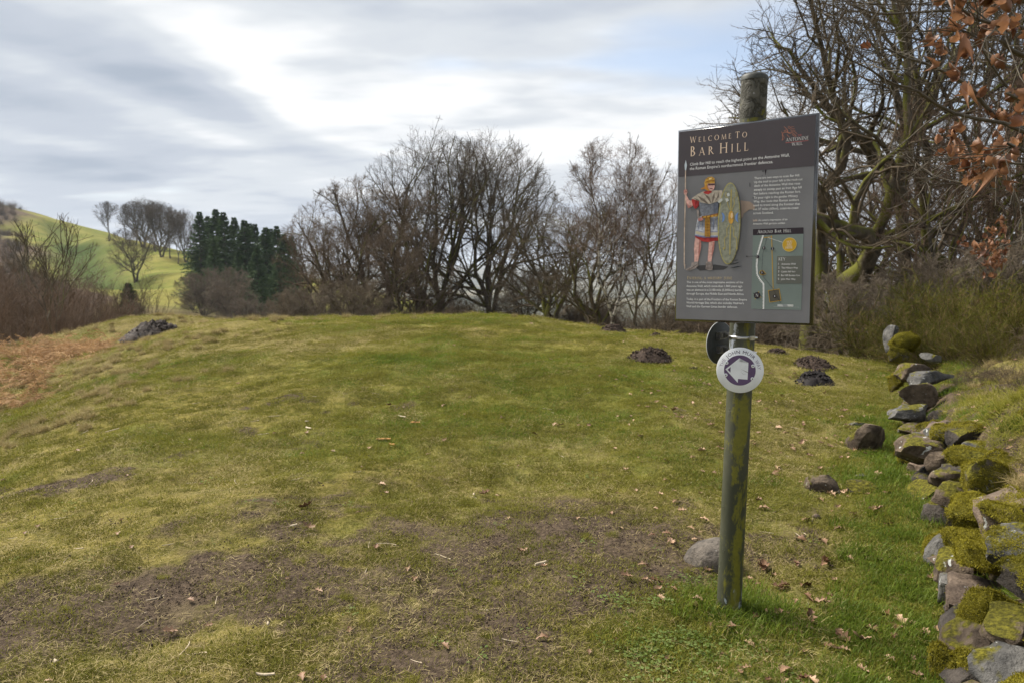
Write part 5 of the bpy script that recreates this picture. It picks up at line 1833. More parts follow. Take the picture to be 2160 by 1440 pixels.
wall = empty('dry_stone_wall', (2.02, 3.3, hz(2.02, 3.3)))
tag(wall, 'tumbled dry stone wall with mossy stones along the right bank', 'wall')
WS = [  # px, py, Y, w, h, kind, tilt, rz
    (1938, 784, 8.3, 100, 34, 'brown', 0.10, 0.2), (1956, 793, 8.05, 104, 24, 'grey', -0.12, 0.3), (1932, 832, 7.7, 74, 54, 'brown', 0.05, -0.2), (1914, 870, 7.2, 118, 30, 'grey', -0.05, 0.1),
    (2003, 921, 5.75, 108, 42, 'brown', 0.06, 0.15), (1934, 934, 5.95, 36, 46, 'grey', 0.0, 0.4), (1951, 976, 5.55, 60, 84, 'brown', -0.10, 0.3), (2008, 978, 5.45, 92, 122, 'moss', 0.15, -0.2),
    (2033, 998, 5.2, 68, 68, 'brown', 0.0, 0.3), (2072, 985, 5.25, 74, 54, 'moss', 0.1, 0.0), (2147, 1020, 4.4, 60, 84, 'allmoss', 0.0, 0.0), (2176, 905, 4.7, 50, 90, 'allmoss', 0.0, 0.2),
    (1911, 962, 6.0, 32, 66, 'moss', 0.0, 0.3), (2049, 1100, 4.3, 72, 110, 'pink', -0.18, 0.2), (1996, 1092, 4.5, 44, 78, 'moss', 0.0, 0.0), (1985, 1168, 3.95, 52, 84, 'grey', 0.12, 0.3),
    (2018, 1180, 3.9, 72, 84, 'allmoss', 0.0, 0.1), (2107, 1138, 3.85, 124, 96, 'moss', 0.12, -0.2), (2136, 1175, 3.6, 74, 62, 'dark', 0.05, 0.3), (2000, 1248, 3.55, 62, 78, 'grey', -0.1, 0.2),
    (2040, 1272, 3.45, 72, 70, 'allmoss', 0.0, 0.0), (2064, 1216, 3.6, 38, 72, 'brown', 0.1, 0.4), (2102, 1246, 3.45, 70, 76, 'grey', 0.15, 0.1), (2112, 1345, 2.95, 172, 240, 'allmoss', 0.0, 0.3),
    (1984, 1405, 2.85, 52, 100, 'moss', 0.0, 0.2), (2050, 1430, 2.7, 90, 110, 'allmoss', 0.0, 0.1), (2085, 1050, 4.6, 90, 60, 'dark', 0.0, 0.3), (2090, 1180, 3.95, 90, 80, 'dark', 0.0, 0.2), (2060, 1310, 3.3, 120, 110, 'dark', 0.0, 0.1),
    (2190, 1130, 3.7, 90, 90, 'moss', 0.0, 0.2), (2200, 1230, 3.3, 110, 120, 'moss', 0.0, 0.5), (1878, 712, 10.6, 20, 52, 'grey', 0.12, 0.1), (1912, 722, 10.4, 70, 40, 'allmoss', 0.0, 0.2), (1893, 742, 10.3, 40, 34, 'moss', 0.0, 0.4),
    (1965, 752, 9.6, 44, 20, 'grey', 0.0, 0.2), (1890, 800, 8.5, 30, 40, 'moss', 0.0, 0.2), (1975, 878, 6.9, 40, 26, 'dark', 0., .2), (1985, 905, 6.2, 34, 24, 'dark', 0, .1)]
for k, (px, py, Y, w, h, kind, tl, rz) in enumerate(WS):
    o = stone_px('stone', px, py, Y, w, h, kind, 300 + k, wall, rz=rz, tilt=tl, drop=0.03 if h < 60 else 0.0, cuts=5 if kind == 'allmoss' else 9)
    if kind in ('moss', 'allmoss'):
        MOSSY.append((o, 1.0 if kind == 'allmoss' else 0.55))

# courses of rubble along the face of the bank
rw = np.random.default_rng(404)
seg_l = np.linalg.norm(np.diff(WALL, axis=0), axis=1)
cum = np.concatenate([[0], np.cumsum(seg_l)])


def along_wall(sv):
    i = min(int(np.searchsorted(cum, sv, side='right')) - 1, len(WALL) - 2)
    d_ = (WALL[i + 1] - WALL[i]) / seg_l[i]
    return WALL[i] + d_ * (sv - cum[i]), d_


kst = 0
for course, (off0, z0, s_end) in enumerate(((0.03, 0.07, 8.6), (0.13, 0.25, 6.4), (0.22, 0.42, 5.2))):
    sv = 1.1 + rw.uniform(0, .2)
    while sv < s_end:
        a_, d_ = along_wall(sv)
        nn_ = np.array([d_[1], -d_[0]])
        wdt = rw.uniform(0.20, 0.40)
        hgt = rw.uniform(0.15, 0.24) * (1.0 if a_[1] < 6 else .85)
        if rw.uniform() > 0.14:
            x_, y_ = a_ + nn_ * (off0 + rw.normal(0, 0.035))
            kind = rw.choice(['brown', 'grey', 'dark', 'moss', 'pink', 'allmoss'], p=[.27, .18, .20, .22, .05, .08])
            me_ = stone_mesh(800 + kst, wdt, rw.uniform(.22, .32), hgt, 8)
            me_.materials.append(m_st[kind])
            o = bpy.data.objects.new('stone', me_)
            COL.objects.link(o)
            o.parent = wall
            gz = float(tps_near(np.array([x_]), np.array([y_]))[0])
            o.location = Vector((x_, y_, gz + z0 + rw.normal(0, .02))) - wall.location
            o.rotation_euler = (rw.normal(0, .14), rw.normal(0, .12), math.atan2(d_[1], d_[0]) + rw.normal(0, .22))
            if kind in ('moss', 'allmoss') or course == 2:
                MOSSY.append((o, {'allmoss': 0.9, 'moss': 0.5}.get(kind, 0.25)))
            kst += 1
        sv += wdt * 0.86

LS = [('boulder', 1832, 921, 6.45, 100, 64, 'brown', 'rounded mossy boulder lying on the grass in front of the wall', 0.05),
      ('stone_slab', 1806, 892, 7.0, 58, 16, 'grey', 'flat pale stone just behind the mossy boulder', 0.05),
      ('flat_stone', 1735, 1021, 5.05, 74, 36, 'brown', 'flat brown stone bedded in the grass right of the post', 0.05),
      ('dark_stone', 1823, 1026, 4.95, 78, 28, 'dark', 'dark layered stone lying on grass near the wall', 0.04),
      ('flat_stone', 1825, 1000, 5.25, 40, 12, 'grey', 'small pale flat stone above the dark layered stone', 0.03),
      ('pebble', 1722, 1089, 4.45, 20, 12, 'pink', 'small round pebble in the grass right of the post', 0.01),
      ('post_boulder', 1508, 1170, 3.92, 134, 62, 'post', 'smooth wedge shaped boulder behind the foot of the post', 0.05)]
for k, (nm, px, py, Y, w, h, kind, lb, dr) in enumerate(LS):
    gp = ground_hit(px, py + h * 0.42)
    o = stone_px(nm if nm != 'post_boulder' else 'boulder', px, py, gp.y + 0.02, w, h, kind, 620 + k, None, drop=dr, tilt=-0.15 if nm == 'post_boulder' else 0.0, cuts=5 if nm in ('post_boulder', 'pebble') else 9)
    tag(o, lb, 'stone')
    if kind == 'moss':
        MOSSY.append((o, 0.15))

# ------------------------------------------------------------------ molehills and bare peat
m_soil, t, out = material('crumbly_dark_soil')
tcn = t.new('ShaderNodeTexCoord')
p = tcn.outputs['Object']
n = t.noise(p, 30.0, 4, 0.7)
c = t.mix(t.ramp(n, 0.3, 0.75), (0.020, 0.014, 0.012), (0.085, 0.062, 0.048))
principled(t, out, c, 0.95, 0.1, normal=bump(t, n, 0.8, 0.02))
m_soil_black = simple('wet_black_soil', (0.012, 0.009, 0.009), 0.8, 0.25, var=0.6, vscale=30)


def molehill(seed, W_, D_, H_, clods=150):
    rg = np.random.default_rng(seed)
    nr, na = 16, 44
    V = [(0, 0, H_)]
    for i in range(1, nr + 1):
        q = i / nr
        for j in range(na):
            a = 2 * math.pi * j / na
            e = 1 + 0.22 * mnoise.noise(Vector((math.cos(a) * 1.5 + seed, math.sin(a) * 1.5, 0)))
            x, y = q * e * W_ / 2 * math.cos(a), q * e * D_ / 2 * math.sin(a)
            z = H_ * (1 - q ** 2.3) * (1 + .35 * mnoise.noise(Vector((x * 9 + seed, y * 9, 1)))) + 0.45 * H_ * mnoise.noise(Vector((x * 26, y * 26, seed))) * (1 - q * .6) - 0.03 * q
            V.append((x, y, z))
    tri = [(0, 1 + j, 1 + (j + 1) % na) for j in range(na)]
    quad = [(1 + (i - 1) * na + j, 1 + i * na + j, 1 + i * na + (j + 1) % na, 1 + (i - 1) * na + (j + 1) % na) for i in range(1, nr) for j in range(na)]
    base = mesh_np('heap', V, [np.array(tri), np.array(quad)], False)
    # loose clods, too many and too small to pick apart
    oct_v = np.array([(1, 0, 0), (-1, 0, 0), (0, 1, 0), (0, -1, 0), (0, 0, 1), (0, 0, -1)], float)
    oct_f = np.array([(0, 2, 4), (2, 1, 4), (1, 3, 4), (3, 0, 4), (2, 0, 5), (1, 2, 5), (3, 1, 5), (0, 3, 5)])
    Vc, Fc = [], []
    for k in range(clods):
        q = rg.uniform(0, 1) ** 0.6 * 1.12
        a = rg.uniform(0, 6.28)
        s = rg.uniform(0.006, 0.024) * (1.2 if q < .7 else .8) * (W_ / 0.6) ** .5
        x, y = q * W_ / 2 * math.cos(a), q * D_ / 2 * math.sin(a)
        z = H_ * max(0, 1 - q ** 2.3)
        Fc.append(oct_f + len(Vc) * 6)
        Vc.append(oct_v * s * rg.uniform(0.6, 1.3, (6, 1)) + (x, y, z))
    cl_ = mesh_np('clods', np.concatenate(Vc), [np.concatenate(Fc)], False)
    return base, cl_


MO = [(1292, 692, 62, 26, 'round brown molehill on the brow left of the board', 0), (1383, 706, 40, 11, 'small low molehill just right of the one on the brow', 0), (1371, 744, 104, 34, 'wide brown molehill in the grass left of the post', 0),
      (1462, 777, 27, 9, 'tiny molehill close to the left of the white disc', 0), (1639, 741, 56, 16, 'low molehill on the brow just right of the post', 0), (1713, 762, 96, 30, 'broad brown molehill below the oak trunk', 0), (1719, 794, 88, 40, 'fresh black molehill in front of the broad brown one', 1)]
for k, (px, py, w, h, lb, blk) in enumerate(MO):
    gp = ground_hit(px, py + h * 0.35)
    W_, H_ = span(w, gp.y) * 1.05, span(h, gp.y) * 0.6
    hp, cd_ = molehill(40 + k, W_, W_ * 0.85, H_, 150 if w > 50 else 60)
    mh_ = empty('molehill', gp, 0.3 * k)
    tag(mh_, lb, 'molehill', 'molehills on the mound')
    obj('heap', hp, m_soil_black if blk else m_soil, mh_)
    o = obj('clods', cd_, m_soil_black if blk else m_soil, mh_)
    o['kind'] = 'stuff'
# eroded peat scar at the left end of the brow
pc = Vector(at(322, 668, 19.5))
hp, cd_ = molehill(77, 1.65, 1.3, 0.42, 120)
for me_ in (hp, cd_):
    for v in me_.vertices:
        v.co.x += v.co.z * 0.2
pt = empty('peat_scar', (pc.x, pc.y, min(pc.z - 0.24, hz(pc.x, pc.y))), 0.2)
tag(pt, 'dark trampled peat scar at the left end of the grassy brow', 'peat bank')
m_peat, t, out = material('layered_peat')
tcn = t.new('ShaderNodeTexCoord')
n = t.noise(t.mapping(tcn.outputs['Object'], scale=(1.2, 1.2, 9)), 3.0, 5, 0.7)
principled(t, out, t.mix(t.ramp(n, .35, .7), (0.016, 0.011, 0.009), (0.070, 0.052, 0.042)), 0.8, .25, normal=bump(t, n, .9, .05))
obj('bank', hp, m_peat, pt)
o = obj('clods', cd_, m_peat, pt)
o['kind'] = 'stuff'

# ------------------------------------------------------------------ blades, moss, leaves: sources that are scattered
def leafy_material(name, cols, tip=None, transl=0.35, rough=0.6, rnd=0.5, dead=None):
    """cols: dark, light; varies from blade to blade and clump to clump"""
    m, t, out = material(name)
    a = t.attr('tint').outputs[2]
    h = t.attr('along').outputs[2]
    ri = t.new('ShaderNodeObjectInfo')
    f = t.math('ADD', t.math('MULTIPLY', a, 1 - rnd), t.math('MULTIPLY', ri.outputs['Random'], rnd))
    c = t.mix(f, cols[0], cols[1])
    if dead:
        c = t.mix(t.ramp(a, 0.76, 0.84), c, dead)
    if tip:
        c = t.mix(t.math('MULTIPLY', t.ramp(h, 0.45, 1.0), t.ramp(a, 0.35, 0.8)), c, tip)
    d = t.new('ShaderNodeBsdfDiffuse')
    tr = t.new('ShaderNodeBsdfTranslucent')
    gl = t.new('ShaderNodeBsdfGlossy')
    gl.inputs['Roughness'].default_value = 0.5
    t.l.new(c, d.inputs[0])
    t.l.new(c, tr.inputs[0])
    mx = t.new('ShaderNodeMixShader')
    mx.inputs[0].default_value = transl
    t.l.new(d.outputs[0], mx.inputs[1])
    t.l.new(tr.outputs[0], mx.inputs[2])
    mx2 = t.new('ShaderNodeMixShader')
    mx2.inputs[0].default_value = 0.008
    t.l.new(mx.outputs[0], mx2.inputs[1])
    t.l.new(gl.outputs[0], mx2.inputs[2])
    t.l.new(mx2.outputs[0], out.inputs[0])
    return m


def blades(seed, n, radius, lmin, lmax, width, lean, curl=0.5, flat=0.0):
    """a clump of n tapering blades"""
    rg = np.random.default_rng(seed)
    a = rg.uniform(0, 6.28, n)
    q = np.sqrt(rg.uniform(0, 1, n)) * radius
    P = np.stack([np.cos(a) * q, np.sin(a) * q, rg.uniform(-0.006, 0.0, n)], 1)
    az = rg.uniform(0, 6.28, n)
    ln = rg.uniform(lmin, lmax, n)
    le = np.clip(rg.normal(lean, 0.25, n), 0.05, 1.5)
    if flat:
        le = np.where(rg.uniform(0, 1, n) < flat, rg.uniform(1.2, 1.52, n), le)
    out_ = np.stack([np.cos(az), np.sin(az), 0 * az], 1)
    d0 = out_ * np.sin(le)[:, None] + np.array([0, 0, 1]) * np.cos(le)[:, None]
    le2 = np.clip(le + curl * rg.uniform(0.2, 1.3, n), 0, 1.75)
    d1 = out_ * np.sin(le2)[:, None] + np.array([0, 0, 1]) * np.cos(le2)[:, None]
    sd_ = np.stack([-np.sin(az), np.cos(az), 0 * az], 1) * (width * rg.uniform(0.6, 1.3, n))[:, None] / 2
    m_ = P + d0 * (ln * 0.5)[:, None]
    e_ = m_ + d1 * (ln * 0.5)[:, None]
    V = np.stack([P - sd_, P + sd_, m_ - sd_ * 0.75, m_ + sd_ * 0.75, e_], 1).reshape(-1, 3)
    b = np.arange(n)[:, None] * 5
    quad = b + np.array([[0, 1, 3, 2]])
    tri = b + np.array([[2, 3, 4]])
    me = mesh_np('clump', V, [quad, tri])
    set_attr(me, 'tint', np.repeat(rg.uniform(0, 1, n), 5))
    set_attr(me, 'along', np.tile([0, 0, .5, .5, 1.0], n))
    return me


def source(mes, mat):
    """meshes kept out of the scene, used only as the shapes to scatter"""
    col = bpy.data.collections.new('shapes')
    for me in mes:
        me.materials.append(mat)
        o = bpy.data.objects.new('shape', me)
        col.objects.link(o)
    return col


def scatter_group(col):
    ng = bpy.data.node_groups.new('scatter', 'GeometryNodeTree')
    ng.interface.new_socket('Geometry', in_out='INPUT', socket_type='NodeSocketGeometry')
    ng.interface.new_socket('Geometry', in_out='OUTPUT', socket_type='NodeSocketGeometry')
    gi, go = ng.nodes.new('NodeGroupInput'), ng.nodes.new('NodeGroupOutput')
    ci = ng.nodes.new('GeometryNodeCollectionInfo')
    ci.inputs['Collection'].default_value = col
    ci.inputs['Separate Children'].default_value = True
    ci.inputs['Reset Children'].default_value = True
    ip = ng.nodes.new('GeometryNodeInstanceOnPoints')
    ip.inputs['Pick Instance'].default_value = True

    def na(nm, dt):
        nd = ng.nodes.new('GeometryNodeInputNamedAttribute')
        nd.data_type = dt
        nd.inputs['Name'].default_value = nm
        return nd.outputs['Attribute']
    L = ng.links.new
    L(gi.outputs[0], ip.inputs['Points'])
    L(ci.outputs[0], ip.inputs['Instance'])
    L(na('pick', 'INT'), ip.inputs['Instance Index'])
    L(na('rot', 'FLOAT_VECTOR'), ip.inputs['Rotation'])
    L(na('scl', 'FLOAT_VECTOR'), ip.inputs['Scale'])
    L(ip.outputs[0], go.inputs[0])
    return ng


def scatter(name, col, P, rot, scl, label, cat, seed=1):
    """one object of countless alike pieces"""
    rg = np.random.default_rng(seed)
    P = np.asarray(P, np.float32)
    me = bpy.data.meshes.new(name)
    me.vertices.add(len(P))
    me.vertices.foreach_set('co', P.ravel())
    nvar = len(col.objects)
    a = me.attributes.new('pick', 'INT', 'POINT')
    a.data.foreach_set('value', rg.integers(0, nvar, len(P)).astype(np.int32))
    a = me.attributes.new('rot', 'FLOAT_VECTOR', 'POINT')
    a.data.foreach_set('vector', np.asarray(rot, np.float32).ravel())
    scl = np.asarray(scl, np.float32)
    if scl.ndim == 1:
        scl = np.repeat(scl[:, None], 3, 1)
    a = me.attributes.new('scl', 'FLOAT_VECTOR', 'POINT')
    a.data.foreach_set('vector', scl.ravel())
    me.update()
    o = bpy.data.objects.new(name, me)
    COL.objects.link(o)
    md = o.modifiers.new('scatter', 'NODES')
    md.node_group = scatter_group(col)
    tag(o, label, cat, kind='stuff')
    return o


def tilt_rot(x, y, rg, wob=0.1):
    nx, ny, nz = slope_normal(x, y)
    n = len(x)
    # euler XYZ that tilts up to the ground normal after a random spin
    rx = np.arcsin(np.clip(-ny, -1, 1))
    ry = np.arctan2(nx, nz)
    out = np.zeros((n, 3))
    spin = rg.uniform(0, 6.28, n)
    for i in range(n):
        m_ = Matrix.Rotation(ry[i] + rg.normal(0, wob), 3, 'Y') @ Matrix.Rotation(rx[i] + rg.normal(0, wob), 3, 'X') @ Matrix.Rotation(spin[i], 3, 'Z')
        out[i] = m_.to_euler()
    return out


def wedge(n, r0, r1, rg, half=45.0, power=1.0):
    """ground points in front of the viewer, thinning with distance"""
    u = rg.uniform(0, 1, n)
    r = r0 * (r1 / r0) ** u if power == 0 else (r0 ** power + u * (r1 ** power - r0 ** power)) ** (1 / power)
    a = np.radians(rg.uniform(-half, half, n))
    return r * np.sin(a), r * np.cos(a)


gr = np.random.default_rng(99)
m_green = leafy_material('green_grass_blades', ((0.095, 0.105, 0.012), (0.245, 0.228, 0.034)), (0.36, 0.30, 0.10), 0.4)
m_lush = leafy_material('fresh_grass_blades', ((0.058, 0.100, 0.010), (0.165, 0.215, 0.026)), None, 0.4)
m_strw = leafy_material('dry_grass_blades', ((0.20, 0.15, 0.060), (0.46, 0.38, 0.19)), None, 0.25)
m_mossy = leafy_material('moss_sprigs', ((0.060, 0.056, 0.008), (0.330, 0.285, 0.028)), None, 0.3)
m_turfmoss = leafy_material('turf_moss', ((0.085, 0.088, 0.014), (0.215, 0.198, 0.038)), None, 0.3)
m_herb = leafy_material('pale_herb_leaves', ((0.085, 0.125, 0.030), (0.20, 0.25, 0.080)), None, 0.3)

c_short = source([blades(900 + i, 210, 0.15, 0.008, 0.030, 0.0026, 0.8, 0.6) for i in range(4)], m_green)
c_moss = source([blades(910 + i, 320, 0.13, 0.006, 0.018, 0.0034, 0.6, 0.5) for i in range(3)], m_turfmoss)
c_lush = source([blades(920 + i, 150, 0.10, 0.03, 0.085, 0.0034, 0.5, 0.7) for i in range(4)], m_lush)
c_straw = source([blades(930 + i, 80, 0.17, 0.012, 0.05, 0.0022, 1.15, 0.35, 0.7) for i in range(4)], m_strw)
c_tuss = source([blades(940 + i, 260, 0.09, 0.08, 0.22, 0.0036, 0.55, 0.9) for i in range(3)], m_strw)


def turf(col, n, want, name, label, cat, seed, r0=1.7, r1=19.0, s0=0.8, s1=1.25, grow=0.05, power=0.9):
    rg = np.random.default_rng(seed)
    n = int(n * 1.12)
    x, y = wedge(n, r0, r1, rg, power=power)
    keep = rg.uniform(0, 1, n) < np.clip(want(x, y), 0, 1)
    x, y = x[keep], y[keep]
    r = np.hypot(x, y)
    z = height(x, y)
    s = rg.uniform(s0, s1, len(x)) * (1 + grow * np.maximum(r - 4, 0))
    return scatter(name, col, np.stack([x, y, z], 1), tilt_rot(x, y, rg), s, label, cat, seed)


def w_short(x, y):
    m_, l_, s_ = fields(x, y)
    return (1 - m_ * 1.05) * (0.20 + 0.80 * l_) * (0.35 + 1.1 * sstep(fbm(x + 5, y - 3, 5.0, 3, .6), .35, .62)) + 0.03


def w_moss(x, y):
    m_, l_, s_ = fields(x, y)
    return (1 - m_) * 0.60 * sstep(fbm(x, y, 4.5, 3, .6), 0.36, 0.6) + 0.06 * m_


def w_straw(x, y):
    m_, l_, s_ = fields(x, y)
    return (0.20 + 0.8 * s_) * (1 - 0.85 * m_) * (1 - 0.55 * l_)


def w_lush(x, y):
    m_, l_, s_ = fields(x, y)
    wd = wall_dist(x, y)
    byw = np.exp(-((wd + 0.22) / 0.22) ** 2) * sstep(y, 1, 2) * (1 - sstep(y, 6.6, 8.5)) * (0.35 + 0.9 * sstep(fbm(x, y, 2.0, 3), .35, .6))
    foot_ = np.exp(-(((x - pb.x - .06) / .22) ** 2 + ((y - pb.y + .02) / .20) ** 2))
    byw = byw + np.exp(-((wd - 0.25) / 0.22) ** 2) * 0.5 * sstep(fbm(x + 4, y, 3.2, 3), .46, .62) * sstep(y, 1, 2) * (1 - sstep(y, 9, 11))
    return 0.9 * byw + 0.85 * foot_ + 0.0 * m_


turf(c_short, 36000, w_short, 'grass', 'short green grazed grass over the mound', 'grass', 1, 1.7, 25.0)
c_fresh = source([blades(905 + i, 200, 0.14, 0.010, 0.036, 0.0027, 0.75, 0.6) for i in range(3)], m_lush)
turf(c_fresh, 15000, lambda x, y: 1.0 * sstep(fields(x, y)[1], .35, .85) * (1 - fields(x, y)[0]) * sstep(fbm(x, y, 3.3, 3), .32, .55), 'fresh_grass', 'fresh brighter green grass in the middle of the mound', 'grass', 19)
turf(c_moss, 16000, w_moss, 'turf_moss', 'low yellow green moss between the grass', 'moss', 2, 1.7, 14)
turf(c_straw, 25000, w_straw, 'dry_grass', 'dry straw coloured grass over the mound and bank', 'grass', 3, 1.7, 26.0)
turf(c_lush, 7000, w_lush, 'lush_grass', 'longer fresh green grass along the wall foot and post foot', 'grass', 4, 1.7, 12, 0.7, 1.3, 0.03)


def w_tuss(x, y):
    wd = wall_dist(x, y)
    left = sstep(-x - 3.6, 0, 1.6) * sstep(y, 5, 8)
    crest_ = sstep(np.hypot(x, y), 13.5, 16)
    bank_ = sstep(wd, 0.25, 0.6) * (1 - sstep(wd, 5, 7)) * sstep(y, 2, 4)
    return np.maximum.reduce([0.45 * left, 0.12 * crest_, 0.45 * bank_]) * sstep(fbm(x, y, 1.3, 3), 0.36, 0.58)


turf(c_tuss, 12000, w_tuss, 'tussock_grass', 'longer pale tussock grass on the left edge, brow and bank', 'grass', 5, 3.0, 27, 0.3, 0.75, 0.02)

def w_bank(x, y):
    wd = wall_dist(x, y)
    return sstep(wd, 0.2, 0.5) * (1 - sstep(wd, 5, 7)) * (0.25 + 0.75 * sstep(fbm(x + 2, y, 1.9, 3), .4, .6)) * sstep(y, 2, 3.5)


c_bank = source([blades(945 + i, 150, 0.10, 0.05, 0.17, 0.0034, 0.7, 1.0, 0.25) for i in range(3)], m_green)
turf(c_bank, 5200, w_bank, 'bank_grass', 'rough tufted green and tan grass on the bank behind the wall', 'grass', 17, 3.0, 14, 0.5, 1.2, 0.02)

turf(c_bank, 2600, lambda x, y: 0.10 + 0.9 * sstep(fbm(x + 13, y - 4, 1.4, 4, .6), .56, .68) * (1 - fields(x, y)[0]), 'grass_tufts', 'scattered taller grass tufts standing above the short turf', 'grass', 23, 2.0, 17, 0.18, 0.45, 0.02)

# crumbs of soil on the bare patches
def crumb(seed):
    rg = np.random.default_rng(seed)
    n = 26
    o_v = np.array([(1, 0, 0), (-1, 0, 0), (0, 1, 0), (0, -1, 0), (0, 0, 1), (0, 0, -1)], float)
    o_f = np.array([(0, 2, 4), (2, 1, 4), (1, 3, 4), (3, 0, 4), (2, 0, 5), (1, 2, 5), (3, 1, 5), (0, 3, 5)])
    V = np.concatenate([o_v * rg.uniform(.0025, .009) * rg.uniform(.6, 1.3, (6, 1)) + np.array([rg.normal(0, .06), rg.normal(0, .06), 0.001]) for _ in range(n)])
    return mesh_np('crumbs', V, [np.concatenate([o_f + 6 * k for k in range(n)])])


c_crumb = source([crumb(33 + i) for i in range(4)], simple('dry_soil_crumb', (0.075, 0.055, 0.040), .95, .1, var=.4, vscale=20))
turf(c_crumb, 2600, lambda x, y: fields(x, y)[0] ** 1.5, 'soil_crumbs', 'dark crumbs of soil on the bare trodden patches', 'soil', 18, 1.8, 7.5, 0.35, 0.9, 0.0)

# small broad-leaved herbs bottom right of the middle
def rosette(seed):
    rg = np.random.default_rng(seed)
    Vs, Ft, Fq, tint = [], [], [], []
    for k in range(14):
        a = rg.uniform(0, 6.28)
        r_ = rg.uniform(0.006, 0.045)
        L_ = rg.uniform(0.008, 0.017)
        c_ = np.array([math.cos(a) * r_, math.sin(a) * r_, rg.uniform(0.010, 0.022)])
        d = np.array([math.cos(a), math.sin(a), rg.uniform(-.3, .3)])
        s_ = np.array([-math.sin(a), math.cos(a), rg.uniform(-.2, .2)]) * L_ * 0.42
        b = len(Vs)
        Vs += [c_, c_ + d * L_ * .5 + s_, c_ + d * L_, c_ + d * L_ * .5 - s_]
        Fq.append((b, b + 1, b + 2, b + 3))
        tint += [rg.uniform()] * 4
    me = mesh_np('herb', np.array(Vs), [np.array(Fq)])
    set_attr(me, 'tint', tint)
    set_attr(me, 'along', np.zeros(len(Vs)))
    return me


c_herb = source([rosette(70 + i) for i in range(4)], m_herb)
hc = ground_hit(1440, 1370)


def w_herb(x, y):
    return 0.6 * np.exp(-(((x - hc.x) / .36) ** 2 + ((y - hc.y) / .45) ** 2)) * sstep(fbm(x, y, 5.0, 3), 0.44, 0.62) + 0.004


turf(c_herb, 14000, w_herb, 'low_herbs', 'small pale green leafy herbs left of the post foot', 'herbs', 6, 1.8, 6.0, 0.7, 1.3, 0.0)

# moss sprigs on the mossy stones
def surface_points(o, dens, rg):
    me = o.data
    me.calc_loop_triangles()
    n = len(me.vertices)
    co = np.zeros(n * 3, np.float32)
    me.vertices.foreach_get('co', co)
    co = co.reshape(-1, 3)
    tr = np.zeros(len(me.loop_triangles) * 3, np.int32)
    me.loop_triangles.foreach_get('vertices', tr)
    tr = tr.reshape(-1, 3)
    Mx = o.rotation_euler.to_matrix()
    loc = o.location + (o.parent.location if o.parent else Vector())
    W_ = co @ np.array(Mx).T + np.array(loc)
    a, b, c_ = W_[tr[:, 0]], W_[tr[:, 1]], W_[tr[:, 2]]
    nr = np.cross(b - a, c_ - a)
    ar = np.linalg.norm(nr, axis=1) / 2
    nr = nr / np.maximum(2 * ar[:, None], 1e-9)
    N = int(ar.sum() * dens)
    pick = rg.choice(len(tr), N, p=ar / ar.sum())
    u, v = rg.uniform(0, 1, N), rg.uniform(0, 1, N)
    f = u + v > 1
    u[f], v[f] = 1 - u[f], 1 - v[f]
    P = a[pick] + (b - a)[pick] * u[:, None] + (c_ - a)[pick] * v[:, None]
    return P, nr[pick]


c_sprig = source([blades(960 + i, 70, 0.022, 0.003, 0.010, 0.0024, 0.8, 0.6) for i in range(4)], m_mossy)
Ps, Ns = [], []
rgm = np.random.default_rng(5)
for o, k in MOSSY:
    P, N_ = surface_points(o, 6500, rgm)
    pat = np.array([mnoise.noise(Vector(p_) * 7.0) for p_ in P])
    keep = (N_[:, 2] * 0.55 + pat * 1.1 + (k - 0.5) * 0.9 + rgm.normal(0, .12, len(P))) > 0.10
    Ps.append(P[keep])
    Ns.append(N_[keep])
# and on the earth bank between them
x = rgm.uniform(1.4, 4.2, 9000)
y = rgm.uniform(2.0, 6.5, 9000)
wd = wall_dist(x, y)
kk = (wd > 0.12) & (wd < 1.3) & (rgm.uniform(0, 1, 9000) < 0.6 * sstep(fbm(x, y, 2.6, 3), .50, .64))
x, y = x[kk], y[kk]
nx, ny, nz = slope_normal(x, y, 0.05)
Ps.append(np.stack([x, y, height(x, y)], 1))
Ns.append(np.stack([nx, ny, nz], 1))
Ps, Ns = np.concatenate(Ps), np.concatenate(Ns)
rots = np.array([(Vector(n_).to_track_quat('Z', 'Y').to_matrix() @ Matrix.Rotation(rgm.uniform(0, 6.28), 3, 'Z')).to_euler() for n_ in Ns])
scatter('wall_moss', c_sprig, Ps, rots, rgm.uniform(0.7, 1.5, len(Ps)), 'yellow green moss growing over the wall stones and bank', 'moss', 8)

# ------------------------------------------------------------------ fallen leaves, chips and straws on the ground
m_leaf, t, out = material('dry_brown_leaf')
ri = t.new('ShaderNodeObjectInfo')
tcn = t.new('ShaderNodeTexCoord')
n = t.noise(tcn.outputs['Object'], 40.0, 3, 0.6)
c = t.mix(ri.outputs['Random'], (0.150, 0.070, 0.032), (0.52, 0.34, 0.21))
c = t.mix(t.math('MULTIPLY', n, 0.5), c, (0.07, 0.04, 0.025))
principled(t, out, c, 0.6, 0.3)


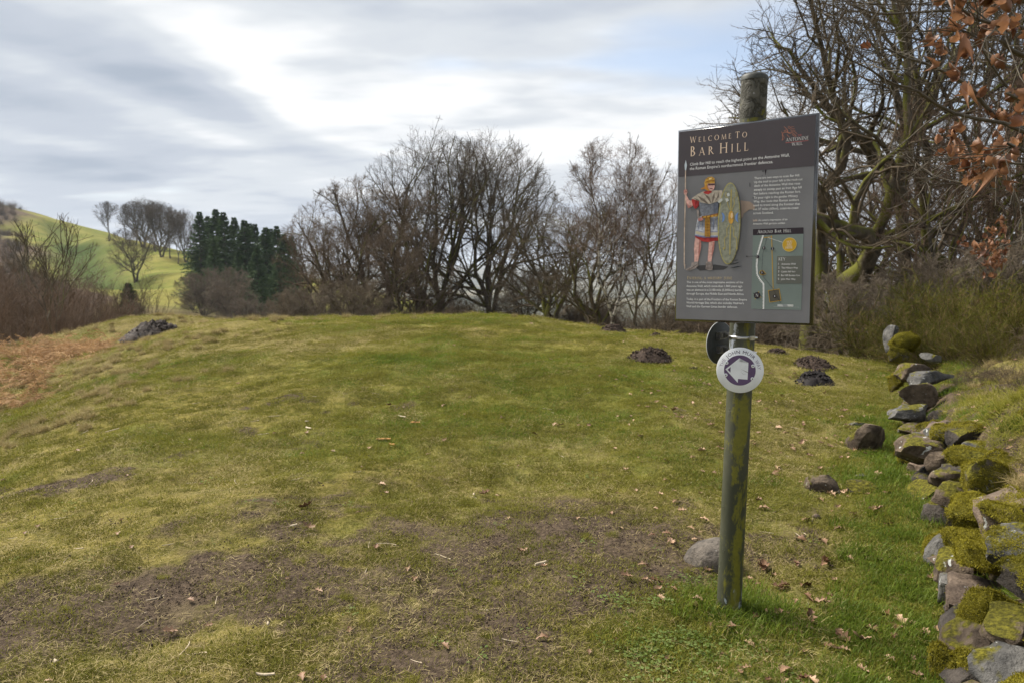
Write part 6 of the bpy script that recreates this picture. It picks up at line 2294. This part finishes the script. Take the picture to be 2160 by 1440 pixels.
def leaf_mesh(seed, L_, lobes=True, curl=0.5):
    rg = np.random.default_rng(seed)
    n = 10
    prof = []
    for i in range(n + 1):
        q = i / n
        w = math.sin(math.pi * min(1, q * 1.02)) ** (0.75 if lobes else 0.95) * (0.31 * (1.12 - 0.35 * q) + 0.02 * math.sin(q * 31 + seed) if not lobes else 0.24 + 0.11 * math.sin(q * 19 + seed))
        prof.append(max(w, 0.012))
    V = []
    cu = rg.uniform(-curl, curl)
    cw = rg.uniform(0.2, 1.0) * curl
    tw = rg.uniform(-0.6, 0.6) * curl
    for i in range(n + 1):
        q = i / n
        for s in (-1, -0.5, 0, 0.5, 1):
            x = q - 0.5
            y = prof[i] * s
            z = cw * (abs(s) ** 1.6) * prof[i] * 1.3 + cu * (q - 0.5) ** 2 * 1.6 + tw * y * (q - .5) * 2 + 0.035 * curl * math.sin(q * 25 + s * 4 + seed) * abs(s)
            V.append((x * L_, y * L_, z * L_))
    Fq = [(i * 5 + j, i * 5 + j + 1, (i + 1) * 5 + j + 1, (i + 1) * 5 + j) for i in range(n) for j in range(4)]
    return mesh_np('leaf', V, [np.array(Fq)], True)


fall = [leaf_mesh(i, 0.075, True, 0.8) for i in range(6)]
for me_ in fall:
    me_.materials.append(m_leaf)
lr = np.random.default_rng(31)
pos_px = [(1180, 900), (1060, 885), (1130, 920), (1245, 900), (1320, 995), (1022, 1046), (875, 894), (820, 858), (936, 858), (1170, 898), (1100, 1168), (1420, 870), (1385, 850), (1350, 925), (1640, 990), (1632, 1005), (1690, 940), (1790, 905), (1850, 1005), (1752, 1048),
          (1700, 1100), (1688, 1140), (1615, 1205), (1608, 1200), (1645, 1245), (1655, 1240), (1700, 1240), (1735, 1145), (1720, 1280), (1705, 1310), (1750, 1370), (1870, 1308), (1840, 1335), (1890, 1330), (1815, 1360), (1780, 1355), (1640, 1300), (1465, 1288), (1535, 1330),
          (1147, 1352), (650, 1118), (645, 1075), (1875, 1110), (1800, 1090), (1770, 1120), (1790, 1180), (1740, 1190), (1850, 1080), (1900, 1320), (1600, 1060), (1610, 1075), (1560, 880), (1600, 850), (1650, 840), (1500, 900), (1480, 955), (1640, 905), (1700, 870), (1740, 835), (1780, 870), (2115, 995), (2120, 1002)]
for k, (px, py) in enumerate(pos_px):
    gp = ground_hit(px, py)
    o = bpy.data.objects.new('fallen_leaf', fall[k % 6])
    COL.objects.link(o)
    s = lr.uniform(0.75, 1.25)
    o.scale = (s, s, s)
    o.location = (gp.x, gp.y, gp.z + 0.018)
    nx, ny, nz = slope_normal(np.array([gp.x]), np.array([gp.y]))
    o.rotation_euler = (lr.normal(0, .3) - float(ny[0]), lr.normal(0, .3) + float(nx[0]), lr.uniform(0, 6.28))
    own = {10: 'large crumpled brown leaf lying on the bare mud patch', 0: 'pale leaf left of the lush green patch in mid mound', 4: 'lone leaf on the turf above and right of the bare mud', 5: 'small pale leaf just above the top of the bare mud',
           40: 'ragged pale leaf alone on the left half of the mound', 41: 'small leaf alone just above the ragged pale one', 39: 'reddish curled leaf at the lower edge below the bare mud', 7: 'pale leaf beyond the orange wood chips', 24: 'large flat leaf in the grass right of the post foot',
           37: 'small leaf close to the left of the post foot', 60: 'large pale leaf lying on the mossy bank among the wall stones', 38: 'leaf in the grass below the post foot'}.get(k)
    tag(o, own or 'curled dry brown leaf lying on the grass', 'leaf', 'fallen leaves on the mound')
small = [leaf_mesh(20 + i, 0.05, True, 0.8) for i in range(5)]
for me_ in small:
    for v in me_.vertices:
        v.co.z += 0.016
c_lit = source(small, m_leaf)


def w_lit(x, y):
    wd = wall_dist(x, y)
    right = sstep(x / np.maximum(y, 1), 0.06, 0.35)
    return (0.05 + 0.8 * right * sstep(fbm(x, y, 1.1, 3), .34, .6)) * (1 - .2 * sstep(wd, 0, .2))


turf(c_lit, 4200, w_lit, 'leaf_litter', 'countless small brown leaves scattered over the right of the mound', 'leaf litter', 9, 2.2, 16, 0.6, 1.35, 0.0)

m_chip = simple('fresh_orange_wood', (0.52, 0.26, 0.09), 0.7, 0.2, var=0.25, vscale=30)
m_pale = simple('pale_dry_wood', (0.46, 0.38, 0.27), 0.8, 0.2, var=0.25, vscale=30)


def chip(seed, L_, w, th):
    rg = np.random.default_rng(seed)
    n = 7
    V = []
    for i in range(n):
        q = i / (n - 1)
        ww = w * (0.25 + 0.75 * math.sin(math.pi * (0.08 + 0.84 * q)) ** 0.6) * rg.uniform(.85, 1.15)
        bend = 0.10 * L_ * math.sin(q * 3.1 + seed)
        for (a, b) in ((-1, 0), (0, 1), (1, 0), (0, -.5)):
            V.append(((q - .5) * L_, a * ww / 2 + bend, b * th))
    Fq = [(i * 4 + j, i * 4 + (j + 1) % 4, (i + 1) * 4 + (j + 1) % 4, (i + 1) * 4 + j) for i in range(n - 1) for j in range(4)] + [(0, 1, 2, 3), tuple((n - 1) * 4 + j for j in (3, 2, 1, 0))]
    return mesh_np('chip', V, [np.array(Fq)])


CH = [(809, 929, 30, 7, m_chip, 'longest orange wood splinter on the trodden turf', 0.05), (827, 940, 15, 8, m_chip, 'short orange wood chip beside the long splinter', -0.3), (876, 894, 19, 8, m_chip, 'orange wood chip beyond the pair of orange splinters', 0.2),
      (848, 881, 24, 4, m_pale, 'curved pale stick beyond the orange chips', -0.7), (651, 905, 20, 5, m_pale, 'pale straight splinter left of the orange chips', -0.9), (619, 1115, 16, 6, m_pale, 'pale wood chip on the left of the mound', 0.5), (117, 1402, 14, 8, m_pale, 'pale wood chip near the lower left corner', -0.9),
      (565, 1322, 14, 5, m_pale, 'small pale splinter at the bottom left of middle', -1.1), (1140, 1195, 30, 6, m_pale, 'pale splinter lying on the bare mud', 0.8), (1000, 1047, 8, 4, m_pale, 'tiny pale chip above the bare mud', -1.2), (560, 1433, 42, 4, m_pale, 'long pale straw at the bottom edge', -0.1), (647, 892, 8, 4, m_pale, 'tiny pale chip above the straight splinter', 0.3)]
for k, (px, py, w, h, mt, lb, rz) in enumerate(CH):
    gp = ground_hit(px, py)
    me_ = chip(50 + k, span(w, gp.y), span(h, gp.y) * 1.5, 0.008)
    o = obj('wood_chip', me_, mt)
    o.location = (gp.x, gp.y, gp.z + 0.014)
    o.rotation_euler = (0, 0, rz)
    tag(o, lb, 'wood chip')
twm = [chip(80 + i, 0.075, 0.0045, 0.003) for i in range(4)]
c_tw = source(twm, m_pale)
turf(c_tw, 700, lambda x, y: 0.35 + 0 * x, 'loose_straws', 'thin pale straws and twigs littering the turf', 'straw', 12, 2.0, 9, 0.5, 1.6, 0.0)

# ------------------------------------------------------------------ broom on the bank
m_broom = leafy_material('broom_stems', ((0.035, 0.044, 0.008), (0.200, 0.185, 0.028)), None, 0.2, rnd=0.3, dead=(0.19, 0.125, 0.065))
m_broom_wood = simple('broom_wood', (0.10, 0.075, 0.05), 0.9, 0.1, var=.3, vscale=5)


def broom(seed, H, W_, n=60):
    w = Wood(seed)
    rg = w.r
    a = rg.uniform(0, 6.28, n)
    q = np.sqrt(rg.uniform(0, 1, n)) * W_ * 0.45
    P0 = np.stack([np.cos(a) * q, np.sin(a) * q, np.full(n, -0.1)], 1)
    D = np.stack([np.cos(a) * q / W_ * 2.6 + rg.normal(0, .2, n), np.sin(a) * q / W_ * 2.6 + rg.normal(0, .2, n), np.ones(n)], 1)
    s0 = w.grow(P0, D, H * rg.uniform(0.3, 0.9, n), np.full(n, .007), np.full(n, .003), 5, 0.18, 0.05)
    k1 = w.kids(s0, 8, 0.2, 1.0, 0.7, 0.3, 0.42, 0.7, 4, 0.18, 0.06, None, 0.0034, 0.6, 0.3)
    k2 = w.kids(k1, 10, 0.15, 1.0, 0.5, 0.2, 0.45, 0.8, 3, 0.14, 0.08, None, 0.0030, 0.6, 0.3)
    st = wood_mesh('stems', [(s0, 4)], m_broom_wood)
    V, Fq = tubes([(k1, 3), (k2, 3)])
    me = mesh_np('shoots', V, [Fq])
    me.materials.append(m_broom)
    nb_ = len(k1['L'])
    t1 = np.repeat(rg.uniform(0, 1, nb_), 5 * 3)
    t2 = np.repeat(rg.uniform(0, 1, len(k2['L'])), 4 * 3)
    set_attr(me, 'tint', np.concatenate([t1, t2]))
    set_attr(me, 'along', np.zeros(len(V)))
    return st, me


br_v = [broom(400 + i, 1.5, 0.9) for i in range(3)]
BG = 'broom bushes on the bank'
for k, (px, Y, tp, wd_, lb) in enumerate([(1885, 12.6, 590, 1.1, 'leftmost green broom bush on the bank'), (1945, 13.2, 575, 1.2, 'green broom bush second from the left, behind the mossy wall end'), (2010, 12.6, 560, 1.2, 'tall green broom bush in the middle of the row'),
                                          (2075, 11.6, 575, 1.2, 'green broom bush right of the middle of the row'), (2140, 11.0, 560, 1.2, 'green broom bush at the right edge of the picture'), (1925, 11.2, 650, 0.9, 'low broom clump in front of the left bushes'),
                                          (1985, 10.6, 640, 0.9, 'low broom clump above the wall stones'), (2050, 10.0, 640, 1.0, 'low broom clump in front of the middle bushes'), (2120, 9.4, 640, 1.0, 'low broom clump at the right in front'), (2185, 10.4, 590, 1.2, 'broom bush cut by the right edge')]):
    x_ = pix_dir(px, 640).x / pix_dir(px, 640).y * Y
    b = Vector((x_, Y, hz(x_, Y)))
    s = max(0.35, tall(tp, px, Y, b.z)) / 1.45
    place_tree('broom_bush', br_v[k % 3], b, k * 1.3, (s * wd_, s * wd_, s), lb, 'bush', BG, ('stems', 'shoots'))

# ------------------------------------------------------------------ dead bracken on the left
m_brk = leafy_material('dead_bracken', ((0.15, 0.075, 0.032), (0.46, 0.29, 0.15)), None, 0.25)


def frond(seed):
    rg = np.random.default_rng(seed)
    Vs, Fq, tint = [], [], []
    n = 22
    L_ = 0.7
    az = 0.0
    bend = rg.uniform(0.8, 1.6)
    p_ = np.zeros(3)
    el = rg.uniform(0.9, 1.4)
    for i in range(n):
        q = i / n
        d = np.array([math.cos(el - bend * q), rg.normal(0, .12), math.sin(el - bend * q)])
        d /= np.linalg.norm(d)
        p2 = p_ + d * L_ / n
        s_ = np.array([0, 1, 0]) * 0.004
        b = len(Vs)
        Vs += [p_ - s_, p_ + s_, p2 + s_, p2 - s_]
        Fq.append((b, b + 1, b + 2, b + 3))
        if i > 3:
            for sg in (-1, 1):
                pl = 0.16 * math.sin(math.pi * (q - 0.15) / 0.9) * rg.uniform(.5, 1.1)
                e_ = p_ + np.array([0.4 * pl, sg * pl, rg.uniform(-.7, .1) * pl])
                w_ = np.array([0.008, 0, rg.uniform(-.008, .008)])
                b = len(Vs)
                m__ = p_ * .5 + e_ * .5 + np.array([0, 0, rg.uniform(-.02, .02)])
                Vs += [p_, m__ + w_, e_, m__ - w_]
                Fq.append((b, b + 1, b + 2, b + 3))
        p_ = p2
    me = mesh_np('frond', np.array(Vs), [np.array(Fq)])
    set_attr(me, 'tint', np.full(len(Vs), rg.uniform()))
    set_attr(me, 'along', np.zeros(len(Vs)))
    return me


c_brk = source([frond(500 + i) for i in range(6)], m_brk)
rb = np.random.default_rng(64)
P_, s_list = [], []
for px0, py0, px1, py1, n_, y0_, y1_ in ((0, 0, 0, 0, 1500, 9.5, 15.5),):
    Yv = rb.uniform(y0_, y1_ + 4, n_)
    edge = np.interp(Yv, [9.0, 11, 13, 15, 17, 20], [-6.0, -7.1, -7.8, -8.4, -9.2, -10.6])
    xv = edge - np.abs(rb.normal(0, 1.2, n_)) + rb.normal(0, .25, n_)
    P_.append(np.stack([xv, Yv, height(xv, Yv) - 0.03], 1))
Pb = np.concatenate(P_)
rot_b = np.stack([rb.normal(0, .25, len(Pb)), rb.normal(0.5, .45, len(Pb)), rb.uniform(0, 6.28, len(Pb))], 1)
scatter('dead_bracken', c_brk, Pb, rot_b, rb.uniform(0.35, 0.95, len(Pb)), 'rust brown dead bracken along the left edge of the mound', 'bracken', 13)
# dark tufts on the left turf
c_dt = source([blades(970 + i, 240, 0.12, 0.03, 0.09, 0.004, 0.6, 0.8) for i in range(2)], m_green)
for k, (px, py, s, lb) in enumerate([(300, 842, 1.0, 'small dark grass tuft alone on the left turf'), (75, 868, 1.6, 'wide grey green grass tuft near the left edge')]):
    gp = ground_hit(px, py)
    me_ = blades(980 + k, 420, 0.15 * s, 0.03, 0.11, 0.004, 0.6, 0.8)
    o = obj('grass_tuft', me_, m_green)
    o.location = gp
    tag(o, lb, 'grass tuft')

# brown undergrowth filling the hollow behind the brow and the oaks


def thicket(seed, mat):
    w = Wood(seed)
    rg = w.r
    n = 26
    a = rg.uniform(0, 6.28, n)
    q = np.sqrt(rg.uniform(0, 1, n)) * 1.0
    P0 = np.stack([np.cos(a) * q, np.sin(a) * q, np.full(n, -0.1)], 1)
    D = np.stack([rg.normal(0, .35, n), rg.normal(0, .35, n), np.ones(n)], 1)
    s0 = w.grow(P0, D, rg.uniform(1.2, 2.4, n), np.full(n, .016), np.full(n, .006), 6, 0.16, 0.02)
    k1 = w.kids(s0, 7, 0.15, 1.0, 0.75, 0.25, 0.45, 0.6, 4, 0.18, 0.03, None, 0.007, 0.5, 0.3)
    k2 = w.kids(k1, 5, 0.1, 1.0, 0.75, 0.25, 0.55, 0.6, 3, 0.18, 0.0, None, 0.006, 0.5, 0.3)
    return wood_mesh('thicket', [(s0, 4), (k1, 3), (k2, 3)], mat)


th_col = bpy.data.collections.new('shapes')
for i, mt in enumerate((m_twig_red, m_twig_grey, m_twig_dark)):
    th_col.objects.link(bpy.data.objects.new('shape', thicket(700 + i, mt)))
ru = np.random.default_rng(77)
zones = [(560, 1420, 38, 62, 110, 0.9), (1420, 1900, 24, 44, 100, 0.9), (1880, 2300, 18, 34, 60, 1.0), (600, 1000, 30, 40, 26, 0.6)]
Pu, Su = [], []
for (a, b, y0_, y1_, n_, sc) in zones:
    px = ru.uniform(a, b, n_)
    Y = ru.uniform(y0_, y1_, n_)
    x = (px - 1080) / F_PX * Y
    Pu.append(np.stack([x, Y, height(x, Y) - .1], 1))
    Su.append(ru.uniform(0.7, 1.3, n_) * sc)
Pu, Su = np.concatenate(Pu), np.concatenate(Su)
scatter('undergrowth', th_col, Pu, np.stack([0 * Su, 0 * Su, ru.uniform(0, 6.28, len(Su))], 1), Su, 'brown twiggy undergrowth filling the wood behind the brow', 'undergrowth', 15)
# heather and scrub on the left top of the hill
ph = []
for _ in range(230):
    Y = ru.uniform(55, 290)
    px = ru.uniform(-70, 50 + 90 * max(0, min(1, (190 - Y) / 90))) + ru.normal(0, 8)
    ph.append(((px - 1080) / F_PX * Y, Y))
ph = np.array(ph)
Sh = ru.uniform(0.6, 1.3, len(ph))
scatter('hill_scrub', th_col, np.stack([ph[:, 0], ph[:, 1], height(ph[:, 0], ph[:, 1]) - .2], 1), np.stack([0 * Sh, 0 * Sh, ru.uniform(0, 6.28, len(Sh))], 1), Sh, 'dark brown scrub covering the far left flank of the hill', 'scrub', 16)

# low heather and dead stems on the bank
xb, yb = ru.uniform(2.2, 9.0, 900), ru.uniform(3.2, 11.5, 900)
wdb = wall_dist(xb, yb)
kb = (wdb > 0.45) & (wdb < 3.6) & (ru.uniform(0, 1, 900) < 0.25 * sstep(fbm(xb, yb, 1.2, 3), .40, .58))
xb, yb = xb[kb], yb[kb]
Sb = ru.uniform(0.07, 0.17, len(xb))
scatter('bank_heather', th_col, np.stack([xb, yb, height(xb, yb) - .01], 1), np.stack([ru.normal(0, .4, len(Sb)), ru.normal(0, .4, len(Sb)), ru.uniform(0, 6.28, len(Sb))], 1), Sb, 'low brown heather and dead stems on the bank behind the wall', 'heather', 25)

# ------------------------------------------------------------------ beech with last year's leaves, reaching in from the right
m_bleaf, t, out = material('copper_beech_leaf')
ri = t.new('ShaderNodeObjectInfo')
tcn = t.new('ShaderNodeTexCoord')
n = t.noise(tcn.outputs['Object'], 60.0, 3, 0.6)
c = t.mix(ri.outputs['Random'], (0.120, 0.046, 0.022), (0.42, 0.215, 0.110))
c = t.mix(t.math('MULTIPLY', n, 0.4), c, (0.08, 0.03, 0.015))
d = t.new('ShaderNodeBsdfPrincipled')
t.l.new(c, d.inputs['Base Color'])
d.inputs['Roughness'].default_value = 0.45
tr = t.new('ShaderNodeBsdfTranslucent')
t.l.new(c, tr.inputs[0])
mx = t.new('ShaderNodeMixShader')
mx.inputs[0].default_value = 0.35
t.l.new(d.outputs[0], mx.inputs[1])
t.l.new(tr.outputs[0], mx.inputs[2])
t.l.new(mx.outputs[0], out.inputs[0])
m_btwig = simple('beech_twig_bark', (0.085, 0.070, 0.050), 0.7, 0.3, var=.3, vscale=20)

BX, BY = 3.55, 3.7
bz0 = hz(BX, BY)
beech = empty('beech_tree', (BX, BY, bz0))
tag(beech, 'young beech reaching in from the right with copper brown dead leaves', 'tree')
o0 = Vector((BX, BY, bz0))


def bw(pts, Y0, Y1):
    n_ = len(pts)
    return [np.array(Vector(at(px, py, Y0 + (Y1 - Y0) * i / (n_ - 1))) - o0) for i, (px, py) in enumerate(pts)]


trunk_p = smooth_path([(0, 0, -.2), (0.02, 0.03, .8), (-0.03, 0.0, 1.6), (0.03, 0.05, 2.4), (0.0, 0.0, 3.4), (0.04, 0.03, 4.4)], 16)
tk = one(trunk_p, np.linspace(0.06, 0.02, 16))
def tz(z):
    i = int(np.argmin(np.abs(trunk_p[:, 2] - z)))
    return trunk_p[i]


BR = [([(2160, 278), (2059, 196), (2016, 165), (1958, 137), (1909, 122), (1879, 107), (1827, 89)], 3.4, 3.1, 1.75, 0.010),
      ([(2190, 290), (2129, 263), (2025, 244), (1970, 217), (1928, 189), (1882, 177), (1830, 144), (1793, 127), (1766, 104)], 3.2, 3.0, 1.7, 0.009),
      ([(2190, 70), (2096, 52), (2044, 27), (2001, 23), (1928, 27), (1860, 30), (1818, 20), (1796, 8)], 3.3, 3.0, 2.1, 0.009),
      ([(2170, 345), (2080, 379), (2019, 388), (1970, 390), (1940, 385)], 3.5, 3.4, 1.6, 0.006),
      ([(2170, 335), (2110, 351), (2065, 348), (2022, 353)], 3.6, 3.5, 1.6, 0.005),
      ([(2180, 130), (2120, 62), (2060, 40), (2010, 4), (1990, -40)], 2.8, 2.7, 2.0, 0.009),
      ([(2190, 20), (2130, 5), (2070, -12), (2000, -20)], 2.7, 2.6, 2.3, 0.008),
      ([(2185, 225), (2130, 190), (2080, 120), (2060, 80), (2020, 60)], 2.9, 2.8, 1.9, 0.006),
      ([(2190, 500), (2150, 510), (2110, 520), (2085, 540)], 6.2, 6.0, 1.3, 0.006),
      ([(2180, 330), (2140, 310), (2110, 322), (2070, 350)], 3.0, 2.9, 1.7, 0.006)]
main = []
for pts, Y0, Y1, hz_, r0 in BR:
    p_ = bw(pts, Y0, Y1)
    root_ = tz(min(max(p_[0][2] - 0.25, .5), 4.2)) if Y0 < 5 else p_[0] + np.array([1.0, 0, -.4])
    full = smooth_path([root_] + p_, 18)
    main.append(one(full, np.linspace(r0 * 1.1, 0.0018, 18)))
wb = Wood(55)
mainm = merge(main)
k1 = wb.kids(mainm, 11, 0.35, 0.98, 0.75, 0.2, 0.26, 0.55, 5, 0.10, 0.04, None, 0.0022, 0.5, 0.45)
k2 = wb.kids(k1, 4, 0.25, 0.95, 0.7, 0.2, 0.42, 0.6, 4, 0.10, 0.03, None, 0.0016, 0.6, 0.4)
obj('trunk', wood_mesh('trunk', [(tk, 10)], m_bark_grey), None, beech)
for d_ in main:
    obj('branch', wood_mesh('branch', [(d_, 6)], m_btwig), None, beech)
o = obj('twigs', wood_mesh('twigs', [(k1, 5), (k2, 4)], m_btwig), None, beech)
o['kind'] = 'stuff'
# buds: pointed ends
allb = [(k1, i) for i in range(len(k1['L']))]
bl = [leaf_mesh(120 + i, 0.060, False, 2.3) for i in range(9)]
for me_ in bl:
    me_.materials.append(m_bleaf)
rl = np.random.default_rng(12)


def to_px(v):
    w_ = Vector(v) + o0 - Vector((0, 0, EYE))
    fw = w_.dot(Vector((0, math.cos(PITCH), -math.sin(PITCH))))
    return 1080 + F_PX * w_.x / fw, 720 - F_PX * w_.dot(Vector((0, math.sin(PITCH), math.cos(PITCH)))) / fw


count = 0
cand = []
for g_ in (k1, k2, mainm):
    for i in range(len(g_['L'])):
        pp = g_['p'][i]
        for rep in range(5 if g_ is not mainm else 14):
            f = rl.uniform(0.3, 1.0) * (len(pp) - 1)
            j = min(int(f), len(pp) - 2)
            cand.append(pp[j] + (pp[j + 1] - pp[j]) * (f - j))
rl.shuffle(cand)
for c_ in cand:
    if count >= 290:
        break
    px, py = to_px(c_)
    # the leaves cling to the inner part of the branches
    inner = (px - 1985) / 120 + 0.18 * math.sin(py / 37.0) + (0.25 if py < 330 else -0.1)
    if px > 2195 or py > 600 or (py > 395 and Vector(c_).y + BY < 5) or py < -120 or rl.uniform() > min(1, max(0.004, inner)):
        continue
    o = bpy.data.objects.new('leaf', bl[count % 9])
    COL.objects.link(o)
    o.parent = beech
    s = rl.uniform(0.65, 1.15)
    o.scale = (s, s, s)
    o.location = Vector(c_) + Vector((rl.normal(0, .012), rl.normal(0, .012), -0.02 * s))
    o.rotation_euler = (rl.normal(0, .9), rl.normal(0.7, .5), rl.uniform(0, 6.28))
    count += 1

# ------------------------------------------------------------------ the air: faint haze over the valley
bm = bmesh.new()
bmesh.ops.create_cube(bm, size=1.0)
for v in bm.verts:
    v.co = Vector((v.co.x * 19400, v.co.y * 19400, -150 if v.co.z < 0 else 90))
m_haze, t, out = material('haze_air')
pv = t.new('ShaderNodeVolumePrincipled')
pv.inputs['Color'].default_value = (0.80, 0.88, 1.0, 1)
pv.inputs['Density'].default_value = 0.00016
pv.inputs['Anisotropy'].default_value = 0.2
t.l.new(pv.outputs[0], out.inputs['Volume'])
hzb = bm_obj('haze', bm, m_haze)
tag(hzb, 'faint pale haze over the far valley and hills', 'haze', kind='stuff')
